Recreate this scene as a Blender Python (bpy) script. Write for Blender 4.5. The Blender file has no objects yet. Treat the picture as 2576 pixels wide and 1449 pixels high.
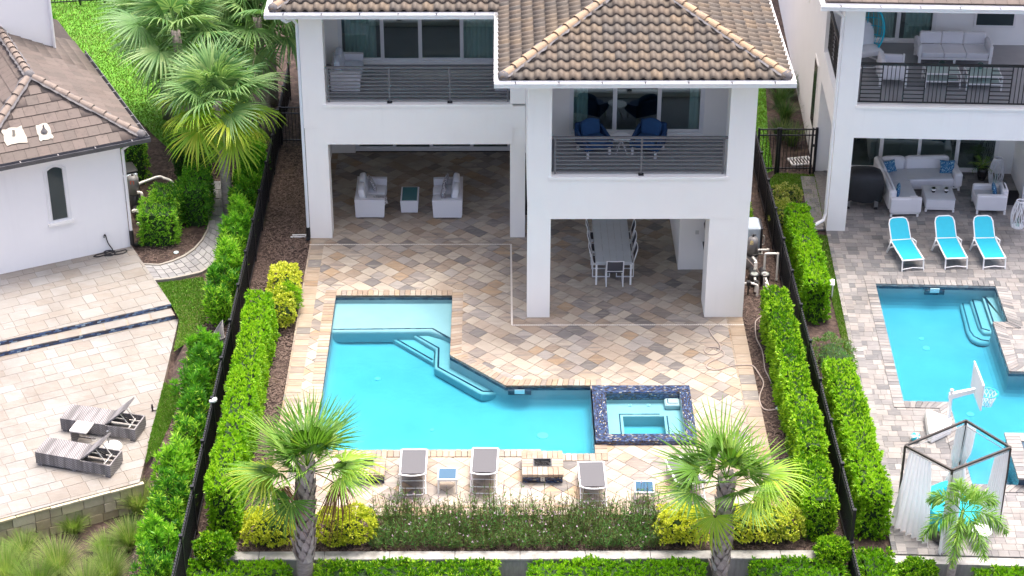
import bpy, bmesh, math, random
import numpy as np
from mathutils import Vector, Matrix
random.seed(7); RNG = np.random.default_rng(11)
scene = bpy.context.scene
COL = scene.collection
R = math.radians
PI = math.pi
# ---------------------------------------------------------------- camera
CAM_H = 28.0
PITCH, YAW, ROLL = R(29.949), R(.388), R(.0855)
F_ = Vector((math.sin(YAW)*math.cos(PITCH), math.cos(YAW)*math.cos(PITCH), -math.sin(PITCH)))
r_ = Vector((math.cos(YAW), -math.sin(YAW), 0)); u_ = r_.cross(F_)
RT = r_*math.cos(ROLL)+u_*math.sin(ROLL); UP = u_*math.cos(ROLL)-r_*math.sin(ROLL)
cd = bpy.data.cameras.new('camera'); cam = bpy.data.objects.new('camera', cd); COL.objects.link(cam)
cd.sensor_width = 36; cd.lens = 70; cd.clip_start = 1; cd.clip_end = 2000
m3 = Matrix((RT, UP, -F_)).transposed()
cam.matrix_world = Matrix.Translation((0, 0, CAM_H)) @ m3.to_4x4()
scene.camera = cam
# ---------------------------------------------------------------- light
SUN_EL, SUN_AZ = R(77), R(40)          # sun stands behind the houses, to the right
w = bpy.data.worlds.new('World'); scene.world = w; w.use_nodes = True
nt = w.node_tree; bg = nt.nodes['Background']
sky = nt.nodes.new('ShaderNodeTexSky'); sky.sky_type = 'NISHITA'; sky.sun_disc = False
sky.sun_elevation = SUN_EL; sky.sun_rotation = SUN_AZ
sky.dust_density = 5.0; sky.air_density = .32; sky.ozone_density = .0
nt.links.new(sky.outputs[0], bg.inputs[0]); bg.inputs[1].default_value = .15
sd = bpy.data.lights.new('sun', 'SUN'); sun = bpy.data.objects.new('sun', sd); COL.objects.link(sun)
sd.energy = .52; sd.angle = R(16); sd.color = (1, .965, .90)
sv = Vector((math.sin(SUN_AZ)*math.cos(SUN_EL), math.cos(SUN_AZ)*math.cos(SUN_EL), math.sin(SUN_EL)))
sun.rotation_euler = sv.to_track_quat('Z', 'Y').to_euler(); sun.location = (30, 60, 60)
vs = scene.view_settings; vs.view_transform = 'Standard'; vs.look = 'None'; vs.gamma = 1
vs.exposure = 2.14
scene.render.engine = 'CYCLES'
scene.cycles.max_bounces = 12; scene.cycles.diffuse_bounces = 6; scene.cycles.transparent_max_bounces = 12
# ---------------------------------------------------------------- pixel helpers (overview pixels 2576 x 1449)
FD = 70/36*2576
def ray(u, v): return F_+RT*((u-1288)/FD)-UP*((v-724.5)/FD)
def g(u, v, z=0.0):
    d = ray(u, v); t = (z-CAM_H)/d.z
    return Vector((d.x*t, d.y*t, z))
def py(u, v, y):
    d = ray(u, v); t = y/d.y
    return Vector((d.x*t, y, CAM_H+d.z*t))
# ---------------------------------------------------------------- object helpers
WM = {}
def link(o): COL.objects.link(o); return o
def tag(o, label=None, cat=None, group=None, kind=None):
    if label: o['label'] = label
    if cat: o['category'] = cat
    if group: o['group'] = group
    if kind: o['kind'] = kind
    return o
def thing(name, label, cat, loc=(0, 0, 0), rz=0.0, group=None):
    o = bpy.data.objects.new(name, None); link(o); o.empty_display_size = .2
    o.location = loc; o.rotation_euler = (0, 0, rz)
    WM[o.name] = Matrix.Translation(Vector(loc)) @ Matrix.Rotation(rz, 4, 'Z')
    return tag(o, label, cat, group)
def place(me, name, parent=None):
    o = bpy.data.objects.new(name, me); link(o)
    if parent is not None:
        o.parent = parent; WM[o.name] = WM[parent.name]
    else: WM[o.name] = Matrix.Identity(4)
    return o
def dup(root, loc, rz, label, group=None):
    r = root.copy(); link(r); r.location = loc; r.rotation_euler = (0, 0, rz)
    WM[r.name] = Matrix.Translation(Vector(loc)) @ Matrix.Rotation(rz, 4, 'Z')
    r['label'] = label
    if group: r['group'] = group
    for ch in list(root.children):
        c = ch.copy(); link(c); c.parent = r
        for k in list(ch.children):
            d = k.copy(); link(d); d.parent = c
    return r
class MB:
    """collects boxes, bars, tubes ... and builds one mesh"""
    def __init__(s): s.v = []; s.f = []; s.a = []; s.r = 0.0
    def add(s, vs, fs):
        b = len(s.v)
        for p in vs: s.v.append(Vector(p)); s.a.append(s.r)
        for f in fs: s.f.append([b+i for i in f])
        return s
    def box(s, x0, x1, y0, y1, z0, z1):
        return s.add([(x0,y0,z0),(x1,y0,z0),(x1,y1,z0),(x0,y1,z0),(x0,y0,z1),(x1,y0,z1),(x1,y1,z1),(x0,y1,z1)],
                     [(3,2,1,0),(4,5,6,7),(0,1,5,4),(1,2,6,5),(2,3,7,6),(3,0,4,7)])
    def bbox(s, x0, x1, y0, y1, z0, z1, b=.02):
        """box with chamfered edges"""
        v = []; 
        for (zz, ins) in ((z0, b), (z0+b, 0), (z1-b, 0), (z1, b)):
            X0, X1, Y0, Y1 = x0+ins, x1-ins, y0+ins, y1-ins; c = b
            v += [(X0+c,Y0,zz),(X1-c,Y0,zz),(X1,Y0+c,zz),(X1,Y1-c,zz),(X1-c,Y1,zz),(X0+c,Y1,zz),(X0,Y1-c,zz),(X0,Y0+c,zz)]
        f = [tuple(range(7, -1, -1)), tuple(range(24, 32))]
        for k in range(3):
            for i in range(8):
                j = (i+1) % 8; f.append((k*8+i, k*8+j, k*8+8+j, k*8+8+i))
        return s.add(v, f)
    def bar(s, p, q, w, h=None, up=(0, 0, 1)):
        h = h or w; p = Vector(p); q = Vector(q); d = (q-p).normalized(); up = Vector(up)
        if abs(d.dot(up)) > .98: up = Vector((0, 1, 0))
        a = d.cross(up).normalized()*(w/2); b = a.cross(d).normalized()*(h/2)
        return s.add([p-a-b,p+a-b,p+a+b,p-a+b,q-a-b,q+a-b,q+a+b,q-a+b],
                     [(0,1,2,3),(7,6,5,4),(0,4,5,1),(1,5,6,2),(2,6,7,3),(3,7,4,0)])
    def tube(s, pts, rad, n=8, cap=True):
        pts = [Vector(p) for p in pts]; rings = []
        rads = rad if isinstance(rad, (list, tuple)) else [rad]*len(pts)
        ref = None
        for i, p in enumerate(pts):
            d = (pts[min(i+1, len(pts)-1)]-pts[max(i-1, 0)])
            if d.length < 1e-7: d = Vector((0, 0, 1))
            d.normalize()
            if ref is None: ref = Vector((0, 0, 1)) if abs(d.z) < .9 else Vector((1, 0, 0))
            a = ref-d*ref.dot(d)
            if a.length < 1e-4: a = d.orthogonal()
            a.normalize(); ref = a; b = d.cross(a)
            rings.append([p+(a*math.cos(2*PI*k/n)+b*math.sin(2*PI*k/n))*rads[i] for k in range(n)])
        v = [q for r in rings for q in r]; f = []
        for i in range(len(pts)-1):
            for k in range(n):
                j = (k+1) % n; f.append((i*n+k, i*n+j, i*n+n+j, i*n+n+k))
        if cap: f += [tuple(range(n-1, -1, -1)), tuple(range((len(pts)-1)*n, len(pts)*n))]
        return s.add(v, f)
    def lathe(s, prof, c=(0, 0, 0), n=16):
        c = Vector(c); v = []; f = []
        for (r, z) in prof:
            for k in range(n): v.append(c+Vector((r*math.cos(2*PI*k/n), r*math.sin(2*PI*k/n), z)))
        for i in range(len(prof)-1):
            for k in range(n):
                j = (k+1) % n; f.append((i*n+k, i*n+j, i*n+n+j, i*n+n+k))
        f += [tuple(range(n-1, -1, -1)), tuple(range((len(prof)-1)*n, len(prof)*n))]
        return s.add(v, f)
    def prism(s, poly, z0, z1):
        n = len(poly); A = sum(poly[i][0]*poly[(i+1)%n][1]-poly[(i+1)%n][0]*poly[i][1] for i in range(n))
        if A < 0: poly = poly[::-1]
        v = [(p[0], p[1], z0) for p in poly]+[(p[0], p[1], z1) for p in poly]
        f = [tuple(range(n-1, -1, -1)), tuple(range(n, 2*n))]
        for i in range(n):
            j = (i+1) % n; f.append((i, j, n+j, n+i))
        return s.add(v, f)
    def poly(s, pts): return s.add(pts, [tuple(range(len(pts)))])
    def cushion(s, x0, x1, y0, y1, z0, z1, puff=.03, n=6):
        """pillow-like box: puffed faces, soft corners"""
        v = []; f = []; cx, cy, cz = (x0+x1)/2, (y0+y1)/2, (z0+z1)/2
        hx, hy, hz = (x1-x0)/2, (y1-y0)/2, (z1-z0)/2
        def pt(a, b, c):
            k = .86; l = (abs(a)**6+abs(b)**6+abs(c)**6)**(1/6)
            a, b, c = a/l, b/l, c/l
            pu = 1+puff/max(min(hx, hy, hz), .01)*(1-a*a)*(1-b*b) if abs(c) > .7 else 1
            return (cx+a*hx, cy+b*hy, cz+c*hz*pu)
        for ax in range(3):
            for sg in (-1, 1):
                b0 = len(v)
                for i in range(n+1):
                    for j in range(n+1):
                        p = [0, 0, 0]; p[ax] = sg; p[(ax+1)%3] = -1+2*i/n; p[(ax+2)%3] = -1+2*j/n
                        v.append(pt(*p))
                for i in range(n):
                    for j in range(n):
                        q = (b0+i*(n+1)+j, b0+(i+1)*(n+1)+j, b0+(i+1)*(n+1)+j+1, b0+i*(n+1)+j+1)
                        f.append(q if sg > 0 else q[::-1])
        return s.add(v, f)
    def xf(s, M, start=0):
        for i in range(start, len(s.v)): s.v[i] = M @ s.v[i]
        return s
    def build(s, name, mat, parent=None, world=False, smooth=False, kind=None, label=None):
        vs = s.v
        if world and parent is not None:
            Mi = WM[parent.name].inverted(); vs = [Mi @ p for p in vs]
        me = bpy.data.meshes.new(name); me.from_pydata([tuple(p) for p in vs], [], s.f)
        if any(s.a):
            at = me.attributes.new('rnd', 'FLOAT', 'POINT'); at.data.foreach_set('value', s.a)
        if mat: me.materials.append(M_[mat] if isinstance(mat, str) else mat)
        if smooth: me.polygons.foreach_set('use_smooth', [True]*len(me.polygons))
        me.update()
        o = place(me, name, parent)
        if kind: o['kind'] = kind
        if label: o['label'] = label
        return o
def npmesh(name, V, F, mat, parent=None, rnd=None, world=False, kind=None, smooth=False):
    """mesh from numpy arrays, all faces the same size"""
    V = np.asarray(V, dtype=np.float32); F = np.asarray(F, dtype=np.int32)
    if world and parent is not None:
        Mi = np.array(WM[parent.name].inverted()); V = V @ Mi[:3, :3].T + Mi[:3, 3]
    me = bpy.data.meshes.new(name); n, k = F.shape
    me.vertices.add(len(V)); me.vertices.foreach_set('co', V.astype(np.float32).ravel())
    me.loops.add(n*k); me.loops.foreach_set('vertex_index', F.ravel())
    me.polygons.add(n); me.polygons.foreach_set('loop_start', np.arange(0, n*k, k, dtype=np.int32))
    if smooth: me.polygons.foreach_set('use_smooth', np.ones(n, dtype=bool))
    if rnd is not None:
        at = me.attributes.new('rnd', 'FLOAT', 'POINT'); at.data.foreach_set('value', np.asarray(rnd, dtype=np.float32))
    me.materials.append(M_[mat]); me.update(calc_edges=True); me.validate()
    o = place(me, name, parent)
    if kind: o['kind'] = kind
    return o
# ---------------------------------------------------------------- materials
M_ = {}
class NT:
    def __init__(s, name):
        s.m = bpy.data.materials.new(name); s.m.use_nodes = True; s.t = s.m.node_tree; s.b = s.t.nodes['Principled BSDF']
        s.out = s.t.nodes['Material Output']; M_[name] = s.m
    def n(s, typ, **kw):
        o = s.t.nodes.new('ShaderNode'+typ)
        for k, v in kw.items():
            if k[0] == '_': setattr(o, k[1:], v)
            else: o.inputs[k].default_value = v
        return o
    def l(s, a, b): s.t.links.new(a, b)
    def coord(s, kind='Object', scale=(1, 1, 1), rot=(0, 0, 0)):
        mp = s.n('Mapping'); mp.inputs['Scale'].default_value = scale; mp.inputs['Rotation'].default_value = rot
        if kind == 'World': s.l(s.n('NewGeometry').outputs['Position'], mp.inputs[0])
        else: s.l(s.n('TexCoord').outputs[kind], mp.inputs[0])
        return mp.outputs[0]
    def noise(s, vec, scale, detail=4, rough=.55):
        t = s.n('TexNoise', Scale=scale, Detail=detail, Roughness=rough); s.l(vec, t.inputs['Vector']); return t.outputs['Fac']
    def ramp(s, fac, stops, interp='LINEAR'):
        r = s.n('ValToRGB'); cr = r.color_ramp; cr.interpolation = interp
        while len(cr.elements) < len(stops): cr.elements.new(.5)
        for e, (p, c) in zip(cr.elements, stops): e.position = p; e.color = (*c, 1)
        s.l(fac, r.inputs[0]); return r.outputs[0]
    def mix(s, fac, a, b, typ='MIX'):
        x = s.n('MixRGB', _blend_type=typ)
        for i, q in enumerate((fac, a, b)):
            if hasattr(q, 'links'): s.l(q, x.inputs[i])
            else: x.inputs[i].default_value = q if i == 0 else (*q, 1)
        return x.outputs[0]
    def math(s, op, a, b=0.0):
        x = s.n('Math', _operation=op)
        for i, q in enumerate((a, b)):
            if hasattr(q, 'links'): s.l(q, x.inputs[i])
            else: x.inputs[i].default_value = q
        return x.outputs[0]
    def rnd(s):
        """per-piece random: 'rnd' attribute + object random"""
        a = s.n('Attribute', _attribute_name='rnd').outputs['Fac']; o = s.n('ObjectInfo').outputs['Random']
        return s.math('FRACT', s.math('ADD', a, o))
    def bump(s, h, strength=.3, dist=.01):
        b = s.n('Bump', Strength=strength, Distance=dist); s.l(h, b.inputs['Height']); s.l(b.outputs[0], s.b.inputs['Normal'])
    def color(s, c): s.l(c, s.b.inputs['Base Color'])
    def rough(s, v): s.b.inputs['Roughness'].default_value = v; return s
def mul(c, k): return tuple(min(1, x*k) for x in c)
def plain(name, c, rough=.6, var=.12, scale=6, bump=.0, metal=0, bscale=60):
    t = NT(name); v = t.coord(); f = t.noise(v, scale)
    t.color(t.ramp(f, [(.3, mul(c, 1-var)), (.7, mul(c, 1+var*.5))])); t.rough(rough)
    t.b.inputs['Metallic'].default_value = metal
    if bump: t.bump(t.noise(v, bscale, 2), bump, .005)
    return t
def stucco(name, c):
    t = NT(name); v = t.coord('World'); f = t.noise(v, .9); col = t.ramp(f, [(.3, mul(c, .975)), (.7, mul(c, 1.01))])
    n = t.noise(t.coord('World', (7, 7, .3)), 1, 4, .6); n2 = t.noise(t.coord('World', (.7, .7, .7)), 1, 2)
    fac = t.math('MULTIPLY', t.ramp(n, [(.52, (0, 0, 0)), (.74, (1, 1, 1))]), t.ramp(n2, [(.4, (0, 0, 0)), (.7, (1, 1, 1))]))
    t.color(t.mix(t.math('MULTIPLY', fac, .16), col, mul(c, .72))); t.rough(.88); t.bump(t.noise(v, 70, 3), .35, .005)
stucco('stucco', (.90, .875, .83))
plain('stucco_trim', (.90, .88, .84), .8, .03, 1.5, .1)
stucco('stucco_left', (.89, .88, .87))
stucco('stucco_right', (.87, .865, .85))
plain('ceiling', (.82, .81, .80), .9, .03, 2)
plain('white_metal', (.8, .8, .8), .35, .04, 4)
plain('white_gloss', (.82, .82, .82), .3, .03, 4)
plain('white_plastic', (.82, .82, .81), .45, .05, 4)
plain('gutter_dark', (.10, .10, .11), .45, .15, 3)
plain('downspout', (.72, .76, .80), .4, .05, 3)
plain('rail_grey', (.14, .14, .15), .45, .1, 5)
plain('rail_black', (.012, .013, .016), .4, .2, 5)
plain('fence_black', (.012, .013, .017), .42, .25, 4)
plain('balcony_floor', (.26, .275, .29), .65, .08, 2, .1)
plain('balcony_floor_right', (.30, .30, .31), .7, .08, 2, .1)
plain('table_grey', (.46, .49, .51), .5, .06, 3)
plain('sling_grey', (0.102, 0.102, 0.111), .75, .06, 30, .15, bscale=300)
plain('sling_dark', (.075, .075, .085), .8, .08, 30, .15, bscale=300)
plain('sling_turquoise', (.015, .44, .58), .7, .04, 8, .1, bscale=300)
plain('cushion_white', (.72, .73, .76), .9, .05, 6, .25, bscale=25)
plain('cushion_pale', (.55, .60, .68), .9, .05, 6, .25, bscale=25)
plain('vinyl_white', (.72, .72, .75), .5, .03, 4)
plain('vinyl_top', (.50, .52, .55), .6, .05, 4)
plain('fabric_blue', (0.007, 0.046, 0.136), .85, .12, 8, .2, bscale=40)
plain('fabric_blue_light', (0.012, 0.062, 0.167), .85, .1, 8, .2, bscale=40)
plain('fabric_turquoise', (.01, .50, .62), .8, .06, 6)
plain('fabric_cover_black', (.012, .014, .018), .55, .3, 4, .3, bscale=6)
plain('curtain', (.76, .78, .76), .9, .08, 5)
plain('room', (.30, .30, .30), .9, .2, 1)
plain('glass_table', (.06, .17, .18), .12, .1, 2)
plain('glass_blue', (.055, .12, .19), .15, .08, 2)
plain('glass_mint', (.42, .52, .49), .12, .05, 2)
plain('equipment_grey', (.19, .185, .185), .5, .1, 5)
plain('equipment_dark', (.018, .018, .02), .5, .3, 5)
plain('heater_blue', (.42, .49, .55), .5, .1, 4)
plain('lid_clear', (.33, .36, .33), .25, .1, 5)
plain('pvc', (.72, .69, .64), .45, .08, 5)
plain('label_yellow', (.62, .50, .22), .6, .1, 9)
plain('label_red', (.55, .10, .05), .6, .1, 9)
plain('concrete', (.30, .285, .26), .9, .25, 3, .4, bscale=30)
plain('hose_beige', (.40, .33, .29), .6, .1, 9)
plain('hose_black', (.012, .012, .014), .5, .2, 9)
plain('vent_grey', (.17, .165, .17), .6, .12, 5)
plain('granite', (.06, .06, .06), .35, .8, 60)
plain('steel', (.32, .33, .34), .3, .1, 6, metal=.8)
plain('black_glass', (.012, .012, .014), .5, .6, 40)
plain('tyre_black', (.015, .015, .017), .7, .2, 9)
plain('mat_black', (.014, .014, .018), .95, .2, 30, .3)
plain('pot_black', (.02, .018, .018), .25, .1, 5)
plain('pot_white', (.78, .78, .78), .4, .05, 5)
plain('lantern_white', (.78, .79, .82), .6, .05, 9)
plain('cabana_brown', (.055, .045, .04), .5, .2, 9)
plain('rattan_dark', (.05, .045, .04), .6, .3, 40)
plain('turquoise_gloss', (.0, .42, .58), .35, .05, 5)
plain('ball_white', (.78, .80, .80), .5, .04, 5)
plain('roof_cement', (.135, .13, .135), .9, .3, 14, .5, bscale=40)
plain('roof_patch', (.40, .375, .32), .85, .15, 9, .4)
plain('roof_dark', (.05, .04, .038), .9, .3, 9)
plain('sprinkler', (.06, .05, .05), .5, .3, 20)
plain('outlet', (.62, .61, .56), .5, .05, 9)
plain('outlet_dark', (.02, .02, .02), .5, .1, 9)
plain('bulb', (.75, .77, .78), .2, .1, 9)
plain('pool_fitting', (.60, .78, .80), .4, .05, 9)
plain('core_shade', (.018, .05, .010), .9, .4, 14)  # solid plant cores: shade between the leaves painted as dark green
plain('stem_brown', (.16, .10, .06), .85, .3, 20)
plain('petal', (0.465, 0.350, 0.420), .7, .1, 20)
plain('palm_shaft', (.24, .34, .10), .5, .2, 6)
plain('drain', (.62, .58, .52), .6, .08, 20)
plain('skimmer_lid', (.70, .60, .48), .6, .06, 9)
# leopard cushion
t = NT('leopard'); v = t.coord('Object'); vo = t.n('TexVoronoi', _feature='DISTANCE_TO_EDGE', Scale=26); t.l(v, vo.inputs[0])
t.color(t.ramp(vo.outputs['Distance'], [(.0, (.62, .60, .62)), (.10, (.60, .58, .60)), (.2, (.03, .03, .035)), (.42, (.04, .035, .04)), (.6, (.5, .47, .48))])); t.rough(.9)
t = NT('leaf_cushion'); v = t.coord('Object'); f = t.noise(v, 30, 2, .5)
t.color(t.ramp(f, [(.46, (.012, .09, .24)), (.55, (.03, .2, .34)), (.60, (.35, .5, .55))])); t.rough(.85)
# woven white wicker / grey wicker
def wicker(name, c1, c2, s, band=None):
    t = NT(name); v = t.coord('Object')
    sx = t.n('SeparateXYZ'); t.l(v, sx.inputs[0])
    a = t.math('SINE', t.math('MULTIPLY', t.math('ADD', sx.outputs[0], sx.outputs[1]), s*6.28)); b = t.math('SINE', t.math('MULTIPLY', t.math('ADD', sx.outputs[2], t.math('MULTIPLY', sx.outputs[1], .0)), s*6.28*1.3))
    h = t.math('MULTIPLY', a, b); f = t.math('ADD', t.math('MULTIPLY', h, .5), .5)
    col = t.ramp(f, [(.15, c1), (.8, c2)])
    if band:
        nb = t.noise(t.coord('Object', (band, .35, .35)), 1.6, 3, .6); col = t.mix(t.ramp(nb, [(.42, (0, 0, 0)), (.6, (.75, .75, .75))]), col, mul(c1, .75))
    t.color(col); t.rough(.7); t.bump(h, .4, .006)
wicker('wicker_white', (.62, .62, .65), (.76, .76, .79), 18)
wicker('wicker_grey', (0.105, 0.098, 0.098), (0.328, 0.316, 0.324), 14, 4.5)
# glass: clear tinted sheet with mirror reflection at its own Fresnel angle
def glass(name, tint, ior=1.55, gl=.02, boost=0.0):
    t = NT(name); t.t.nodes.remove(t.b)
    tr = t.n('BsdfTransparent'); tr.inputs[0].default_value = (*tint, 1)
    gs = t.n('BsdfGlossy', Roughness=gl); gs.inputs[0].default_value = (.86, 1, .98, 1)
    fr = t.n('Fresnel', IOR=ior); mx = t.n('MixShader')
    bf = t.math('SUBTRACT', 1.0, t.n('NewGeometry').outputs['Backfacing'])
    t.l(t.math('MULTIPLY', t.math('ADD', fr.outputs[0], boost), bf), mx.inputs[0])
    t.l(tr.outputs[0], mx.inputs[1]); t.l(gs.outputs[0], mx.inputs[2]); t.l(mx.outputs[0], t.out.inputs[0]); return t
plain('window_dark', (.03, .05, .055), .08, .2, 1)
glass('window_glass', (.74, .86, .84), 1.7, .02, .24)
glass('clear_glass', (.72, .85, .82), 1.5, .02, .0)
def water(name, absorb, dens):
    t = glass(name, (.985, .995, 1), 1.33, .03)
    for n in t.t.nodes:
        if n.type == 'BSDF_GLOSSY':
            b = t.n('Bump', Strength=.22, Distance=.03); t.l(t.noise(t.coord('World'), 5, 3), b.inputs['Height']); t.l(b.outputs[0], n.inputs['Normal']); n.inputs[0].default_value = (.9, .95, 1, 1)
    va = t.n('VolumeAbsorption'); va.inputs['Color'].default_value = (*absorb, 1); va.inputs['Density'].default_value = dens
    t.l(va.outputs[0], t.out.inputs['Volume'])
water('pool_water', (.01, .82, .94), 1.35)
water('pool_water_right', (.0, .76, .90), 1.25)
t = NT('plaster'); f = t.noise(t.coord('World'), .7, 4); t.color(t.ramp(f, [(.3, (0.338, 0.389, 0.396)), (.7, (0.419, 0.467, 0.467))])); t.rough(.8)
# pavers
def paver(name, stops, streak, sdir, svec=(1.3, 9, 1), amt=.75, wear=None, rough=.7):
    t = NT(name); rn = t.rnd()
    base = t.ramp(rn, stops, 'CONSTANT')
    mp = t.n('Mapping'); mp.inputs['Scale'].default_value = svec; mp.inputs['Rotation'].default_value = (0, 0, sdir)
    mp0 = t.n('NewGeometry'); off = t.n('CombineXYZ'); r2 = t.math('MULTIPLY', rn, 57.0)
    for i in range(3): t.l(r2, off.inputs[i])
    ad = t.n('VectorMath', _operation='ADD'); t.l(mp0.outputs['Position'], ad.inputs[0]); t.l(off.outputs[0], ad.inputs[1])
    t.l(ad.outputs[0], mp.inputs[0])
    n1 = t.noise(mp.outputs[0], 1.0, 5, .62)
    k = t.math('FRACT', t.math('MULTIPLY', rn, 13.7))
    fac = t.math('MULTIPLY', t.ramp(n1, [(.45, (0, 0, 0)), (.66, (1, 1, 1))]), t.math('MULTIPLY', t.ramp(k, [(.15, (.08, .08, .08)), (.9, (1, 1, 1))]), amt))
    c = t.mix(fac, base, streak)
    n2 = t.noise(mp.outputs[0], 2.3, 4, .6)
    c = t.mix(t.math('MULTIPLY', t.ramp(n2, [(.5, (0, 0, 0)), (.72, (1, 1, 1))]), .45), c, wear or (.48, .43, .36))
    ng = t.noise(t.coord('World'), 55, 3); c = t.mix(.18, c, t.ramp(ng, [(.3, (.25, .22, .2)), (.7, (.8, .78, .74))]), 'OVERLAY')
    nl = t.noise(t.coord('World'), .55, 5, .65); c = t.mix(1.0, c, t.ramp(nl, [(.32, (.78, .76, .74)), (.55, (1, 1, 1))]), 'MULTIPLY')
    t.color(c); t.rough(rough); t.bump(t.math('ADD', ng, n1), .25, .004)
CR, TN, LG, DG, OR, PK = (0.404, 0.352, 0.282), (0.282, 0.221, 0.164), (0.310, 0.287, 0.259), (0.155, 0.146, 0.141), (0.338, 0.244, 0.155), (0.357, 0.296, 0.235)
paver('deck_paver', [(0, CR), (.16, LG), (.26, PK), (.38, TN), (.47, (0.376, 0.329, 0.268)), (.60, (0.221, 0.193, 0.169)), (.66, DG), (.70, (0.320, 0.259, 0.197)), (.79, OR), (.85, (0.263, 0.235, 0.211)), (.91, (0.414, 0.367, 0.301))], (0.146, 0.136, 0.136), R(-45), (1.0, 6, 1), .8, (0.442, 0.395, 0.329))
paver('deck_border', [(0, (0.297, 0.228, 0.159)), (.2, (0.318, 0.254, 0.188)), (.45, (0.275, 0.188, 0.113)), (.6, (0.328, 0.274, 0.206)), (.8, (0.244, 0.203, 0.164)), (.92, (0.180, 0.168, 0.155))], (0.149, 0.137, 0.132), 0, amt=.6)
paver('coping_brick', [(0, (0.350, 0.282, 0.216)), (.2, (0.301, 0.231, 0.167)), (.4, (0.373, 0.318, 0.254)), (.6, (0.277, 0.208, 0.151)), (.75, (0.337, 0.254, 0.167)), (.88, (0.253, 0.219, 0.189))], (0.198, 0.162, 0.135), R(90), (2, 16, 1), .6)
paver('travertine', [(0, (0.239, 0.227, 0.207)), (.25, (0.254, 0.245, 0.229)), (.5, (0.237, 0.218, 0.193)), (.7, (0.263, 0.259, 0.247)), (.88, (0.226, 0.206, 0.181))], (0.198, 0.164, 0.134), R(-40), (1.6, 5, 1), .5, (0.274, 0.274, 0.270), .6)
paver('grey_paver', [(0, (0.233, 0.227, 0.223)), (.16, (0.187, 0.184, 0.187)), (.3, (0.270, 0.259, 0.249)), (.46, (0.150, 0.150, 0.155)), (.58, (0.249, 0.233, 0.223)), (.72, (0.207, 0.202, 0.202)), (.82, (0.121, 0.124, 0.130)), (.90, (0.291, 0.279, 0.270))], (0.115, 0.115, 0.121), R(10), (1.8, 7, 1), .7, (0.301, 0.291, 0.279))
paver('path_paver', [(0, (0.225, 0.225, 0.232)), (.3, (0.262, 0.262, 0.262)), (.6, (0.203, 0.206, 0.214)), (.8, (0.285, 0.285, 0.285))], (0.165, 0.165, 0.173), R(20), (2, 5, 1), .5, (0.315, 0.315, 0.315))
plain('sand_bed', (.30, .25, .20), .95, .25, 12)
plain('sand_bed_grey', (.20, .19, .18), .95, .25, 12)
plain('kerb_stone', (0.300, 0.277, 0.240), .85, .18, 8, .3)
paver('stone_yellow', [(0, (.42, .37, .24)), (.3, (.48, .43, .30)), (.6, (.36, .33, .22)), (.8, (.53, .49, .37))], (.25, .24, .16), 0, (2, 6, 3), .5, (.5, .46, .34))
# mosaic glass tiles: too fine to build one by one
def mosaic(name, cols, axes, rs=1.0, bw=.052, rh=.024):
    t = NT(name); v = t.n('NewGeometry').outputs['Position']; sx = t.n('SeparateXYZ'); t.l(v, sx.inputs[0]); cb = t.n('CombineXYZ')
    for i, a in enumerate(axes): t.l(sx.outputs['XYZ'.index(a)], cb.inputs[i])
    br = t.n('TexBrick', Scale=1.0); br.inputs['Brick Width'].default_value = bw; br.inputs['Row Height'].default_value = rh
    br.inputs['Mortar Size'].default_value = .003; br.inputs['Color1'].default_value = (0, 0, 0, 1); br.inputs['Color2'].default_value = (1, 1, 1, 1)
    br.inputs['Mortar'].default_value = (0, 0, 0, 1); br.offset_frequency = 2; br.squash_frequency = 3; br.squash = 1.5
    t.l(cb.outputs[0], br.inputs['Vector'])
    wn = t.n('TexWhiteNoise', _noise_dimensions='1D'); t.l(br.outputs['Color'], wn.inputs['W'])
    c = t.ramp(wn.outputs['Value'], cols, 'CONSTANT')
    t.color(t.mix(br.outputs['Fac'], c, (.06, .06, .07))); t.rough(.2)
    t.bump(br.outputs['Fac'], -.3, .003)
MC = [(0, (0.009, 0.022, 0.074)), (.2, (0.022, 0.054, 0.161)), (.38, (0.045, 0.086, 0.211)), (.50, (0.011, 0.011, 0.019)), (.66, (0.090, 0.144, 0.260)), (.76, (0.053, 0.043, 0.037)), (.86, (0.022, 0.058, 0.124)), (.95, (0.413, 0.389, 0.322))]
mosaic('mosaic_top', MC, 'XYZ'); mosaic('mosaic_top_side', MC, 'YXZ'); mosaic('mosaic_front', MC, 'XZY'); mosaic('mosaic_side', MC, 'YZX')
WC = [(0, (.015, .03, .06)), (.3, (.03, .06, .10)), (.6, (.05, .09, .13)), (.85, (.09, .13, .16))]
mosaic('waterline_tile', WC, 'XZY', bw=.15, rh=.075)
MS = [(0, (.02, .05, .13)), (.25, (.05, .11, .25)), (.5, (.12, .2, .33)), (.7, (.03, .04, .07)), (.9, (.25, .35, .45))]
mosaic('mosaic_step', MS, 'XZY', bw=.10, rh=.05)
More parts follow.
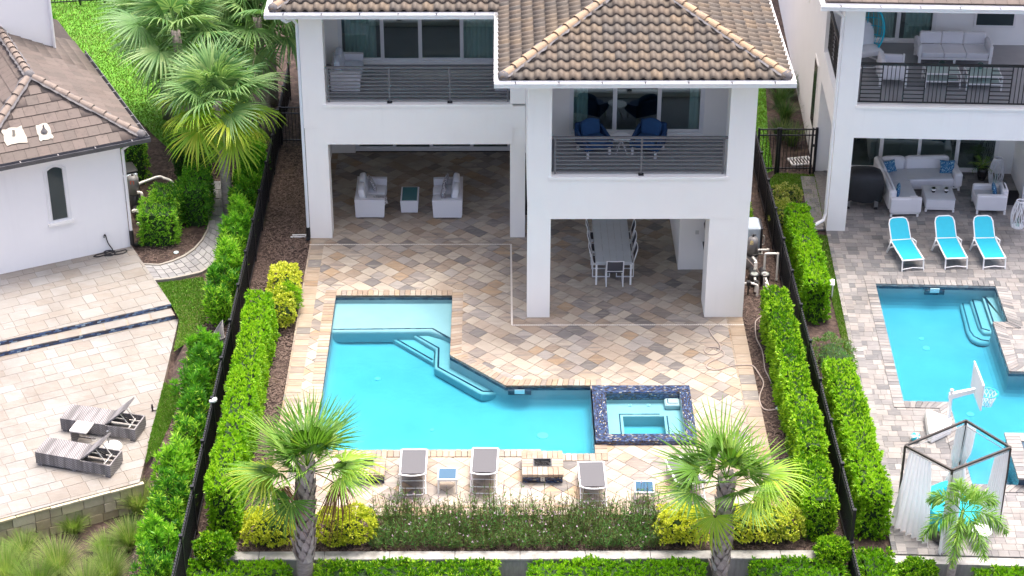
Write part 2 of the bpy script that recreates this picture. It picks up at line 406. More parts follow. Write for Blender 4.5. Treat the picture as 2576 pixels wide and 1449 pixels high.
# roofs
def tilemat(name, stops, stain, rough=.8):
    t = NT(name); rn = t.rnd(); base = t.ramp(rn, stops)
    v = t.coord('World'); n = t.noise(v, 5, 5, .65)
    c = t.mix(t.math('MULTIPLY', t.ramp(n, [(.52, (0, 0, 0)), (.70, (1, 1, 1))]), .55), base, stain)
    n2 = t.noise(t.coord('World', (14, 14, 3)), 1, 4, .6); c = t.mix(t.math('MULTIPLY', t.ramp(n2, [(.60, (0, 0, 0)), (.78, (1, 1, 1))]), .45), c, mul(stain, .5))
    t.color(c); t.rough(rough); t.bump(t.noise(v, 60, 3), .3, .004)
tilemat('barrel_tile', [(0, (0.107, 0.092, 0.076)), (.2, (0.145, 0.112, 0.084)), (.4, (0.115, 0.100, 0.084)), (.6, (0.172, 0.131, 0.090)), (.72, (0.094, 0.086, 0.078)), (.85, (0.134, 0.109, 0.084)), (1, (0.104, 0.089, 0.076))], (0.054, 0.047, 0.043))
tilemat('ridge_tile', [(0, (0.340, 0.238, 0.145)), (.5, (0.289, 0.212, 0.145)), (1, (0.365, 0.255, 0.153))], (0.170, 0.136, 0.111))
tilemat('flat_tile', [(0, (0.111, 0.088, 0.076)), (.3, (0.128, 0.102, 0.090)), (.6, (0.099, 0.082, 0.072)), (1, (0.138, 0.111, 0.097))], (0.062, 0.050, 0.045))
tilemat('ridge_tile_left', [(0, (0.192, 0.155, 0.130)), (1, (0.223, 0.180, 0.152))], (0.124, 0.105, 0.093))
# ground
t = NT('mulch'); v = t.coord('World'); f = t.noise(v, 7, 6, .7); f2 = t.noise(v, 1.1, 3)
c = t.ramp(f, [(.3, (.012, .008, .007)), (.5, (.05, .031, .025)), (.68, (.11, .075, .06))])
c = t.mix(t.math('MULTIPLY', t.ramp(f2, [(.60, (0, 0, 0)), (.72, (1, 1, 1))]), .5), c, (.17, .12, .075)); t.color(c); t.rough(.95); t.bump(f, .9, .04)
t = NT('lawn'); v = t.coord('World'); f = t.noise(v, 9, 6, .7); f2 = t.noise(v, .8, 3)
c = t.ramp(f, [(.3, (.05, .15, .01)), (.55, (.10, .28, .016)), (.72, (.17, .36, .035))]); c = t.mix(t.math('MULTIPLY', t.ramp(f2, [(.55, (0, 0, 0)), (.75, (1, 1, 1))]), .4), c, (.16, .20, .05)); t.color(c); t.rough(.9); t.bump(f, 1, .05)
plain('chip', (.15, .105, .085), .9, .5, 20)
# foliage: diffuse + translucent, colour by leaf
def leafmat(name, stops, trans=.35, rough=.45, tc=1.25):
    t = NT(name); rn = t.rnd(); c = t.ramp(rn, stops); t.color(c); t.rough(rough); t.b.inputs['Specular IOR Level'].default_value = .35
    tl = t.n('BsdfTranslucent'); t.l(t.mix(1.0, c, (tc, tc*1.05, tc*.6), 'MULTIPLY'), tl.inputs[0])
    mx = t.n('MixShader'); mx.inputs[0].default_value = trans
    t.l(t.b.outputs[0], mx.inputs[1]); t.l(tl.outputs[0], mx.inputs[2]); t.l(mx.outputs[0], t.out.inputs[0])
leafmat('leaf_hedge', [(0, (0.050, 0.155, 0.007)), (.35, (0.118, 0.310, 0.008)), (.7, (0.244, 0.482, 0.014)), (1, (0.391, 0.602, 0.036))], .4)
leafmat('leaf_podocarpus', [(0, (0.036, 0.153, 0.018)), (.4, (0.099, 0.315, 0.023)), (.75, (0.234, 0.522, 0.032)), (1, (0.414, 0.648, 0.072))], .4)
leafmat('leaf_dark', [(0, (.015, .07, .012)), (.5, (.035, .13, .018)), (1, (.08, .22, .03))])
leafmat('leaf_yellow', [(0, (.16, .28, .02)), (.25, (.46, .52, .04)), (.7, (.68, .70, .07)), (1, (.80, .80, .20))], .4, tc=1.1)
leafmat('leaf_variegated', [(0, (.05, .16, .02)), (.4, (.16, .26, .03)), (.7, (.45, .48, .10)), (1, (.62, .6, .25))])
leafmat('leaf_bronze', [(0, (.07, .11, .03)), (.3, (.12, .22, .05)), (.48, (.17, .16, .07)), (.65, (.08, .27, .06)), (1, (.19, .34, .09))])
leafmat('palm_green', [(0, (.07, .18, .025)), (.4, (.13, .29, .035)), (.75, (.19, .36, .05)), (1, (.28, .42, .06))], .35, .45)
leafmat('palm_silver', [(0, (0.080, 0.192, 0.064)), (.5, (0.160, 0.304, 0.104)), (1, (0.288, 0.416, 0.160))], .35, .4)
leafmat('palm_yellow', [(0, (0.221, 0.425, 0.034)), (.5, (0.340, 0.527, 0.043)), (1, (0.476, 0.510, 0.060))], .4, .4)
leafmat('palm_dead', [(0, (.19, .09, .035)), (.5, (.28, .15, .06)), (1, (.14, .07, .03))], .15, .7)
leafmat('grass_muhly', [(0, (.10, .19, .03)), (.4, (.18, .32, .05)), (.75, (.28, .38, .09)), (1, (.42, .42, .20))], .4, .6)
leafmat('grass_lawn', [(0, (0.056, 0.144, 0.011)), (.5, (0.122, 0.259, 0.022)), (.85, (0.187, 0.302, 0.044)), (1, (0.318, 0.288, 0.154))], .3, .6)
leafmat('grass_dark', [(0, (.03, .08, .02)), (.5, (.06, .14, .03)), (1, (.16, .2, .07))], .3, .6)
t = NT('curtain_white'); t.color(t.ramp(t.noise(t.coord(), 5), [(.3, (.84, .84, .84)), (.7, (.88, .88, .88))])); t.rough(.9)
tl = t.n('BsdfTranslucent'); tl.inputs[0].default_value = (.86, .86, .86, 1); mx = t.n('MixShader'); mx.inputs[0].default_value = .5
t.l(t.b.outputs[0], mx.inputs[1]); t.l(tl.outputs[0], mx.inputs[2]); t.l(mx.outputs[0], t.out.inputs[0])
leafmat('succulent', [(0, (.02, .05, .02)), (1, (.05, .11, .05))], .1, .5)
t = NT('palm_trunk'); v = t.coord('World', (3, 3, 14)); f = t.noise(v, 2, 5, .65); t.color(t.ramp(f, [(.3, (.20, .17, .145)), (.6, (.36, .32, .28)), (.8, (.46, .42, .37))])); t.rough(.9); t.bump(f, .6, .02)
t = NT('palm_boot'); v = t.coord('Object', (8, 8, 8)); f = t.noise(v, 2, 5, .65); c = t.ramp(f, [(.3, (.38, .33, .29)), (.55, (.58, .53, .48)), (.8, (.68, .63, .58))]); c = t.mix(t.math('MULTIPLY', t.rnd(), .4), c, (.34, .26, .21)); t.color(c); t.rough(.9); t.bump(f, .6, .02)
t = NT('stained_concrete'); v = t.coord('World', (1, 1, .25)); f = t.noise(v, 2.2, 5, .7); t.color(t.ramp(f, [(.35, (0.207, 0.202, 0.188)), (.55, (0.357, 0.352, 0.334)), (.75, (0.451, 0.442, 0.423))])); t.rough(.9); t.bump(t.noise(v, 40, 3), .2, .004)
# ================================================================ ground
XL, XR = -5.58, 6.65                       # main pool deck
OR_ = Vector((9.67, 51.97, 0)); RR = R(-2.58)   # right neighbour: frame of its facade
MR = Matrix.Translation(OR_) @ Matrix.Rotation(RR, 4, 'Z'); MRI = MR.inverted()
OL_ = Vector((-10.8, 51.07, 0)); RL = R(25.4)   # left neighbour: frame of its facade
ML = Matrix.Translation(OL_) @ Matrix.Rotation(RL, 4, 'Z'); MLI = ML.inverted()
LPZ = -.26                                  # left lower patio level
PA, PB = g(350, 1214, LPZ), g(0, 1306, LPZ)
def yline(x): return PA.y+(x-PA.x)*(PB.y-PA.y)/(PB.x-PA.x)
WALL_Y = 36.42
def smooth(a, b, x): t = min(1, max(0, (x-a)/(b-a))); return t*t*(3-2*t)
def gz(x, y):
    z = -.08
    if y < WALL_Y-.15: z = -1.4
    if x < -7.9 and y < yline(x)+.35: z = min(z, -.08-1.0*(1-smooth(-8.9, -8.1, x)))
    elif x < -8.6 and y < 47.3 and y > yline(x)+.35: z = -.42
    if x < -9.0 and yline(x)+.35 < y < 48.3: z = -.42
    return z
xs = [-400, -120, -45]+list(np.arange(-22, 24.01, .25))+[45, 120, 400]
ys = [-300, -60, 15]+list(np.arange(30, 84.01, .25))+[120, 250, 700]
nx, ny = len(xs), len(ys)
V = []; Fq = []
for y in ys:
    for x in xs: V.append((x, y, gz(x, y)+(.012*math.sin(x*3.1+y*1.7)+.012*math.sin(y*2.3-x*1.1))*(-22 < x < 24)))
for j in range(ny-1):
    for i in range(nx-1):
        cx, cy = (xs[i]+xs[i+1])/2, (ys[j]+ys[j+1])/2
        if XL+.3 < cx < XR-.3 and 38.2 < cy < 57: continue
        q = MRI @ Vector((cx, cy, 0))
        if .3 < q.x < 12 and -15.3 < q.y < 0: continue
        a = j*nx+i; Fq.append((a, a+1, a+nx+1, a+nx))
tag(npmesh('ground', V, Fq, 'mulch', smooth=True), kind='structure')
def sheet(name, pts, mat, z, parent=None, thick=.0):
    mb = MB(); mb.poly([(p[0], p[1], z) for p in pts]); return tag(mb.build(name, mat, parent), kind='structure')
def inpoly(x, y, P):
    c = False; n = len(P)
    for i in range(n):
        x1, y1 = P[i][0], P[i][1]; x2, y2 = P[(i+1) % n][0], P[(i+1) % n][1]
        if (y1 > y) != (y2 > y) and x < (x2-x1)*(y-y1)/(y2-y1)+x1: c = not c
    return c
LAWNS = {
 'back': [g(60, -90), g(660, -90), g(620, 290), g(560, 400), g(505, 414), g(440, 385), g(380, 330), g(180, 130)],
 'side': [g(396, 709), g(440, 703), g(510, 693), g(523, 745), g(517, 805), g(480, 850), g(437, 880), g(452, 800), g(432, 765)],
 'strip': [g(414, 966, -.1), g(450, 976), g(447, 1010), g(430, 1055), g(400, 1120), g(368, 1170, -.1), g(374, 1120, -.1)],
 'gate': [g(1912, 470), g(1955, 432), g(2050, 437), g(2072, 520), g(2086, 548), g(2060, 565), g(2035, 500), g(1995, 465), g(1950, 470)],
 'edge': [g(2056, 588), g(2082, 592), g(2112, 730), g(2168, 980), g(2150, 985), g(2126, 880), g(2096, 760), g(2072, 660)],
 'corridor': [g(1900, 190), g(1925, 190), g(1932, 330), g(1945, 425), g(1903, 440)]}
for k, P in LAWNS.items(): sheet('lawn', P, 'lawn', -.055)
def tufts(name, P, n, h, mat, z=-.055, wdt=.012, hole=None):
    xs_ = [p[0] for p in P]; ys_ = [p[1] for p in P]; pts = []
    while len(pts) < n:
        x = random.uniform(min(xs_), max(xs_)); y = random.uniform(min(ys_), max(ys_))
        if inpoly(x, y, P) and not (hole and hole(x, y)): pts.append((x, y))
    pts = np.array(pts); N = len(pts); a = RNG.uniform(0, 2*PI, N); l = RNG.uniform(.5, 1.2, N)*h
    lean = RNG.uniform(-.8, .8, (N, 2))*l[:, None]
    V = np.zeros((N, 3, 3)); dx = np.cos(a)*wdt*RNG.uniform(.8, 1.8, N); dy = np.sin(a)*wdt
    V[:, 0] = np.c_[pts[:, 0]-dx, pts[:, 1]-dy, np.full(N, z)]; V[:, 1] = np.c_[pts[:, 0]+dx, pts[:, 1]+dy, np.full(N, z)]
    V[:, 2] = np.c_[pts[:, 0]+lean[:, 0], pts[:, 1]+lean[:, 1], z+l]
    big = .5+.25*np.sin(pts[:, 0]*1.3+1)*np.cos(pts[:, 1]*.9)
    rn = np.repeat(np.clip(big+RNG.normal(0, .22, N), .01, .99), 3)
    return npmesh(name, V.reshape(-1, 3), np.arange(3*N).reshape(-1, 3), mat, rnd=rn)
LBL = {'back': ('bright green lawn behind the left house around the tall fan palms', 42000, .07),
       'side': ('small mown lawn patch between the curved grey path and the cream patio', 9000, .05),
       'strip': ('narrow lawn strip along the lower cream patio edge', 7000, .05),
       'gate': ('shaded grass patch in front of the black garden gate', 5000, .06),
       'edge': ('dry grass strip along the grey paver deck of the right house', 9000, .07),
       'corridor': ('thin grass strip behind the fence beside the main house wall', 2500, .06)}
for k, (lb, n, h) in LBL.items():
    tag(tufts('grass', LAWNS[k], n, h, 'grass_lawn', wdt=.014), lb, 'grass', kind='stuff')
# ================================================================ pavers
def clip(poly, win):
    """convex polygon clip (both counter-clockwise)"""
    out = poly; n = len(win)
    for i in range(n):
        a, b = win[i], win[(i+1) % n]; src = out; out = []
        if not src: return []
        def side(p): return (b[0]-a[0])*(p[1]-a[1])-(b[1]-a[1])*(p[0]-a[0])
        for j in range(len(src)):
            p, q = src[j], src[(j+1) % len(src)]; sp, sq = side(p), side(q)
            if sp >= 0: out.append(p)
            if (sp > 0 and sq < 0) or (sp < 0 and sq > 0):
                t_ = sp/(sp-sq); out.append((p[0]+t_*(q[0]-p[0]), p[1]+t_*(q[1]-p[1])))
    return out
def area(P): return .5*sum(P[i][0]*P[(i+1) % len(P)][1]-P[(i+1) % len(P)][0]*P[i][1] for i in range(len(P)))
def ccw(P): P = [(p[0], p[1]) for p in P]; return P if area(P) > 0 else P[::-1]
def rect(x0, x1, y0, y1): return [(x0, y0), (x1, y0), (x1, y1), (x0, y1)]
def xform(P, M): return [tuple((M @ Vector((p[0], p[1], 0)))[:2]) for p in P]
def pave(cells, ang, roww, lens, seed, joint=.012, shift=None):
    """random-length pavers in rows at angle ang, clipped to convex cells"""
    rs = random.Random(seed); cells = [ccw(c) for c in cells]
    P = [p for c in cells for p in c]; ca, sa = math.cos(ang), math.sin(ang)
    us = [p[0]*ca+p[1]*sa for p in P]; vs_ = [-p[0]*sa+p[1]*ca for p in P]
    out = []; v = min(vs_)-rs.random()*.2
    k = 0
    while v < max(vs_):
        rw = roww if not isinstance(roww, (list, tuple)) else roww[k % len(roww)]; k += 1
        u = min(us)-rs.random()*.6
        while u < max(us):
            L = rs.choice(lens); j = joint/2
            q = [(u+j, v+j), (u+L-j, v+j), (u+L-j, v+rw-j), (u+j, v+rw-j)]
            q = [(a*ca-b*sa, a*sa+b*ca) for a, b in q]
            fr = [f for f in (clip(q, c) for c in cells) if len(f) > 2 and area(f) > .0008]
            if fr: out.append(fr)
            u += L
        v += rw
    return out
def lay(parent, pieces, z, mat, name='paver', thick=.04, limit=300, seed=1, rough=.002, minarea=.02):
    rs = random.Random(seed); items = []
    for fr in pieces:
        c = fr[0][0]; A = sum(area(ccw(f)) for f in fr); items.append((c[1]+(0 if A > minarea else 100), fr, rs.random(), rs.uniform(-rough, rough)))
    items.sort(key=lambda t: t[0]); rest = MB()
    for i, (d, fr, rn, dz) in enumerate(items):
        mb = MB() if i < limit else rest
        mb.r = .001+rn*.998
        for f in fr: mb.prism(f, z-thick, z+dz)
        if i < limit: mb.build(name, mat, parent, world=True)
    if rest.v: rest.build(name+'_field', mat, parent, world=True, kind='stuff')
def offset(P, d):
    """inward offset of a counter-clockwise outline"""
    n = len(P); out = []
    for i in range(n):
        a, b, c = Vector(P[i-1]), Vector(P[i]), Vector(P[(i+1) % n]); e1 = (b-a).normalized(); e2 = (c-b).normalized(); n1 = Vector((-e1.y, e1.x)); n2 = Vector((-e2.y, e2.x)); m = n1+n2; out.append(tuple(b+m*(d/max(.3, m.dot(n1)))))
    return out
def shell(P, zf, top, r=.24):
    """pool shell: upright walls with a rounded cove down to the floor"""
    mb = MB(); n = len(P); rings = [(0, top), (0, zf+r)]+[(r*(1-math.cos(R(a))), zf+r*(1-math.sin(R(a)))) for a in (22, 45, 68, 90)]
    L = [[(*q, z) for q in offset(P, d)] for d, z in rings]; v = [p for l in L for p in l]; f = []
    for k in range(len(L)-1):
        for i in range(n): j = (i+1) % n; f.append((k*n+i, k*n+j, k*n+n+j, k*n+n+i))
    f.append(tuple(range((len(L)-1)*n, len(L)*n))); return mb.add(v, f)
# ---- pool outline
PC, PD = g(1134.9, 894.4), g(1272, 967.8)
POOL = [(-4.60, 48.17), (-4.60, 40.58), (1.0, 40.58), (1.0, 40.40), (2.33, 40.40), (2.33, 43.50), (PD.x, 43.50), (-1.34, PC.y), (-1.34, 48.17)]
CW = .30
dd = Vector((PD.x+1.34, 43.50-PC.y)).normalized(); nn = Vector((-dd.y, dd.x))
CO1 = (-1.04, PC.y+(CW-nn.x*0)/1.0*0+.12); CO2 = (PD.x+.12, 43.80)
XI0, XI1 = XL+.42, XR-.45
SPA = (2.36, 4.88, 40.78, 43.32)
CELLS = [rect(XI0, -4.9, 40.28, 48.47), rect(XI0, XI1, 48.47, 53.0), rect(XI0, .73, 53.0, 57.3), rect(-1.04, XI1, CO1[1], 48.47),
         [(-1.04, CO1[1]), CO2, (XI1, 43.80), (XI1, CO1[1])], rect(SPA[0], XI1, SPA[3], 43.80), rect(SPA[1], XI1, SPA[2], SPA[3]),
         rect(XI0, 1.0, 38.30, 40.28), rect(1.0, 2.63, 38.30, 40.10), rect(2.63, XI1, 38.30, SPA[2])]
BL_ = rect(XL, XI0, 37.9, 57.3); BR_ = rect(XI1, XR, 37.9, 47.0); BF_ = rect(XI0, XI1, 37.9, 38.30); BR2 = rect(XI1, XR, 47.0, 53.0)
mb = MB()
COPC = [rect(-4.9, -4.6, 40.28, 48.47), rect(-4.6, -1.34, 48.17, 48.47), rect(-1.34, -1.04, PC.y, 48.47), [(-1.34, PC.y), (PD.x, 43.50), CO2, CO1, (-1.04, PC.y+.1)],
        rect(PD.x, 2.63, 43.50, 43.80), rect(2.33, 2.63, 43.32, 43.50), rect(-4.6, 1.0, 40.28, 40.58), rect(1.0, 2.63, 40.10, 40.40), rect(2.33, 2.63, 40.4, 40.78)]
for c in CELLS+[BL_, BR_, BF_, BR2]: mb.prism(ccw(c), -.075, -.014)
deck = tag(mb.build('pool_deck', 'sand_bed'), kind='structure')
field = pave(CELLS+[rect(XI1, XR, 47.0, 53.0)], R(-42.5), [.38, .38, .38], [.30, .38, .38, .57], 3)
lay(deck, field, 0, 'deck_paver', limit=300, seed=5)
bord = pave([BL_], R(90), .42, [.31, .31, .45], 4)+pave([BR_], R(90), .45, [.31, .45], 8)+pave([BF_], 0, .40, [.31, .45], 9)
lay(deck, bord, 0, 'deck_border', name='border_paver', limit=200, seed=6)
# channel drains
mb = MB()
ly0 = g(850, 615.5).y
for (a, b, w_) in (((XL, ly0), (.30, ly0), .05), ((.32, g(1290, 818).y), (XR, g(1290, 818).y), .05)):
    n_ = int((b[0]-a[0])/.05)
    mb.box(a[0], b[0], a[1]-w_/2, a[1]-w_/2+.012, .001, .006); mb.box(a[0], b[0], a[1]+w_/2-.012, a[1]+w_/2, .001, .006)
    for i in range(n_): x = a[0]+(b[0]-a[0])*i/n_; mb.box(x, x+.028, a[1]-w_/2+.012, a[1]+w_/2-.012, .001, .005)
mb.box(.29, .34, g(1290, 818).y, ly0+.02, .001, .005)
mb.build('channel_drain', 'drain', deck)
# ---- coping bricks
def bricks_between(a, b, c, d, n):
    """n bricks across the quad a-b (pool edge) / d-c (outer edge)"""
    out = []
    for i in range(n):
        def L(p, q, t_): return (p[0]+(q[0]-p[0])*t_, p[1]+(q[1]-p[1])*t_)
        t0, t1 = (i+.04)/n, (i+.96)/n
        out.append([ccw([L(a, b, t0), L(a, b, t1), L(d, c, t1), L(d, c, t0)])])
    return out
cop = []
cop += bricks_between((-4.6, 40.28), (-4.6, 48.47), (-4.9, 48.47), (-4.9, 40.28), 54)
cop += bricks_between((-4.6, 48.17), (-1.34, 48.17), (-1.34, 48.47), (-4.6, 48.47), 22)
cop += bricks_between((-1.34, 48.47), (-1.34, PC.y), CO1, (-1.04, 48.47), 23)
cop += bricks_between((-1.34, PC.y), (PD.x, 43.5), CO2, CO1, 15)
cop += bricks_between((PD.x, 43.5), (2.63, 43.5), (2.63, 43.8), CO2, 17)
cop += bricks_between((-4.6, 40.58), (1.0, 40.58), (1.0, 40.28), (-4.6, 40.28), 37)
cop += bricks_between((1.0, 40.40), (2.63, 40.40), (2.63, 40.10), (1.0, 40.10), 11)
cop += bricks_between((2.33, 40.78), (2.33, 40.41), (2.63, 40.41), (2.63, 40.78), 2)
cop += bricks_between((2.33, 43.49), (2.33, 43.33), (2.62, 43.33), (2.62, 43.49), 1)
# ---- pool shell
ZF, ZW = -.64, -.07
mb = shell(POOL, ZF, -.012)
pool = tag(mb.build('pool_basin', 'plaster', smooth=True), kind='structure')
lay(pool, cop, .022, 'coping_brick', name='coping_brick', thick=.07, limit=300, seed=9, rough=.003, minarea=0)
def soft(o, w=.07):
    m = o.modifiers.new('round', 'BEVEL'); m.width = w; m.segments = 3; m.limit_method = 'ANGLE'; return o
def through(u, v, z): p = g(u, v, z); return (p.x, p.y)
ZS = -.24
sh = [(-4.6, 48.17), through(272*.2083+778.2, 590*.2083+711.1, ZS), through(1470*.2083+778.2, 583*.2083+711.1, ZS), (-1.34, through(1134, 856, ZS)[1]), (-1.34, 48.17)]
sh[1] = (-4.72, sh[1][1]); sh[0] = (-4.72, 48.29); sh[3] = (-1.22, sh[3][1]); sh[4] = (-1.22, 48.29)
mb = MB(); mb.prism(sh, ZF, ZS); soft(mb.build('sun_shelf', 'plaster', pool))
def zp(x, y, z): return through(778.2+x*.2083, 711.1+y*.2083, z)
Z1, Z2 = -.39, -.51
b1 = [zp(1240, 632, Z1), zp(1522, 800, Z1), zp(1512, 1030, Z1), zp(2070, 1345, Z1), zp(2370, 1338, Z1), (PD.x+.2, 43.62), (PD.x+.04, 43.62), (-1.22, PC.y+.06), (-1.22, sh[3][1]+.1), (sh[2][0]-.1, sh[2][1]+.03)]
mb = MB(); mb.prism(b1, ZF, Z1); soft(mb.build('pool_bench', 'plaster', pool))
b2 = [zp(1000, 682, Z2), zp(1500, 970, Z2), zp(1520, 760, Z2), zp(1280, 640, Z2), (sh[2][0]-.35, sh[2][1]+.03)]
mb = MB(); mb.prism(b2, ZF, Z2); soft(mb.build('pool_step', 'plaster', pool))
def strip(pts, z, wd, name, mat, parent):
    mb = MB()
    for a, b in zip(pts, pts[1:]):
        mb.bar((a[0], a[1], z+.004), (b[0], b[1], z+.004), wd, .008)
    return mb.build(name, mat, parent)
strip([zp(284, 565, ZS), zp(1487, 554, ZS), zp(1705, 676, ZS)], ZS, .045, 'tile_trim', 'waterline_tile', pool)
strip([zp(1298, 640, Z1), zp(1562, 790, Z1), zp(1556, 1020, Z1), zp(2095, 1313, Z1), zp(2300, 1313, Z1)], Z1, .05, 'tile_trim', 'waterline_tile', pool)
strip([zp(1065, 690, Z2), zp(1488, 932, Z2)], Z2, .05, 'tile_trim', 'waterline_tile', pool)
# waterline tile band
def band(poly, z0, z1, inset, parent, skip=()):
    mb = MB(); n = len(poly)
    for i in range(n):
        if i in skip: continue
        a = Vector(poly[i]); b = Vector(poly[(i+1) % n]); d = (b-a).normalized(); nrm = Vector((-d.y, d.x))
        a2, b2_ = a+nrm*inset, b+nrm*inset
        mb.prism([a, b, b2_, a2], z0, z1)
    return mb.build('waterline_tiles', 'waterline_tile', parent)
band(POOL, -.13, -.052, .008, pool)
mb = MB(); mb.prism(offset(POOL, .004), ZF+.004, ZW)
tag(mb.build('water', 'pool_water'), kind='structure')
# fittings: skimmer, inlets, drains
def ring(mb, c, r, w=.012, n=20): mb.tube([(c[0]+r*math.cos(2*PI*i/n), c[1]+r*math.sin(2*PI*i/n), c[2]) for i in range(n+1)], w, 6)
sk = g(1307, 973, -.08)
mb = MB(); mb.box(sk.x-.30, sk.x+.30, 43.44, 43.497, -.24, -.10); mb.build('skimmer_frame', 'waterline_tile', pool)
mb = MB(); mb.box(sk.x-.13, sk.x+.13, 43.425, 43.438, -.20, -.07); mb.build('skimmer_mouth', 'pool_fitting', pool)
for (u, v, r, z) in ((1339, 1005, .10, ZF+.01), (1366, 1009, .15, ZF+.01), (1443, 1009, .15, ZF+.01), (1365, 1096, .15, ZF+.01), (950, 953, .08, ZF+.01), (1087, 1082, .06, ZF+.01)):
    p = g(u, v, z); mb = MB(); mb.lathe([(r, 0), (r*.96, .012), (r*.3, .02), (.001, .021)], (p.x, p.y, z), 20); mb.build('floor_drain', 'pool_fitting', pool)
lid = g(1303, 952, 0); mb = MB(); mb.lathe([(.12, .003), (.12, .009), (.001, .010)], (lid.x, lid.y, 0), 20)
mb.build('skimmer_lid', 'skimmer_lid', deck)
# ---- spa
x0, x1, y0, y1 = SPA; RZ = .13
ix0, ix1, iy0, iy1 = x0+.34, x1-.27, y0+.32, y1-.33
spa = thing('spa', 'raised square hot tub rimmed in dark blue mosaic beside the turquoise pool', 'hot tub', ((x0+x1)/2, (y0+y1)/2, 0))
for nm, mt, bx in (('rim', 'mosaic_top', (x0, x1, y0, iy0)), ('rim', 'mosaic_top', (x0, x1, iy1, y1)), ('rim', 'mosaic_top_side', (x0, ix0, iy0, iy1)), ('rim', 'mosaic_top_side', (ix1, x1, iy0, iy1))):
    mb = MB(); mb.box(*bx, .10, RZ); mb.build(nm, mt, spa, world=True)
mb = MB(); mb.box(x0+.01, x1-.01, y0+.006, y0+.03, 0, .10); mb.build('front_face', 'mosaic_front', spa, world=True)
mb = MB(); mb.box(x0+.01, ix0, y0+.03, y1-.01, -1.0, .099); mb.box(ix1, x1-.01, y0+.03, y1-.01, -1.0, .099); mb.box(ix0, ix1, y0+.03, iy0, -1.0, .099); mb.box(ix0, ix1, iy1, y1-.01, -1.0, .099)
mb.build('wall', 'plaster', spa, world=True)
mb = MB(); mb.box(ix0+.006, ix1-.006, iy1-.012, iy1-.002, -.10, .098); mb.build('waterline_tiles', 'mosaic_front', spa, world=True)
mb = MB(); mb.box(x0-.004, x0+.009, y0+.01, y1-.2, -.1, .10); mb.build('side_face', 'mosaic_side', spa, world=True)
SB, SF = -.20, -.50
fx0, fx1, fy0, fy1 = ix0+.42, ix1-.44, iy0+.02, iy1-.62
mb = MB(); mb.box(ix0, fx0, iy0, iy1, -.99, SB); mb.box(fx1, ix1, iy0, iy1, -.99, SB); mb.box(fx0, fx1, fy1, iy1, -.99, SB); mb.box(fx0, fx1, iy0, fy0, -.99, SB); mb.box(fx0, fx1, fy0, fy1, -.99, SF)
mb.build('bench', 'plaster', spa, world=True)
mb = MB(); mb.bbox(ix1-.40, ix1, iy1-.34, iy1, SB, -.04, .03); mb.build('step', 'plaster', spa, world=True)
mb = MB(); mb.box(fx0-.10, fx1-.1, fy1+.08, fy1+.115, SB, SB+.006); mb.box(fx0-.10, fx0-.065, fy0, fy1+.08, SB, SB+.006); mb.box(fx1+.06, fx1+.095, fy0, fy1+.02, SB, SB+.006)
mb.box(ix1-.31, ix1-.06, iy1-.27, iy1-.245, -.04, -.034); mb.box(ix1-.33, ix1-.305, iy1-.27, iy1-.06, -.04, -.034)
mb.build('tile_trim', 'waterline_tile', spa, world=True)
for fx in (.33, .58):
    mb = MB(); ring(mb, (ix0+(ix1-ix0)*fx, iy1-.13, SB+.02), .04, .012, 14); mb.build('jet', 'pool_fitting', spa, world=True)
for fx, r in ((.30, .07), (.62, .11)):
    mb = MB(); ring(mb, (fx0+(fx1-fx0)*fx, fy0+.16, SF+.01), r, .008); mb.build('drain_cover', 'pool_fitting', spa, world=True)
mb = MB(); mb.box(ix0+.001, ix1-.001, iy0+.001, iy1-.001, -.98, .035); tag(mb.build('water', 'pool_water'), kind='structure')
# ================================================================ left patio (cream travertine, two tiled steps)
def lp(u, v, z): return tuple(g(u, v, z)[:2])
U0, U1, U2, U3 = lp(328, 617, 0), lp(430, 764, 0), lp(0, 858, 0), lp(0, 690, 0)
def ext(a, b, k): return (b[0]+(b[0]-a[0])*k, b[1]+(b[1]-a[1])*k)
upper = [U0, U1, ext(U1, U2, .5), ext(U0, U3, .8)]
upper[0] = (U0[0]+.0, U0[1]+.05)
RS = .13
T1, T2 = lp(440, 792, -RS), lp(0, 886, -RS)
tread = [U1, T1, ext(T1, T2, .5), ext(U1, U2, .5)]
L1, L2, L3, L4 = lp(450, 801, LPZ), lp(411, 965, LPZ), lp(351, 1213, LPZ), lp(0, 1305, LPZ)
lowe = [T1, L1, L2, L3, ext(L3, L4, .6), ext(T1, T2, .5)]
mb = MB(); mb.prism(upper, -.6, -.014); mb.prism(tread, -.6, -RS-.014); mb.prism(lowe, -.9, LPZ-.014)
patl = tag(mb.build('patio', 'sand_bed'), kind='structure')
def convex_split(P): return [ccw(P)]
# the lower outline is not convex at L2: split it there
low1 = [T1, L1, L2, ext(T1, T2, .5)]; low2 = [L2, L3, ext(L3, L4, .6), ext(T1, T2, .5)]
lay(patl, pave([ccw(upper)], RL+R(2), [.32, .48], [.32, .48, .48, .64], 21, .010), 0, 'travertine', limit=130, seed=2)
lay(patl, bricks_between(U1, ext(U1, U2, .5), ext(T1, T2, .5), T1, 11), -RS, 'travertine', name='step_tread', limit=40, seed=3, minarea=0)
lay(patl, pave([ccw(low1), ccw(low2)], RL+R(1), [.32, .48], [.32, .48, .48, .64], 23, .010), LPZ, 'travertine', limit=300, seed=4)
for (a, b, zt) in ((U1, ext(U1, U2, .5), 0), (T1, ext(T1, T2, .5), -RS)):
    d = (Vector(b)-Vector(a)).normalized(); nrm = Vector((-d.y, d.x)); nrm = nrm if nrm.y < 0 else -nrm
    mb = MB(); a_, b_ = Vector(a), Vector(b); mb.prism([a_+nrm*.002, b_+nrm*.002, b_+nrm*.012, a_+nrm*.012], zt-RS, zt-.022); mb.build('riser_tiles', 'mosaic_step', patl)
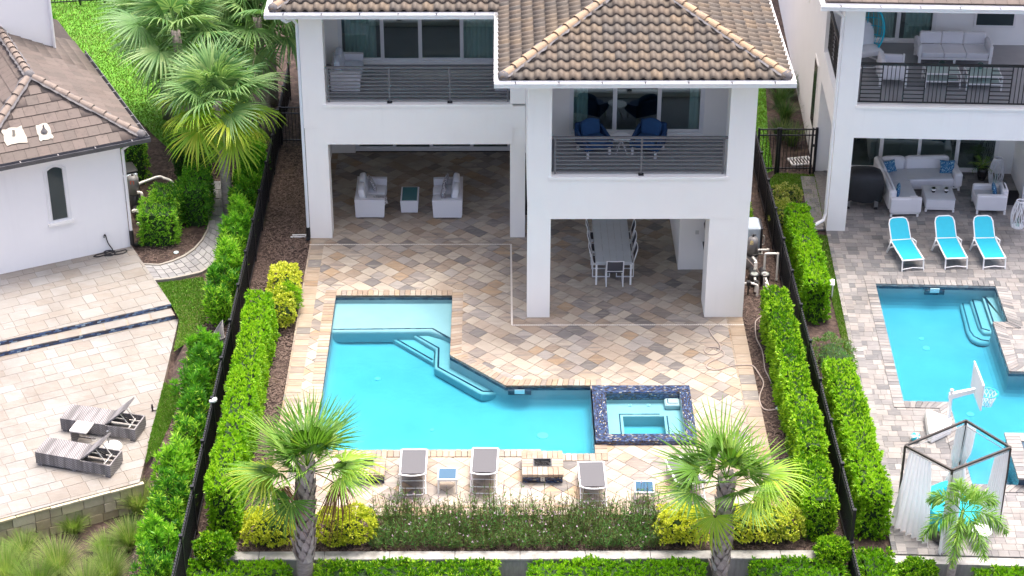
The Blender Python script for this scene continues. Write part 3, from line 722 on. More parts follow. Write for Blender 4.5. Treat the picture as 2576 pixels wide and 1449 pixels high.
# stone retaining wall under the lower patio
wall = thing('retaining_wall', 'low yellow stone retaining wall under the cream patio edge', 'wall', (PA.x, PA.y, -1.0))
dv = (Vector(L4)-Vector(L3)).normalized(); nv = Vector((-dv.y, dv.x)); nv = nv if nv.y < 0 else -nv
mb = MB(); mb.prism([Vector(L3)-nv*.25, Vector(L3)-nv*.02, Vector(L3)+dv*9-nv*.02, Vector(L3)+dv*9-nv*.25], -1.15, LPZ-.06); mb.build('core', 'sand_bed', wall, world=True)
rs = random.Random(5)
for row, (za, zb) in enumerate(((-1.12, -.86), (-.855, -.60), (-.595, LPZ-.08), (LPZ-.075, LPZ-.02))):
    s_ = -.1
    while s_ < 6.5:
        L = rs.uniform(.25, .55) if row < 3 else rs.uniform(.5, .9); pr = rs.uniform(.0, .05)+(.05 if row == 3 else 0)
        a = Vector(L3)+dv*(s_+.008); b = Vector(L3)+dv*(s_+L-.008); mb = MB(); mb.r = rs.uniform(.01, .99)
        mb.prism([a-nv*.04, b-nv*.04, b+nv*(pr+rs.uniform(0, .02)), a+nv*pr], za+rs.uniform(0, .01), zb-rs.uniform(0, .012)); mb.build('stone', 'stone_yellow', wall, world=True); s_ += L
# ================================================================ curved grey path
inner = [lp(*p, -.03) for p in ((360, 664), (400, 666), (433, 656), (462, 643), (487, 626), (507, 603), (520, 580), (525, 560), (522, 540), (518, 500), (515, 455))]
outer = [lp(*p, -.03) for p in ((388, 707), (430, 703), (470, 695), (508, 686), (535, 668), (553, 640), (565, 605), (572, 575), (574, 545), (573, 500), (560, 455))]
path = tag(MB().build('garden_path', 'sand_bed_grey'), kind='structure')
mb = MB()
for i in range(len(inner)-1): mb.prism([inner[i], outer[i], outer[i+1], inner[i+1]], -.10, -.04)
me = mb.build('tmp', 'sand_bed_grey'); path.data = me.data; bpy.data.objects.remove(me)
rs = random.Random(3); pcs = []
def lerp2(a, b, t_): return (a[0]+(b[0]-a[0])*t_, a[1]+(b[1]-a[1])*t_)
for i in range(len(inner)-1):
    for h in range(2):
        A0, A1 = lerp2(inner[i], inner[i+1], h*.5+.02), lerp2(inner[i], inner[i+1], h*.5+.48); B0, B1 = lerp2(outer[i], outer[i+1], h*.5+.02), lerp2(outer[i], outer[i+1], h*.5+.48)
        cuts = [.08, .36, .64, .92] if (i+h) % 2 else [.08, .24, .5, .78, .92]
        for c0, c1 in zip(cuts, cuts[1:]): pcs.append([ccw([lerp2(A0, B0, c0+.01), lerp2(A0, B0, c1-.01), lerp2(A1, B1, c1-.01), lerp2(A1, B1, c0+.01)])])
lay(path, pcs, -.02, 'path_paver', limit=300, seed=8, rough=.004, minarea=0)
kb = []
for side_, other in ((inner, outer), (outer, inner)):
    for i in range(len(side_)-1):
        kb.append([ccw([lerp2(side_[i], other[i], 0), lerp2(side_[i], other[i], .07), lerp2(side_[i+1], other[i+1], .07), lerp2(side_[i+1], other[i+1], .0)])])
lay(path, kb, 0.0, 'kerb_stone', name='kerb', limit=300, minarea=0)
# ================================================================ right deck and pool (own frame)
def rl(P): return xform(P, MR)
RP_A = rect(1.08, 4.04, -9.2, -3.15); RP_N = rect(4.04, 4.45, -5.12, -3.15); RP_B = rect(2.25, 9.0, -12.8, -7.66)
rcells = [rect(.33, .80, -15.6, 4.1), rect(.80, 9, -2.85, 4.1), rect(4.75, 9, -7.36, -2.85), rect(4.34, 4.75, -7.36, -5.42), rect(.80, 1.95, -15.6, -9.5), rect(1.95, 9, -15.6, -13.1)]
mb = MB()
for c in rcells+[rect(0, .33, -15.6, 4.1)]: mb.prism(ccw(rl(c)), -.075, -.014)
deckr = tag(mb.build('patio', 'sand_bed_grey'), kind='structure')
lay(deckr, pave([rl(c) for c in rcells], RR, [.24, .24], [.16, .24, .32, .32], 31, .008), 0, 'grey_paver', limit=300, seed=12)
lay(deckr, pave([ccw(rl(rect(0, .33, -15.6, 0)))], RR+PI/2, .33, [.16, .24, .3], 33, .008), 0, 'grey_paver', name='border_paver', limit=80, seed=13)
def outline_r(): return [(1.08, -3.15), (1.08, -9.2), (2.25, -9.2), (2.25, -12.8), (9, -12.8), (9, -7.66), (4.04, -7.66), (4.04, -5.12), (4.45, -5.12), (4.45, -3.15)]
POR = rl(outline_r())
mb = shell(POR, -.70, -.012)
poolr = tag(mb.build('pool_basin', 'plaster'), kind='structure')
cr = []
def cb(a, b, c, d, n): cr.extend([[ccw(rl(q[0]))] for q in bricks_between(a, b, c, d, n)])
cb((1.08, -9.5), (1.08, -2.85), (.80, -2.85), (.80, -9.5), 44); cb((1.08, -3.15), (4.75, -3.15), (4.75, -2.85), (1.08, -2.85), 24); cb((4.45, -3.15), (4.45, -5.12), (4.75, -5.42), (4.75, -3.15), 14)
cb((4.04, -5.12), (4.45, -5.12), (4.75, -5.42), (4.34, -5.42), 3); cb((4.04, -5.12), (4.04, -7.66), (4.34, -7.36), (4.34, -5.42), 17); cb((4.04, -7.66), (9, -7.66), (9, -7.36), (4.34, -7.36), 30)
cb((1.08, -9.2), (2.25, -9.2), (1.95, -9.5), (1.08, -9.5), 7); cb((2.25, -9.2), (2.25, -12.8), (1.95, -13.1), (1.95, -9.5), 23); cb((2.25, -12.8), (9, -12.8), (9, -13.1), (1.95, -13.1), 44)
lay(poolr, cr, .022, 'grey_paver', name='coping_brick', thick=.07, limit=300, seed=14, rough=.003, minarea=0)
band(POR, -.13, -.052, .008, poolr)
mb = MB(); mb.prism(offset(POR, .004), -.696, -.07); tag(mb.build('water', 'pool_water_right'), kind='structure')
def rstep(P, z, name='pool_step'):
    mb = MB(); mb.prism(ccw(rl(P)), -.698, z); soft(mb.build(name, 'plaster', poolr))
def arc(cx, cy, r, a0, a1, n=8): return [(cx+r*math.cos(a0+(a1-a0)*i/n), cy+r*math.sin(a0+(a1-a0)*i/n)) for i in range(n+1)]
def rq(L, z): return [tuple((MRI @ g(u, v, z))[:2]) for u, v in L]
p1_ = rq([(2467, 735), (2494, 815)], -.34)
rstep(p1_+[(4.56, p1_[1][1]), (4.56, -3.04), (p1_[0][0]-.01, -3.04)], -.34)
rstep(rq([(2436, 744), (2462, 822), (2474, 837)], -.45)+[(4.14, rq([(2491, 838)], -.45)[0][1]), (4.14, -3.2)], -.45)
rstep(rq([(2411, 752), (2432, 835), (2442, 852), (2462, 862)], -.56)+[(4.14, rq([(2491, 866)], -.56)[0][1]), (4.14, -3.4)], -.56)
for L, z in (([(2474, 735), (2499, 811)], -.34), ([(2444, 746), (2469, 826), (2490, 832)], -.45), ([(2419, 754), (2440, 832), (2450, 846), (2468, 855), (2488, 858)], -.56)):
    strip(rl(rq(L, z)), z, .045, 'tile_trim', 'waterline_tile', poolr)
q = MR @ Vector((2.75, -3.15, 0))
mb = MB(); mb.box(-.28, .28, -.055, -.003, -.28, -.14); mb.xf(Matrix.Translation(q) @ Matrix.Rotation(RR, 4, 'Z')); mb.build('skimmer_frame', 'waterline_tile', poolr)
mb = MB(); mb.box(-.13, .13, -.075, -.06, -.2, -.06); mb.xf(Matrix.Translation(q) @ Matrix.Rotation(RR, 4, 'Z')); mb.build('skimmer_mouth', 'pool_fitting', poolr)
for (u, v, r) in ((2350, 755, .08), (2318, 852, .07), (2330, 876, .1), (2441, 1042, .1)):
    p = g(u, v, -.69); mb = MB(); mb.lathe([(r, 0), (r*.96, .01), (.001, .015)], (p.x, p.y, -.69), 18); mb.build('floor_drain', 'pool_fitting', poolr)
# raised right-hand spa wall at the frame edge
mb = MB(); mb.box(3.35, 6.5, -12.79, -11.0, -1.2, .25); mb.xf(MR); w2 = tag(mb.build('raised_pool_wall', 'waterline_tile', poolr))
rw = [[ccw(rl(q[0]))] for q in bricks_between((3.65, -12.9), (3.65, -10.95), (3.3, -10.95), (3.3, -12.9), 12)]+[[ccw(rl(q[0]))] for q in bricks_between((3.65, -10.95), (6.5, -10.95), (6.5, -11.3), (3.65, -11.3), 18)]
lay(poolr, rw, .29, 'grey_paver', name='coping_brick', thick=.05, limit=100, seed=15, minarea=0)
# ================================================================ building helpers
def wbox(name, mat, parent, *b, world=True, M=None):
    mb = MB(); mb.box(*b)
    if M is not None: mb.xf(M)
    return mb.build(name, mat, parent, world=world)
BT = {}
def tile_base(kind):
    if kind in BT: return BT[kind]
    bm = bmesh.new()
    if kind == 'barrel':
        tw, L, n = .295, .44, 12; prof = []
        for i in range(n+1):
            t_ = i/n; x = t_*tw
            z = .075*math.sin(PI*t_/.62) if t_ < .62 else -.020*math.sin(PI*(t_-.62)/.38)
            prof.append((x, z))
        rows = [(0, .052-.06), (0, .052), (L*.5, .018), (L, -.018)]
    else:
        tw, L, n = .33, .44, 1; prof = [(.004, 0), (tw-.004, 0)]; rows = [(0, -.012), (0, .022), (L, -.006)]
    vv = [[bm.verts.new((x, y, z+dz)) for x, z in prof] for y, dz in rows]
    for a, b in zip(vv, vv[1:]):
        for i in range(len(prof)-1): bm.faces.new((a[i], a[i+1], b[i+1], b[i]))
    me = bpy.data.meshes.new(kind+'_tile'); bm.to_mesh(me); bm.free()
    if kind == 'barrel': me.polygons.foreach_set('use_smooth', [True]*len(me.polygons))
    BT[kind] = (me, tw); return BT[kind]
def roof_face(items, kind, O, ex, es, W, S, expo, kL=None, kR=None, keep=None, stagger=0.0):
    """collect tile placements of one roof plane; kL / kR: eave-run of the hips per slope length"""
    me, tw = tile_base(kind); O, ex, es = Vector(O), Vector(ex).normalized(), Vector(es).normalized(); nz = ex.cross(es).normalized()
    nc = int(round(W/tw)); tw2 = W/nc
    for r in range(int(S/expo)+1):
        s_ = r*expo
        off = stagger*(r % 2)*tw2
        for c in range(-1, nc+1):
            a = c*tw2+off
            lo = s_*kL if kL is not None else -1e9; hi = W-s_*kR if kR is not None else 1e9
            slo = (s_+.4)*kL if kL is not None else -1e9; shi = W-(s_+.4)*kR if kR is not None else 1e9
            if a+tw2 < lo or a > hi: continue
            if kL is None and a < -.01: continue
            if kR is None and a+tw2 > W+.01: continue
            if keep and not keep(a, s_): continue
            P = O+ex*a+es*s_
            M = Matrix.Translation(P) @ Matrix((ex*(tw2/tw), es, nz)).transposed().to_4x4()
            cut = []
            if a < slo: cut.append(((-a)/(tw2/tw), s_, kL, -1))
            if a+tw2 > shi: cut.append(((W-a)/(tw2/tw), s_, kR, 1))
            items.append((P.y, M, cut, kind, tw2/tw))
def lay_tiles(parent, items, mat, limit=300, name='roof_tile'):
    items.sort(key=lambda t_: t_[0]); Wi = WM[parent.name].inverted(); rest = MB(); rs = random.Random(3); sh = {}
    for i, (d, M, cut, kind, sx) in enumerate(items):
        me, tw = tile_base(kind)
        if cut:
            bm = bmesh.new(); bm.from_mesh(me)
            for (x0, s0, k, sg) in cut:
                # hip line in tile space: x = x0 + sign * k * (y + s0) / sx
                n_ = Vector((sg, -sg*(-sg)*k/sx, 0)) if sg < 0 else Vector((1, k/sx, 0))
                if sg < 0: n_ = Vector((-1, k/sx, 0)); p_ = Vector((x0+k*s0/sx, 0, 0))
                else: p_ = Vector((x0-k*s0/sx, 0, 0))
                bmesh.ops.bisect_plane(bm, geom=bm.verts[:]+bm.edges[:]+bm.faces[:], plane_co=p_, plane_no=n_, clear_outer=True)
            if not bm.faces: bm.free(); continue
            m2 = bpy.data.meshes.new('cut_tile'); bm.to_mesh(m2); bm.free(); m2.polygons.foreach_set('use_smooth', [True]*len(m2.polygons))
        else:
            if kind not in sh:
                sh[kind] = me.copy(); sh[kind].materials.append(M_[mat])
            m2 = sh[kind]
        if i < limit:
            if cut: m2.materials.append(M_[mat])
            o = place(m2, name, parent); jz = Matrix.Rotation(rs.uniform(-.008, .008), 4, 'Z'); o.matrix_local = Wi @ M @ jz
        else:
            rest.r = rs.uniform(.01, .99); rest.add([M @ v.co for v in m2.vertices], [tuple(p.vertices) for p in m2.polygons])
    if rest.v: rest.build(name+'_field', mat, parent, world=True, kind='stuff', smooth=True)
def hip_caps(parent, a, b, mat, r=.13, L=.40, name='ridge_tile', endcap=True):
    a, b = Vector(a), Vector(b); d = (b-a).normalized(); n = max(1, int((b-a).length/L)); side = d.cross(Vector((0, 0, 1))).normalized(); up = side.cross(d)
    rs = random.Random(int(abs(a.x*100+b.y*10)))
    for i in range(n):
        p = a+d*(i*L-.03); q = a+d*(i*L+L+.03); mb = MB(); mb.r = rs.uniform(.01, .99); v = []
        for k, (c, rr, lift) in enumerate(((p, r, .035), (q, r*.86, .0))):
            for j in range(9):
                an = PI*j/8; v.append(c+side*math.cos(an)*rr+up*(math.sin(an)*rr*.95+lift-.02))
            for j in range(8, -1, -1):
                an = PI*j/8; v.append(c+side*math.cos(an)*(rr-.02)+up*(math.sin(an)*(rr-.02)*.95+lift-.02))
        f = [(j, j+1, 18+j+1, 18+j) for j in range(17)]+[tuple(range(17, -1, -1)), tuple(range(18, 36))]
        mb.add(v, f); mb.build(name, mat, parent, world=True, smooth=False)
    # cement bed
    mb = MB(); N = int((b-a).length/.11)
    for sgn in (-1, 1):
        pts = []
        for i in range(N+1):
            c = a+d*((b-a).length*i/N); w0 = r*.93; w1 = r*rs.uniform(1.15, 1.6)
            pts += [c+side*sgn*w0+up*.035, c+side*sgn*w1+up*.012]
        mb.add(pts, [(2*i, 2*i+1, 2*i+3, 2*i+2) for i in range(N)])
    mb.build('cement_bed', 'roof_cement', parent, world=True)
    if endcap:
        mb = MB(); v = [a-d*.02+up*.02]; mb.lathe([(.001, -.1), (.15, -.06), (.155, .0), (.12, .09), (.05, .13), (.001, .14)], (0, 0, 0), 12)
        mb.xf(Matrix.Translation(a+up*.0)); mb.build('hip_end', 'roof_cement', parent, world=True, smooth=True)
def gutter(parent, a, b, out, mat, z0, z1, w=.13, straps=1.0, end=.0):
    """open trough from a to b (2D), out = outward 2D direction"""
    a, b, o = Vector((*a, 0)), Vector((*b, 0)), Vector((*out, 0)); mb = MB()
    prof = [(0, z1+.02), (0, z0), (w*.75, z0), (w*.82, z0+.05), (w, z1-.03), (w, z1), (w-.018, z1), (w-.018, z1-.03), (w*.75, z0+.06), (w*.7, z0+.012), (.012, z0+.012), (.012, z1+.02)]
    v = [a+o*x+Vector((0, 0, z)) for x, z in prof]+[b+o*x+Vector((0, 0, z)) for x, z in prof]; n = len(prof)
    mb.add(v, [(i, (i+1) % n, n+(i+1) % n, n+i) for i in range(n)]+[tuple(range(n)), tuple(range(2*n-1, n-1, -1))])
    gt = mb.build('gutter', mat, parent, world=True)
    L = (b-a).length; d = (b-a).normalized(); k = max(2, int(L/straps))
    for i in range(k):
        c = a+d*(L*(i+.5)/k); mb = MB(); mb.bar(c+Vector((0, 0, z1))-o*.005, c+o*(w+.004)+Vector((0, 0, z1+.004)), .035, .008); mb.build('gutter_strap', 'steel' if mat != 'gutter_dark' else 'vent_grey', gt, world=True)
    return gt
def railing_h(parent, x0, x1, y, z0, z1, posts, nsl, mat='rail_grey'):
    r = MB(); r.box(x0, x1, y-.035, y+.035, z1-.055, z1); top = r.build('railing', mat, parent, world=True)
    for px in posts: wbox('post', mat, top, px-.025, px+.025, y-.022, y+.022, z0, z1-.055)
    for px in posts[1:-1]: wbox('post_foot', 'rail_black', top, px-.07, px+.07, y-.10, y+.03, z0-.012, z0+.012)
    for i in range(nsl):
        z = z0+.06+(z1-.13-z0-.06)*i/(nsl-1)
        for a, b in zip(posts, posts[1:]): wbox('slat', mat, top, a+.025, b-.025, y-.014, y+.014, z-.017, z+.017)
    return top
def sliding_door(parent, xs_, y, z0, z1, frame='white_metal', fw=.055, M=None, name='sliding_door'):
    mb = MB(); mb.box(xs_[0]-.06, xs_[-1]+.06, y-.05, y+.06, z0-.05, z0+.02); mb.box(xs_[0]-.06, xs_[0], y-.05, y+.06, z0+.02, z1); mb.box(xs_[-1], xs_[-1]+.06, y-.05, y+.06, z0+.02, z1); mb.box(xs_[0]-.06, xs_[-1]+.06, y-.05, y+.06, z1, z1+.06)
    if M is not None: mb.xf(M)
    dr = mb.build(name, frame, parent, world=True)
    for i, (a, b) in enumerate(zip(xs_, xs_[1:])):
        yy = y-.02 if i % 2 else y+.02
        mb = MB(); mb.box(a, a+fw, yy-.02, yy+.02, z0+.02, z1); mb.box(b-fw, b, yy-.02, yy+.02, z0+.02, z1); mb.box(a+fw, b-fw, yy-.02, yy+.02, z0+.02, z0+.02+fw*1.3); mb.box(a+fw, b-fw, yy-.02, yy+.02, z1-fw, z1)
        if M is not None: mb.xf(M)
        mb.build('frame', frame, dr, world=True)
        mb = MB(); mb.box(a+fw-.004, b-fw+.004, yy-.005, yy+.005, z0+.02+fw*1.3-.004, z1-fw+.004)
        if M is not None: mb.xf(M)
        mb.build('pane', 'window_glass', dr, world=True)
    return dr
def curtain(parent, x0, x1, y, z0, z1, mat='curtain', M=None, amp=.05, wave=.13):
    n = max(8, int((x1-x0)/.025)); v = []; f = []
    for i in range(n+1):
        x = x0+(x1-x0)*i/n; yy = y+amp*math.sin(2*PI*(x-x0)/wave)+.02*math.sin(17*x)
        v += [(x, yy, z0), (x, yy, z1)]
    for i in range(n): f.append((2*i, 2*i+2, 2*i+3, 2*i+1))
    mb = MB(); mb.add(v, f)
    if M is not None: mb.xf(M)
    return mb.build('curtain', mat, parent, world=True, smooth=True)
def room(parent, x0, x1, y0, y1, z0, z1, M=None):
    mb = MB(); mb.add([(x0,y0,z0),(x1,y0,z0),(x1,y1,z0),(x0,y1,z0),(x0,y0,z1),(x1,y0,z1),(x1,y1,z1),(x0,y1,z1)], [(0,1,2,3),(7,6,5,4),(1,5,6,2),(2,6,7,3),(3,7,4,0)])
    if M is not None: mb.xf(M)
    return mb.build('room', 'room', parent, world=True)
# ================================================================ main house
YL, YR = 51.56, 46.98; ZB, ZT, ZL, ZC = 3.06, 3.57, 4.25, 7.0
H = thing('house', 'two storey white house with barrel tile roof and two balconies behind the turquoise pool', 'house', (.5, 52.0, 0))
wb = lambda nm, mt, *b: wbox(nm, mt, H, *b)
# left wing
wb('column', 'stucco', XL, -4.94, YL, YL+.64, 0, ZB+.507)
wb('column', 'stucco', .29, .726, YL+.03, YL+.64, 0, ZB+.507)
wb('pier', 'stucco', XL-.012, -4.94, YL-.012, YL+.66, ZB+.51, 7.25)
wb('pier', 'stucco', .29, .724, YL-.012, YL+.66, ZL+.08, 7.25)
wb('beam', 'stucco', XL+.36, .36, YL-.012, YL+.3, ZB, ZB+.51)
wb('beam', 'stucco', XL-.011, .722, YL-.011, YL+.31, ZB+.51, ZL)
wb('sill', 'stucco_trim', -5.02, .36, YL-.055, YL+.28, ZL, ZL+.075)
wb('lintel', 'stucco', -4.94, .29, YL-.008, YL+.3, ZC, 7.25)
wb('floor_slab', 'balcony_floor', XL+.05, .70, YL+.285, 57.2, ZB+.06, 4.20)
wb('ceiling', 'ceiling', XL+.02, .72, YL+.32, 57.2, ZB+.02, ZB+.055)
wb('ceiling', 'ceiling', XL+.02, .72, YL+.02, 54.6, 7.0, 7.06)
wb('wall', 'stucco', XL, XL+.22, YL+.66, 66, 0, 7.2)
yu = 54.65
XS = [py(u, 163, yu).x for u in (858, 963, 1058, 1162)]+[.05]
wb('wall', 'stucco', XL+.22, XS[0]-.06, yu, yu+.2, 4.2, 7.05); wb('wall', 'stucco', .11, .724, yu, yu+.2, 4.2, 7.05)
wb('door_sill', 'stucco_trim', XS[0]-.06, .11, yu-.02, yu+.2, 4.2, 4.235)
sliding_door(H, XS, yu+.08, 4.28, 6.93)
room(H, XL+.25, .70, yu+.22, 58.5, 4.2, 7.05)
curtain(H, XS[0]+.12, XS[0]+1.05, yu+.33, 4.22, 7.0); curtain(H, XS[3]+.05, XS[4]-.02, yu+.33, 4.22, 7.0)
gy = 57.3
GX = [g(u, 385).x for u in (900, 993, 1085, 1187, 1281)]
wb('wall', 'stucco', XL+.22, GX[0]-.07, gy-.05, gy+.2, 0, 3.1); wb('wall', 'stucco', GX[-1]+.07, .9, gy-.05, gy+.2, 0, 3.1)
sliding_door(H, GX, gy+.05, .09, 2.5); wb('wall', 'stucco', GX[0]-.07, GX[-1]+.07, gy-.05, gy+.2, 2.57, 3.1); room(H, XL+.25, .9, gy+.22, 61, 0, 3.1)
railing_h(H, -4.94, .29, YL+.11, ZL+.10, 5.43, [-4.86, -3.13, -1.42, .22], 9)
# right wing
wb('column', 'stucco', .73, 1.35, YR, YR+.62, 0, ZB+.507)
wb('column', 'stucco', 5.6, XR, YR, YR+.95, 0, ZB+.507)
wb('beam', 'stucco', 1.08, 6.28, YR-.012, YR+.3, ZB, ZB+.51)
wb('beam', 'stucco', .718, XR+.012, YR-.011, YR+.31, ZB+.51, ZL)
wb('beam', 'stucco', .732, 1.02, YR+.32, YL+.02, ZB+.01, 4.19)
wb('pier', 'stucco', .719, 1.35, YR-.010, YR+.62, ZL, 7.25); wb('pier', 'stucco', 5.97, XR+.011, YR-.010, YR+.62, ZL, 7.25)
wb('wall', 'stucco', .728, .95, YR+.62, 54.6, 4.2, 7.2); wb('wall', 'stucco', XR-.2, XR, YR+.96, 66, 0, 7.2)
wb('sill', 'stucco_trim', 1.28, 6.02, YR-.055, YR+.28, ZL, ZL+.075)
wb('lintel', 'stucco', 1.35, 5.97, YR-.008, YR+.3, ZC, 7.25)
wb('floor_slab', 'balcony_floor', 1.03, XR-.21, YR+.285, 53.2, ZB+.06, 4.20)
wb('ceiling', 'ceiling', 1.03, XR-.21, YR+.32, 53.2, ZB+.02, ZB+.055); wb('ceiling', 'ceiling', .95, XR-.2, YR+.02, 49.7, 7.0, 7.06)
yr = 49.7
RX = [py(u, 340, yr).x for u in (1437, 1545, 1656, 1763)]
wb('wall', 'stucco', .95, RX[0]-.06, yr, yr+.2, 4.2, 7.05); wb('wall', 'stucco', RX[-1]+.06, XR-.2, yr, yr+.2, 4.2, 7.05)
sliding_door(H, RX, yr+.08, 4.27, 6.93); wb('door_sill', 'stucco_trim', RX[0]-.06, RX[-1]+.06, yr-.02, yr+.2, 4.2, 4.225)
room(H, .96, XR-.21, yr+.22, 53.6, 4.2, 7.05); curtain(H, RX[0]+.06, RX[0]+.45, yr+.33, 4.22, 7.0); curtain(H, RX[-1]-.32, RX[-1]-.02, yr+.33, 4.22, 7.0)
railing_h(H, 1.35, 5.97, YR+.11, ZL+.10, 5.43, [1.45, 3.72, 5.88], 9)
# dining lanai: stub wall of the summer kitchen and back wall
SX0, SX1 = g(1705, 678).x, g(1758, 678).x; SY = g(1705, 678).y
wb('wall', 'stucco', SX0, XR-.21, SY, 53.2, 0, ZB+.01)
wb('wall', 'stucco', .95, SX0, 53.2, 53.4, 0, ZB+.05)
wb('outlet', 'outlet', g(1735, 600).x-.05, g(1735, 600).x+.05, SY-.012, SY-.001, 1.15, 1.27)
# roofs
RF = thing('tmp', 'x', 'y'); bpy.data.objects.remove(RF)
EZ = 7.42; EX0, EX1, EY = -.02, 7.38, YR-.73; PT = R(20.7); c_, s_n = math.cos(PT), math.sin(PT); hw = (EX1-EX0)/2; AZ = EZ+hw*math.tan(PT); AY = EY+hw; AX = (EX0+EX1)/2
mb = MB(); dz = .03
back = 64
mb.add([(EX0, EY, EZ-dz), (EX1, EY, EZ-dz), (AX, AY, AZ-dz), (EX0, back, EZ-dz), (EX1, back, EZ-dz), (AX, back, AZ-dz)], [(0, 1, 2), (0, 2, 5, 3), (1, 4, 5, 2)])
LX0, LY = -6.30, YL-.73; LH = 4.2
mb.add([(LX0, LY, EZ-dz), (EX0+.0, LY, EZ-dz), (EX0+LH, LY+LH, EZ+LH*math.tan(PT)-dz), (LX0+LH, LY+LH, EZ+LH*math.tan(PT)-dz), (LX0, LY+LH*2, EZ-dz)], [(0, 1, 2, 3), (0, 3, 4)])
roof = mb.build('roof', 'roof_dark', H, world=True)
it = []
roof_face(it, 'barrel', (EX0, EY, EZ), (1, 0, 0), (0, c_, s_n), EX1-EX0, hw/c_-.1, .335, c_, c_)
roof_face(it, 'barrel', (EX1, EY, EZ), (0, 1, 0), (-c_, 0, s_n), 8.2, hw/c_-.1, .335, c_, None)
roof_face(it, 'barrel', (EX0, EY+8.2, EZ), (0, -1, 0), (c_, 0, s_n), 8.2, hw/c_-.1, .335, None, c_)
it2 = []
roof_face(it2, 'barrel', (LX0, LY, EZ), (1, 0, 0), (0, c_, s_n), EX0-LX0, 1.4, .335, c_, None)
lay_tiles(roof, it, 'barrel_tile', 300); lay_tiles(roof, it2, 'barrel_tile', 70)
hip_caps(roof, (EX0+.12, EY+.12, EZ+.07), (AX, AY, AZ+.04), 'ridge_tile'); hip_caps(roof, (EX1-.12, EY+.12, EZ+.07), (AX, AY, AZ+.04), 'ridge_tile')
hip_caps(roof, (LX0+.12, LY+.12, EZ+.07), (LX0+2.2, LY+2.2, EZ+2.1*math.tan(PT)+.05), 'ridge_tile')
# fascia, soffit, gutters
wb('soffit', 'stucco_trim', EX0+.02, EX1-.02, EY+.02, YR+.3, 7.25, 7.275); wb('soffit', 'stucco_trim', XR-.2, EX1-.03, YR+.31, 60, 7.25, 7.275); wb('soffit', 'stucco_trim', EX0+.02, .73, YR+.31, YL, 7.25, 7.275)
wb('soffit', 'stucco_trim', LX0+.02, EX0, LY+.02, YL+.3, 7.25, 7.275); wb('soffit', 'stucco_trim', LX0+.03, XL+.2, YL+.31, 60, 7.25, 7.275)
wb('fascia', 'stucco_trim', EX0, EX1, EY, EY+.02, 7.22, 7.40); wb('fascia', 'stucco_trim', EX1-.02, EX1, EY+.021, 60, 7.22, 7.40); wb('fascia', 'stucco_trim', EX0, EX0+.02, EY+.021, LY, 7.22, 7.40); wb('fascia', 'stucco_trim', LX0, EX0, LY, LY+.02, 7.22, 7.40); wb('fascia', 'stucco_trim', LX0, LX0+.02, LY+.021, 60, 7.22, 7.40)
gutter(H, (EX0-.13, EY-.003), (EX1+.13, EY-.003), (0, -1), 'white_gloss', 7.235, 7.375)
gutter(H, (EX1+.003, EY-.002), (EX1+.003, 60), (1, 0), 'white_gloss', 7.236, 7.376); gutter(H, (EX0-.003, LY-.01), (EX0-.003, EY-.002), (-1, 0), 'white_gloss', 7.236, 7.376, straps=.9)
gutter(H, (LX0-.13, LY-.003), (EX0-.14, LY-.003), (0, -1), 'white_gloss', 7.235, 7.375); gutter(H, (LX0-.003, 60), (LX0-.003, LY-.002), (-1, 0), 'white_gloss', 7.236, 7.376)
mb = MB(); mb.tube([(LX0+.35, LY-.06, 7.22), (LX0+.45, LY+.05, 7.1), (XL-.16, YL-.1, 6.95), (XL-.06, YL+.02, 6.75), (XL-.06, YL+.02, .35)], .045, 8); mb.build('downspout', 'downspout', H, world=True)
mb = MB(); mb.tube([(XL-.06, YL+.02, .36), (XL-.06, YL+.02, .05), (XL-.10, YL-.03, -.06)], .06, 8); mb.build('drain_elbow', 'hose_black', H, world=True)
# ================================================================ left house (own frame, rotated)
HL = thing('house', 'white single storey wing with brown flat tile roof beside the cream patio', 'house', tuple(OL_), RL)
def lb(nm, mt, *b, parent=None): return wbox(nm, mt, parent or HL, *b, world=False)
OV, LEZ = .60, 3.68; LP = R(28); lc, ls = math.cos(LP), math.sin(LP); LHW = 2.5; LA = LEZ+LHW*math.tan(LP)
WW = 2*LHW-2*OV
lb('wall', 'stucco_left', -3.82, 0, 0, .25, -.05, 3.55); lb('wall', 'stucco_left', -3.82, -3.57, .25, 9, -.05, 3.55); lb('wall', 'stucco_left', -.25, 0, .25, 9, -.3, 3.55)
# arched window
ml = MLI
wc = (ml @ py(146, 480, OL_.y-.8)).x
wx = -((328-146)/(328-0))*3.82*1.0
zc0, zc1 = .62, 2.05
def wpt(u, v):
    # intersect view ray with the facade plane (local y = 0)
    o = ml @ Vector((0, 0, CAM_H)); d = ml.to_3x3() @ ray(u, v); t_ = -o.y/d.y; return o+d*t_
wa, wb_, wt = wpt(132, 555), wpt(172, 548), wpt(137, 420)
w0, w1 = wa.x, wb_.x; wz0, wz1 = (wa.z+wb_.z)/2, wpt(140, 418).z
def arch(x0, x1, z0, z1, r): return [(x0, z0), (x1, z0), (x1, z1-r)]+[(x1-(x1-x0)*k/8, z1-r+r*math.sin(PI*k/8)) for k in range(1, 8)]+[(x0, z1-r)]
def wall_poly(pts, y0, y1): 
    n = len(pts); v = [(p[0], y0, p[1]) for p in pts]+[(p[0], y1, p[1]) for p in pts]
    return v, [tuple(range(n)), tuple(range(2*n-1, n-1, -1))]+[(i, n+i, n+(i+1) % n, (i+1) % n) for i in range(n)]
mb = MB(); ou = arch(w0-.10, w1+.10, wz0-.06, wz1+.05, .12); inn = arch(w0, w1, wz0, wz1, .10); n = len(ou)
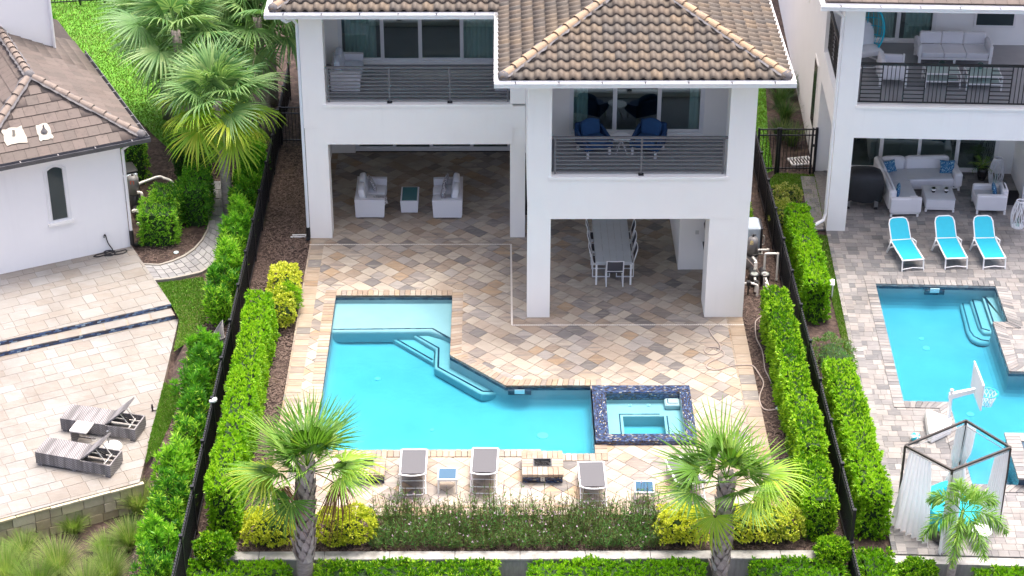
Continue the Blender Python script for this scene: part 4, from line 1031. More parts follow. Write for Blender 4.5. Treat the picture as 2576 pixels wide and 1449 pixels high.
for (A, B, y) in ((ou, inn, -.03),):
    v = [(p[0], y, p[1]) for p in A]+[(p[0], y, p[1]) for p in B]+[(p[0], 0, p[1]) for p in A]+[(p[0], -.004, p[1]) for p in B]
    mb.add(v, [(i, (i+1) % n, n+(i+1) % n, n+i) for i in range(n)]+[(i, 2*n+i, 2*n+(i+1) % n, (i+1) % n) for i in range(n)]+[(n+i, n+(i+1) % n, 3*n+(i+1) % n, 3*n+i) for i in range(n)])
win = mb.build('window', 'white_metal', HL)
mb = MB(); mb.add(*wall_poly(arch(w0+.02, w1-.02, wz0+.02, wz1-.02, .09), -.012, -.005)); mb.build('pane', 'window_dark', win)
lb('sill', 'stucco_trim', w0-.14, w1+.14, -.09, -.001, wz0-.14, wz0-.055)
# roof of the left house
mb = MB(); d_ = .03; ex1 = OV; ex0 = OV-2*LHW; ey0 = -OV; bk = 9.0
mb.add([(ex0, ey0, LEZ-d_), (ex1, ey0, LEZ-d_), (ex1-LHW, ey0+LHW, LA-d_), (ex0, bk, LEZ-d_), (ex1, bk, LEZ-d_), (ex1-LHW, bk, LA-d_)], [(0, 1, 2), (1, 4, 5, 2), (0, 2, 5, 3)])
rfl = mb.build('roof', 'roof_dark', HL)
it = []; r3 = ML.to_3x3()
def lw(x, y, z): return ML @ Vector((x, y, z))
roof_face(it, 'flat', lw(ex0, ey0, LEZ), r3 @ Vector((1, 0, 0)), r3 @ Vector((0, lc, ls)), 2*LHW, LHW/lc-.1, .36, lc, lc, stagger=.5)
roof_face(it, 'flat', lw(ex1, ey0, LEZ), r3 @ Vector((0, 1, 0)), r3 @ Vector((-lc, 0, ls)), 7.6, LHW/lc-.1, .36, lc, None, stagger=.5)
roof_face(it, 'flat', lw(ex0, ey0+7.6, LEZ), r3 @ Vector((0, -1, 0)), r3 @ Vector((lc, 0, ls)), 7.6, LHW/lc-.1, .36, None, lc, stagger=.5)
lay_tiles(rfl, it, 'flat_tile', 300)
ap = lw(ex1-LHW, ey0+LHW, LA+.04)
hip_caps(rfl, lw(ex1-.1, ey0+.1, LEZ+.06), ap, 'ridge_tile_left', r=.12); hip_caps(rfl, lw(ex0+.1, ey0+.1, LEZ+.06), ap, 'ridge_tile_left', r=.12)
hip_caps(rfl, ap, lw(ex1-LHW, ey0+LHW+4.5, LA+.04), 'ridge_tile_left', r=.12)
# vents with white sealing patches on the front slope
def fpt(a, s_): return Vector((ex0+a, ey0+s_*lc, LEZ+s_*ls))
def hitroof(u, v):
    o = ml @ Vector((0, 0, CAM_H)); d = ml.to_3x3() @ ray(u, v); nrm = Vector((0, -ls, lc)); p0 = Vector((0, ey0, LEZ)); t_ = (p0-o).dot(nrm)/d.dot(nrm); return o+d*t_
nrm = Vector((0, -ls, lc)); rs = random.Random(9)
for (u0, v0, u1, v1, sp) in ((6, 335, 66, 352, 0), (92, 315, 130, 352, 1)):
    c = hitroof((u0+u1)/2, (v0+v1)/2); a = hitroof(u0, (v0+v1)/2); b = hitroof(u1, (v0+v1)/2); hx = abs(b.x-a.x)/2; hs = .30
    mb = MB(); pts = []
    for k in range(22):
        an = 2*PI*k/22; cx_ = math.copysign(min(1, abs(math.cos(an))*1.35), math.cos(an)); sy_ = math.copysign(min(1, abs(math.sin(an))*1.35), math.sin(an)); rr = rs.uniform(.86, 1.05)
        pts.append(c+Vector((hx*cx_*rr, hs*sy_*rr*lc, hs*sy_*rr*ls))+nrm*.034)
    mb.poly(pts); mb.build('sealed_patch', 'roof_patch', rfl)
    mb = MB()
    if sp: mb.lathe([(.10, 0), (.085, .04), (.03, .12), (.02, .20), (.001, .24)], c+nrm*.03, 10); mb.build('roof_vent', 'roof_cement', rfl)
    else: mb.tube([c, c+Vector((0, 0, .22))], .04, 10); mb.build('vent_pipe', 'roof_patch', rfl)
lb('soffit', 'stucco_trim', ex0+.02, ex1-.02, ey0+.02, 0, 3.55, 3.575); lb('soffit', 'stucco_trim', 0, ex1-.02, 0, bk, 3.55, 3.575)
def lw2(x, y): p = lw(x, y, 0); return (p.x, p.y)
o1 = r3 @ Vector((0, -1, 0)); o2 = r3 @ Vector((1, 0, 0))
gutter(HL, lw2(ex0-.13, ey0-.003), lw2(ex1+.13, ey0-.003), (o1.x, o1.y), 'gutter_dark', 3.53, 3.67, straps=.95); gutter(HL, lw2(ex1+.003, ey0-.002), lw2(ex1+.003, 6.2), (o2.x, o2.y), 'gutter_dark', 3.531, 3.671, straps=.6)
mb = MB(); mb.tube([(ex1-.1, ey0+.15, 3.52), (ex1-.3, ey0+.35, 3.40), (.05, -.06, 3.15), (.05, -.06, .55)], .045, 8); mb.build('downspout', 'white_metal', HL)
mb = MB(); mb.tube([(.05, -.06, .56), (.05, -.06, .10), (.12, -.02, .02), (.42, .12, -.02)], .065, 8); mb.build('drain_elbow', 'hose_black', HL)
# taller part behind, at the frame corner
lb('upper_wall', 'stucco_left', -4.4, -.36, 5.6, 5.85, 3.2, 9.0)
mb = MB(); mb.tube([(-.33, 5.55, 4.2), (-.33, 5.55, 9)], .05, 8); mb.build('downspout', 'white_metal', HL)
lb('upper_wall', 'stucco_left', -.60, -.36, 5.85, 12, 3.0, 9.0)
# ================================================================ right house (own frame)
HR = thing('house', 'white two storey house with black balcony rail beside the grey paver deck', 'house', tuple(OR_), RR)
def rb(nm, mt, *b): return wbox(nm, mt, HR, *b, world=False)
SW = 'stucco_right'
rb('column', SW, 0, .55, 0, .55, 0, 3.2); rb('pier', SW, -.01, .55, -.01, .56, 3.2, 7.2)
rb('beam', SW, .551, 8, -.008, .3, 3.06, 4.02); rb('sill', 'stucco_trim', .52, 8, -.06, .28, 4.02, 4.09)
rb('beam', SW, 0, .3, .551, 4.0, 3.06, 4.02)
rb('floor_slab', 'balcony_floor_right', .31, 8, .31, 4.95, 3.1, 3.96); rb('ceiling', 'ceiling', .31, 8, .31, 4.0, 3.07, 3.095); rb('lintel', SW, .551, 8, 0, .3, 6.95, 7.2); rb('ceiling', 'ceiling', .3, 8, .31, 4.95, 6.98, 7.03)
gyr = 4.05
gr = [(MRI @ g(u, 428)).x for u in (2150, 2222, 2308, 2412, 2508)]
gr = [.85]+[(MRI @ Vector((OR_.x, 0, 0))).x*0+v for v in (1.93, 3.12, 4.36, 5.52)]
def rpt(u, v, y):
    o = MRI @ Vector((0, 0, CAM_H)); d = MRI.to_3x3() @ ray(u, v); t_ = (y-o.y)/d.y; return o+d*t_
gr = [rpt(u, 380, gyr).x for u in (2140, 2216, 2312, 2408, 2506)]
dr = sliding_door(HR, gr, gyr, .08, 2.75, M=MR); 
rb('wall', SW, .30, gr[0]-.06, gyr-.05, gyr+.2, 0, 3.1); rb('wall', SW, gr[-1]+.06, 6.2, gyr-.05, gyr+.2, 0, 3.1); rb('wall', SW, gr[0]-.06, gr[-1]+.06, gyr-.05, gyr+.2, 2.82, 3.1)
room(HR, .4, 6.1, gyr+.21, gyr+3.5, 0, 3.1, M=MR)
# side wing on the right edge of the frame
xw = rpt(2560, 500, 2.2).x+.12
rb('wall', SW, xw, xw+.25, 1.9, gyr-.06, 0, 3.06)
rb('door_frame', 'white_metal', xw-.05, xw-.001, 1.95, 2.35, .02, 2.5); 
rb('wall', SW, 0, .3, 4.0, 22, -.1, 7.2)          # long side wall along the corridor
for (ya, yb_, z0_, z1_) in ((8.6, 9.3, 3.9, 5.9), (11.5, 12.2, 3.6, 5.6), (4.9, 5.7, 1.0, 3.1)):
    fr = wbox('window', 'stucco_trim', HR, -.03, -.001, ya-.1, yb_+.1, z0_-.1, z1_+.1, world=False); wbox('pane', 'window_dark', fr, -.036, -.031, ya, yb_, z0_, z1_, world=False)
yub = 4.9; ux = [rpt(u, 100, yub).x for u in (2150, 2256, 2345)]
rb('wall', SW, .3, ux[0]-.06, yub, yub+.2, 3.9, 7.0); 
wl = rpt(2455, 60, yub); wr = rpt(2548, 60, yub); wbz = rpt(2500, 62, yub).z
rb('wall', SW, ux[-1]+.06, 8, yub, yub+.2, 3.9, 7.0)
sliding_door(HR, ux, yub+.06, 4.02, 6.9, M=MR); room(HR, .35, 3.9, yub+.21, yub+3, 3.9, 7.0, M=MR); curtain(HR, ux[0]+.06, ux[1]-.1, yub+.35, 3.95, 6.95, M=MR); curtain(HR, ux[1]+.25, ux[2]-.05, yub+.35, 3.95, 6.95, M=MR)
fr = wbox('window', 'white_metal', HR, wl.x-.07, wr.x+.07, yub-.04, yub-.001, wbz-.08, 6.6, world=False); wbox('pane', 'window_dark', fr, wl.x, wr.x, yub-.05, yub-.041, wbz, 6.55, world=False)
# black balcony railing with ladder panels
def railing_ladder(x0, x1, y, z0, z1, along='x', n0=0):
    def B(name, par, a0, a1, za, zb, t_=.018):
        mb = MB()
        if along == 'x': mb.box(a0, a1, y-t_, y+t_, za, zb)
        else: mb.box(y-t_, y+t_, a0, a1, za, zb)
        return mb.build(name, 'rail_black', par)
    top = B('railing', HR, x0, x1, z1-.06, z1, .04); B('rail', top, x0, x1, z0, z0+.04)
    x = x0+.05; k = n0
    while x < x1-.1:
        if k % 2 == 0:
            xe = min(x+.62, x1-.03); B('post', top, x, x+.03, z0+.04, z1-.06); B('post', top, xe-.03, xe, z0+.04, z1-.06)
            for i in range(8): z = z0+.14+(z1-z0-.26)*i/7.5; B('rung', top, x+.03, xe-.03, z-.012, z+.012, .012)
            x = xe+.0
        else:
            for i in range(1, 5):
                if x+.115*i < x1: B('bar', top, x+.115*i-.01, x+.115*i+.01, z0+.04, z1-.06, .01)
            x += .60
        k += 1
    return top
railing_ladder(.552, 8, .09, 4.15, 5.37); railing_ladder(.57, 3.98, .12, 4.15, 5.37, 'y', 1)
# eave
RZE = 7.45; gx0 = -.66
mb = MB(); pr = math.tan(R(20)); mb.add([(gx0, -.62, RZE), (9, -.62, RZE), (9, 5, RZE+5.6*pr), (gx0+5.6, 5, RZE+5.6*pr), (gx0, 12, RZE), (gx0+5.6, 12, RZE+5.6*pr)], [(0, 1, 2, 3), (0, 3, 5, 4)]); rfr = mb.build('roof', 'roof_dark', HR)
it = []; r4 = MR.to_3x3(); a20 = R(20)
roof_face(it, 'flat', MR @ Vector((gx0, -.62, RZE+.02)), r4 @ Vector((1, 0, 0)), r4 @ Vector((0, math.cos(a20), math.sin(a20))), 8.6, 1.0, .36, math.cos(a20), None, stagger=.5)
lay_tiles(rfr, it, 'flat_tile', 120)
rb('soffit', 'stucco_trim', gx0+.02, 9, -.6, .3, 7.22, 7.25); rb('soffit', 'stucco_trim', gx0+.02, .3, .31, 12, 7.22, 7.25)
def rw2(x, y): p = MR @ Vector((x, y, 0)); return (p.x, p.y)
o1 = r4 @ Vector((0, -1, 0)); o2 = r4 @ Vector((-1, 0, 0))
rb('fascia', 'stucco_trim', gx0, 9, -.62, -.6, 7.2, 7.43)
gutter(HR, rw2(gx0-.13, -.623), rw2(9, -.623), (o1.x, o1.y), 'white_gloss', 7.24, 7.38); gutter(HR, rw2(gx0-.003, 12), rw2(gx0-.003, -.622), (o2.x, o2.y), 'white_gloss', 7.241, 7.381)
mb = MB(); mb.tube([(gx0+.25, -.55, 7.22), (gx0+.4, -.3, 7.05), (-.07, -.02, 6.8), (-.07, .02, .55), (-.12, -.05, .38), (-.50, -.28, .25)], .05, 8); mb.build('downspout', 'white_metal', HR)
rb('splash_block', 'white_plastic', -.75, -.42, -.45, -.22, -.08, .02)
# ================================================================ furniture of the main pool deck
def bld(parent, name, mat, fn, smooth=False):
    mb = MB(); fn(mb); return mb.build(name, mat, parent, smooth=smooth)
def chaise(label, loc, rz):
    t = thing('chaise_longue', label, 'chaise longue', loc, rz, 'grey sling chaises along the pool'); w = .31
    for s in (-1, 1): bld(t, 'side_rail', 'white_metal', lambda m: m.bar((s*w, .36, .35), (s*w, 1.38, .35), .035, .05))
    bld(t, 'seat_sling', 'sling_grey', lambda m: m.box(-w+.02, w-.02, .38, 1.36, .355, .366))
    bld(t, 'end_bar', 'white_metal', lambda m: m.bar((-w, 1.385, .35), (w, 1.385, .35), .04, .05))
    bs = Vector((0, -.60, .40)).normalized(); hp = Vector((0, .38, .37))
    for s in (-1, 1): bld(t, 'back_rail', 'white_metal', lambda m: m.bar(hp+Vector((s*(w-.02), 0, 0)), hp+bs*.74+Vector((s*(w-.02), 0, 0)), .03, .035))
    def sling(m):
        n = 8; v = []; f = []
        for i in range(n+1):
            x = -w+.04+(2*w-.08)*i/n; sag = -.045*(1-(x/w)**2)
            for k in (0, .74): p = hp+bs*k; v.append((x, p.y, p.z+sag))
        for i in range(n): f.append((2*i, 2*i+2, 2*i+3, 2*i+1))
        m.add(v, f)
    bld(t, 'back_sling', 'sling_dark', sling, True)
    for k in (.74, .60):
        p = hp+bs*k; bld(t, 'back_bow', 'white_metal', lambda m: m.tube([(x, p.y, p.z-.05*(1-(x/w)**2)) for x in [-w+.02+(2*w-.04)*i/8 for i in range(9)]], .016, 8))
    for s in (-1, 1):
        bld(t, 'leg', 'white_metal', lambda m: m.bar((s*w, .05, 0), (s*(w-.01), .40, .35), .03, .04)); bld(t, 'leg', 'white_metal', lambda m: m.bar((s*w, 1.25, 0), (s*w, 1.25, .33), .03, .04))
        bld(t, 'support_strut', 'white_metal', lambda m: m.tube([(s*(w-.05), .02, .02), (s*(w-.05), .10, .26), (s*(w-.05), .05, .52)], .012, 6))
    bld(t, 'ground_bar', 'white_metal', lambda m: m.tube([(-w+.05, .3, .02), (-w+.05, .04, .02), (-w+.1, -.01, .02), (w-.1, -.01, .02), (w-.05, .04, .02), (w-.05, .3, .02)], .014, 6))
    for (y, z) in ((.12, .12), (.26, .24)): bld(t, 'crossbar', 'white_metal', lambda m: m.tube([(-w, y, z), (w, y, z)], .013, 6))
    return t
c0 = chaise('grey sling chaise longue at the pool edge next to the leafy left fire pit', (g(1038, 1246).x, 38.70, 0), 0)
dup(c0, (g(1216, 1244).x, 38.75, 0), R(-2), 'grey sling chaise longue between the square side table and the right fire pit')
dup(c0, (2.20, 38.16, 0), R(1), 'grey sling chaise longue half hidden by flowering shrubs right of the fire pit')
dup(c0, (g(1744, 1262).x, 38.35, 0), R(12), 'grey sling chaise longue standing askew behind the right front palm')
def side_table(label, x, y):
    t = thing('side_table', label, 'side table', (x, y, 0), 0, 'white framed poolside tables'); h = .235
    bld(t, 'table_top', 'glass_blue', lambda m: m.box(-h+.03, h-.03, -h+.03, h-.03, .405, .425))
    def fr(m):
        m.box(-h, h, -h, -h+.03, .36, .42); m.box(-h, h, h-.03, h, .36, .42); m.box(-h, -h+.03, -h+.03, h-.03, .36, .42); m.box(h-.03, h, -h+.03, h-.03, .36, .42)
    bld(t, 'frame', 'white_metal', fr)
    for sx in (-1, 1):
        for sy in (-1, 1): bld(t, 'leg', 'white_metal', lambda m: m.box(*sorted((sx*h, sx*(h-.04))), *sorted((sy*h, sy*(h-.04))), 0, .36))
    return t
st0 = side_table('white square side table with blue glass top between two chaises', -1.27, 38.99)
p = g(1621, 1224, .42); dup(st0, (p.x, p.y, 0), R(-2), 'white square side table with blue glass top beside the hidden chaise')
def fire_pit(label, x0):
    t = thing('fire_pit', label, 'fire pit', (x0+.5, 39.62, 0), 0, 'square brick topped fire pits')
    bld(t, 'base', 'mosaic_front', lambda m: m.box(-.48, .48, -.42, .46, 0, .215))
    rs = random.Random(int(x0*10)); hole = (.20, .15)
    def brick(a, b, c, d):
        mb = MB(); mb.r = rs.uniform(.01, .99); mb.bbox(a, b, c, d, .216, .30+rs.uniform(-.003, .003), .008); mb.build('cap_brick', 'coping_brick', t)
    for i in range(8):
        xa = -.50+i*.125; brick(xa+.003, xa+.122, -.50, -.175); brick(xa+.003, xa+.122, .175, .50)
    for i in range(3):
        ya = -.172+i*.1147; brick(-.50, -.225, ya+.003, ya+.112); brick(.225, .50, ya+.003, ya+.112)
    def pan(m): m.box(-.222, .222, -.172, -.15, .2, .305); m.box(-.222, .222, .15, .172, .2, .305); m.box(-.222, -.20, -.15, .15, .2, .305); m.box(.20, .222, -.15, .15, .2, .305)
    bld(t, 'burner_pan', 'steel', pan)
    def gl(m):
        m.box(-.2, .2, -.15, .15, .21, .24)
        for i in range(130):
            x, y = rs.uniform(-.18, .18), rs.uniform(-.13, .13); a = rs.uniform(0, 6.28); l = rs.uniform(.02, .045)
            m.bar((x-math.cos(a)*l/2, y-math.sin(a)*l/2, .245+rs.uniform(-.004, .015)), (x+math.cos(a)*l/2, y+math.sin(a)*l/2, .25+rs.uniform(-.004, .02)), .016, .014)
    bld(t, 'lava_glass', 'black_glass', gl)
    o = bld(t, 'outlet_plate', 'outlet', lambda m: m.box(-.05, .05, -.432, -.421, .05, .17))
    for z in (.085, .135): bld(o, 'socket', 'outlet_dark', lambda m: m.lathe([(.012, 0), (.012, .004), (.001, .005)], (0, 0, 0), 8).xf(Matrix.Translation((0, -.433, z)) @ Matrix.Rotation(PI/2, 4, 'X')))
    return t
fire_pit('square fire pit with blue mosaic base beside the first chaise, partly behind palm fronds', -3.78)
fire_pit('square fire pit with blue mosaic base in the middle of the pool edge', .51)
def sofa(name, label, loc, face, L=1.56, D=.88, cush='cushion_white', group=None, arm=.62):
    """two-seater seen from its side: length along y, back at the -x side when face = 1"""
    t = thing(name, label, 'sofa', loc, 0 if face > 0 else PI, group)
    y0, y1 = (-L/2, L/2); x0, x1 = -D/2, D/2
    bld(t, 'base', 'wicker_white', lambda m: m.box(x0+.03, x1-.05, y0+.14, y1-.14, .05, .30))
    for s in (-1, 1):
        def armf(m):
            ya, yb = sorted((s*L/2, s*(L/2-.14))); m.add([(x0, ya, .05), (x1-.03, ya, .05), (x1, ya, arm), (x0-.02, ya, arm+.02), (x0, yb, .05), (x1-.03, yb, .05), (x1, yb, arm), (x0-.02, yb, arm+.02)], [(0, 1, 2, 3), (7, 6, 5, 4), (0, 4, 5, 1), (1, 5, 6, 2), (2, 6, 7, 3), (3, 7, 4, 0)])
        bld(t, 'armrest', 'wicker_white', armf)
    bld(t, 'backrest', 'wicker_white', lambda m: m.box(x0-.015, x0+.13, y0+.141, y1-.141, .05, arm+.015))
    for s in (0, 1):
        ya = y0+.15+s*(L-.3)/2; yb = ya+(L-.3)/2-.01
        bld(t, 'seat_cushion', cush, lambda m: m.cushion(x0+.13, x1+.01, ya, yb, .30, .45), True)
        def bc(m):
            m.cushion(-.10, .10, ya+.01, yb-.01, 0, .46, .02); m.xf(Matrix.Translation((x0+.25, 0, .43)) @ Matrix.Rotation(R(-12), 4, 'Y'))
        bld(t, 'back_cushion', cush, bc, True)
    for sx in (x0+.08, x1-.12):
        for sy in (y0+.05, y1-.05): bld(t, 'foot', 'steel', lambda m: m.box(sx-.05, sx+.05, sy-.03, sy+.03, 0, .05))
    return t
sofa('wicker_sofa', 'white wicker sofa with its back to the left column in the covered patio', ((-4.32-3.45)/2, 52.77+.78, 0), 1, group='white wicker patio set')
sofa('wicker_sofa', 'white wicker sofa facing left across the glass coffee table', ((-2.03-1.15)/2, 52.74+.78, 0), -1, group='white wicker patio set')
def pillow(label, loc, size, rot, mat, group=None, th=.13):
    mb = MB(); n = 10; v = []; f = []
    for sg in (-1, 1):
        b = len(v)
        for i in range(n+1):
            for j in range(n+1):
                a, c = -1+2*i/n, -1+2*j/n; pin = 1-.08*(1-abs(a*c))*max(abs(a), abs(c)); v.append((a*size/2*pin, c*size/2*pin*.92, sg*th/2*((1-a**4)*(1-c**4))**.6))
        for i in range(n):
            for j in range(n):
                q = (b+i*(n+1)+j, b+(i+1)*(n+1)+j, b+(i+1)*(n+1)+j+1, b+i*(n+1)+j+1); f.append(q if sg > 0 else q[::-1])
    mb.add(v, f); o = mb.build('throw_pillow', mat, None, smooth=True); o.location = loc; o.rotation_euler = rot
    return tag(o, label, 'pillow', group)
pillow('leopard print pillow leaning on the left sofa back', (-3.86, 53.80, .66), .46, (R(0), R(68), R(12)), 'leopard', 'leopard print pillows')
pillow('leopard print pillow lying flat at the front of the left sofa', (-3.58, 53.05, .50), .42, (R(6), R(8), R(10)), 'leopard', 'leopard print pillows')
pillow('far leopard print pillow upright on the right sofa', (-1.66, 53.86, .68), .46, (0, R(-72), R(-6)), 'leopard', 'leopard print pillows')
pillow('near leopard print pillow upright on the right sofa', (-1.70, 53.20, .66), .44, (0, R(-76), R(4)), 'leopard', 'leopard print pillows')
t = thing('coffee_table', 'white wicker coffee table with teal glass top between the two sofas', 'coffee table', (-2.73, 53.57, 0), 0, 'white wicker patio set')
bld(t, 'frame', 'wicker_white', lambda m: m.add([(-.25, -.46, .03), (.25, -.46, .03), (.25, .46, .03), (-.25, .46, .03), (-.27, -.48, .42), (.27, -.48, .42), (.27, .48, .42), (-.27, .48, .42)], [(3, 2, 1, 0), (4, 5, 6, 7), (0, 1, 5, 4), (1, 2, 6, 5), (2, 3, 7, 6), (3, 0, 4, 7)]))
bld(t, 'glass_top', 'glass_table', lambda m: m.box(-.225, .225, -.435, .435, .421, .432))
for sx in (-.2, .2):
    for sy in (-.4, .4): bld(t, 'foot', 'steel', lambda m: m.box(sx-.04, sx+.04, sy-.03, sy+.03, 0, .03))
# dining set
t = thing('dining_table', 'long grey slatted dining table under the right balcony', 'table', (3.19, 50.05, 0))
tw_, tl = .51, 1.29
for i in range(5):
    a = -tw_+.03+i*(2*tw_-.06)/5; bld(t, 'plank', 'table_grey', lambda m: m.box(a+.003, a+(2*tw_-.06)/5-.003, -tl+.06, tl-.06, .72, .742))
def fr(m): m.box(-tw_, tw_, -tl, -tl+.06, .66, .741); m.box(-tw_, tw_, tl-.06, tl, .66, .741); m.box(-tw_, -tw_+.03, -tl+.06, tl-.06, .66, .741); m.box(tw_-.03, tw_, -tl+.06, tl-.06, .66, .741)
bld(t, 'frame', 'table_grey', fr)
for sx in (-1, 1):
    for sy in (-1, 1): bld(t, 'leg', 'white_metal', lambda m: m.box(*sorted((sx*tw_, sx*(tw_-.05))), *sorted((sy*tl, sy*(tl-.05))), 0, .66))
def dchair(label, loc, rz):
    t = thing('dining_chair', label, 'chair', loc, rz, 'chairs around the dining table'); w = .235   # faces +y
    bld(t, 'seat', 'sling_dark', lambda m: m.box(-w+.02, w-.02, -.22, .22, .435, .447))
    def bk(m):
        n = 6; v = []; f = []
        for i in range(n+1):
            x = -w+.02+(2*w-.04)*i/n; sg = -.02*(1-(x/w)**2)
            v += [(x, -.25+sg, .52), (x, -.33+sg, .86)]
        for i in range(n): f.append((2*i, 2*i+2, 2*i+3, 2*i+1))
        m.add(v, f)
    bld(t, 'back_sling', 'sling_dark', bk, True)
    for s in (-1, 1):
        bld(t, 'back_post', 'white_metal', lambda m: m.bar((s*w, -.21, .40), (s*w, -.335, .87), .03, .03))
        bld(t, 'side_frame', 'white_metal', lambda m: m.bar((s*w, -.24, 0.0), (s*w, -.24, .44), .028).bar((s*w, .24, 0.0), (s*w, .24, .44), .028).bar((s*w, -.226, .015), (s*w, .226, .015), .028).bar((s*w, -.226, .44), (s*w, .226, .44), .028))
    bld(t, 'top_rail', 'white_metal', lambda m: m.tube([(x, -.335-.02*(1-(x/w)**2), .87) for x in [-w+2*w*i/6 for i in range(7)]], .014, 6))
    bld(t, 'back_rail', 'white_metal', lambda m: m.bar((-w+.015, -.245, .50), (w-.015, -.245, .50), .02))
    return t
dc = dchair('grey sling dining chair at the near end of the table, back to the pool', (3.22, 48.90, 0), 0)
for i, y in enumerate((49.45, 50.15, 50.85)):
    nm = ('nearest', 'middle', 'farthest')[i]
    dup(dc, (2.86-.01*i, y, 0), -PI/2, nm+' grey sling dining chair on the left side of the long table')
    dup(dc, (3.54+.01*i, y, 0), PI/2, nm+' grey sling dining chair on the right side of the long table')
# summer kitchen
t = thing('outdoor_kitchen', 'granite topped barbecue counter half hidden behind the right column', 'counter', (6.1, 48.8, 0))
bld(t, 'cabinet', 'stucco', lambda m: m.box(-.28, .33, -.82, .80, 0, .88)); bld(t, 'counter_top', 'granite', lambda m: m.box(-.36, .33, -.84, .80, .881, .93)); bld(t, 'backsplash', 'granite', lambda m: m.box(-.30, .33, .781, .80, .931, 1.12))
bld(t, 'grill_hood', 'steel', lambda m: m.tube([(-.06, -.70, .96), (-.06, .05, .96)], .22, 14)); bld(t, 'grill_handle', 'steel', lambda m: m.tube([(-.28, -.65, .92), (-.34, -.6, .95), (-.34, -.1, .95), (-.28, -.05, .92)], .015, 8))
bld(t, 'extractor_hood', 'equipment_dark', lambda m: m.add([(-.36, -.1, 1.55), (.33, -.1, 1.55), (.33, .72, 1.55), (-.36, .72, 1.55), (-.2, .05, 2.1), (.33, .05, 2.1), (.33, .6, 2.1), (-.2, .6, 2.1)], [(3, 2, 1, 0), (4, 5, 6, 7), (0, 1, 5, 4), (1, 2, 6, 5), (2, 3, 7, 6), (3, 0, 4, 7)]))
bld(t, 'oven_door', 'white_metal', lambda m: m.box(-.295, -.281, -.6, -.05, .25, .78))
# balcony furniture of the main house
s = sofa('balcony_sofa', 'white two seat sofa against the left end of the upper left balcony', (-4.43, 53.35, 4.2), 1, 1.5, .86, 'cushion_pale', 'white balcony sofas')
s = sofa('balcony_sofa', 'white sofa at the right end of the upper left balcony under the roof corner', (.26, 53.35, 4.2), -1, 1.5, .86, 'cushion_pale', 'white balcony sofas')
def blue_chair(label, loc, rz):
    t = thing('armchair', label, 'armchair', loc, rz, 'blue balcony armchairs')
    bld(t, 'seat', 'fabric_blue', lambda m: m.bbox(-.34, .34, -.36, .30, .22, .36, .02)); bld(t, 'seat_cushion', 'fabric_blue_light', lambda m: m.cushion(-.29, .29, -.36, .22, .36, .47), True)
    bld(t, 'backrest', 'fabric_blue', lambda m: m.bbox(-.37, .37, -.05, .05, 0, .52, .03).xf(Matrix.Translation((0, .30, .25)) @ Matrix.Rotation(R(-12), 4, 'X')))
    bld(t, 'back_cushion', 'fabric_blue_light', lambda m: m.cushion(-.28, .28, -.07, .07, 0, .38).xf(Matrix.Translation((0, .18, .44)) @ Matrix.Rotation(R(-14), 4, 'X')), True)
    for s in (-1, 1): bld(t, 'armrest', 'fabric_blue', lambda m: m.add([(s*.34, -.38, .22), (s*.40, -.38, .22), (s*.40, .30, .22), (s*.34, .30, .22), (s*.34, -.36, .42), (s*.42, -.36, .42), (s*.42, .34, .62), (s*.34, .34, .62)], [(3, 2, 1, 0), (4, 5, 6, 7), (0, 1, 5, 4), (1, 2, 6, 5), (2, 3, 7, 6), (3, 0, 4, 7)]))
    for sx in (-.33, .33):
        for sy in (-.32, .28): bld(t, 'leg', 'white_metal', lambda m: m.box(sx-.03, sx+.03, sy-.03, sy+.03, 0, .22))
    return t
bc0 = blue_chair('blue upholstered armchair left of the round table on the right balcony', (2.53, 48.72, 4.2), R(24))
dup(bc0, (4.02, 48.72, 4.2), R(-24), 'blue upholstered armchair right of the round table on the right balcony')
t = thing('bistro_table', 'small round white table between the two blue armchairs', 'table', (3.29, 48.70, 4.2))
bld(t, 'table_top', 'white_metal', lambda m: m.lathe([(.001, .43), (.26, .43), (.265, .44), (.265, .45), (.26, .46), (.001, .46)], (0, 0, 0), 24))
for a in (45, 135, 225, 315): bld(t, 'leg', 'white_metal', lambda m: m.tube([(.05*math.cos(R(a+180)), .05*math.sin(R(a+180)), .43), (.22*math.cos(R(a)), .22*math.sin(R(a)), 0)], .012, 6))
# garden hose snaking over the deck
def zt(L): return [(1529.5+x/6.194, 791.6+y/6.194) for x, y in L]
hp1 = zt([(1590, 172), (1578, 240), (1640, 350), (1720, 440), (1755, 520), (1735, 580), (1680, 615), (1600, 622), (1530, 600), (1500, 555), (1530, 520), (1600, 508), (1700, 515), (1770, 550), (1805, 590), (1790, 640), (1700, 690), (1600, 735), (1540, 780), (1535, 815), (1580, 850), (1680, 860), (1800, 840), (1900, 805), (2050, 785), (2200, 785), (2280, 815), (2360, 900), (2420, 1000), (2420, 1080), (2380, 1180), (2362, 1290)])+[(1912, 1012), (1920, 1022), (1935, 1027), (1955, 1024)]
hp2 = [(1878, 665), (1905, 668), (1918, 700), (1922, 760), (1920, 790), (1905, 803), (1900, 815), (1903, 850), (1917, 880), (1922, 910), (1925, 930), (1935, 950), (1950, 985), (1957, 1010), (1955, 1024)]
def catmull(P, n=5):
    out = []
    for i in range(len(P)-1):
        p0, p1, p2, p3 = P[max(i-1, 0)], P[i], P[i+1], P[min(i+2, len(P)-1)]
        for k in range(n):
            t_ = k/n; out.append(tuple(.5*((2*p1[j])+(-p0[j]+p2[j])*t_+(2*p0[j]-5*p1[j]+4*p2[j]-p3[j])*t_*t_+(-p0[j]+3*p1[j]-3*p2[j]+p3[j])*t_**3) for j in range(len(p1))))
    out.append(tuple(P[-1])); return out
hz = lambda p: .018 if p.x < XR else -.05
pts = []
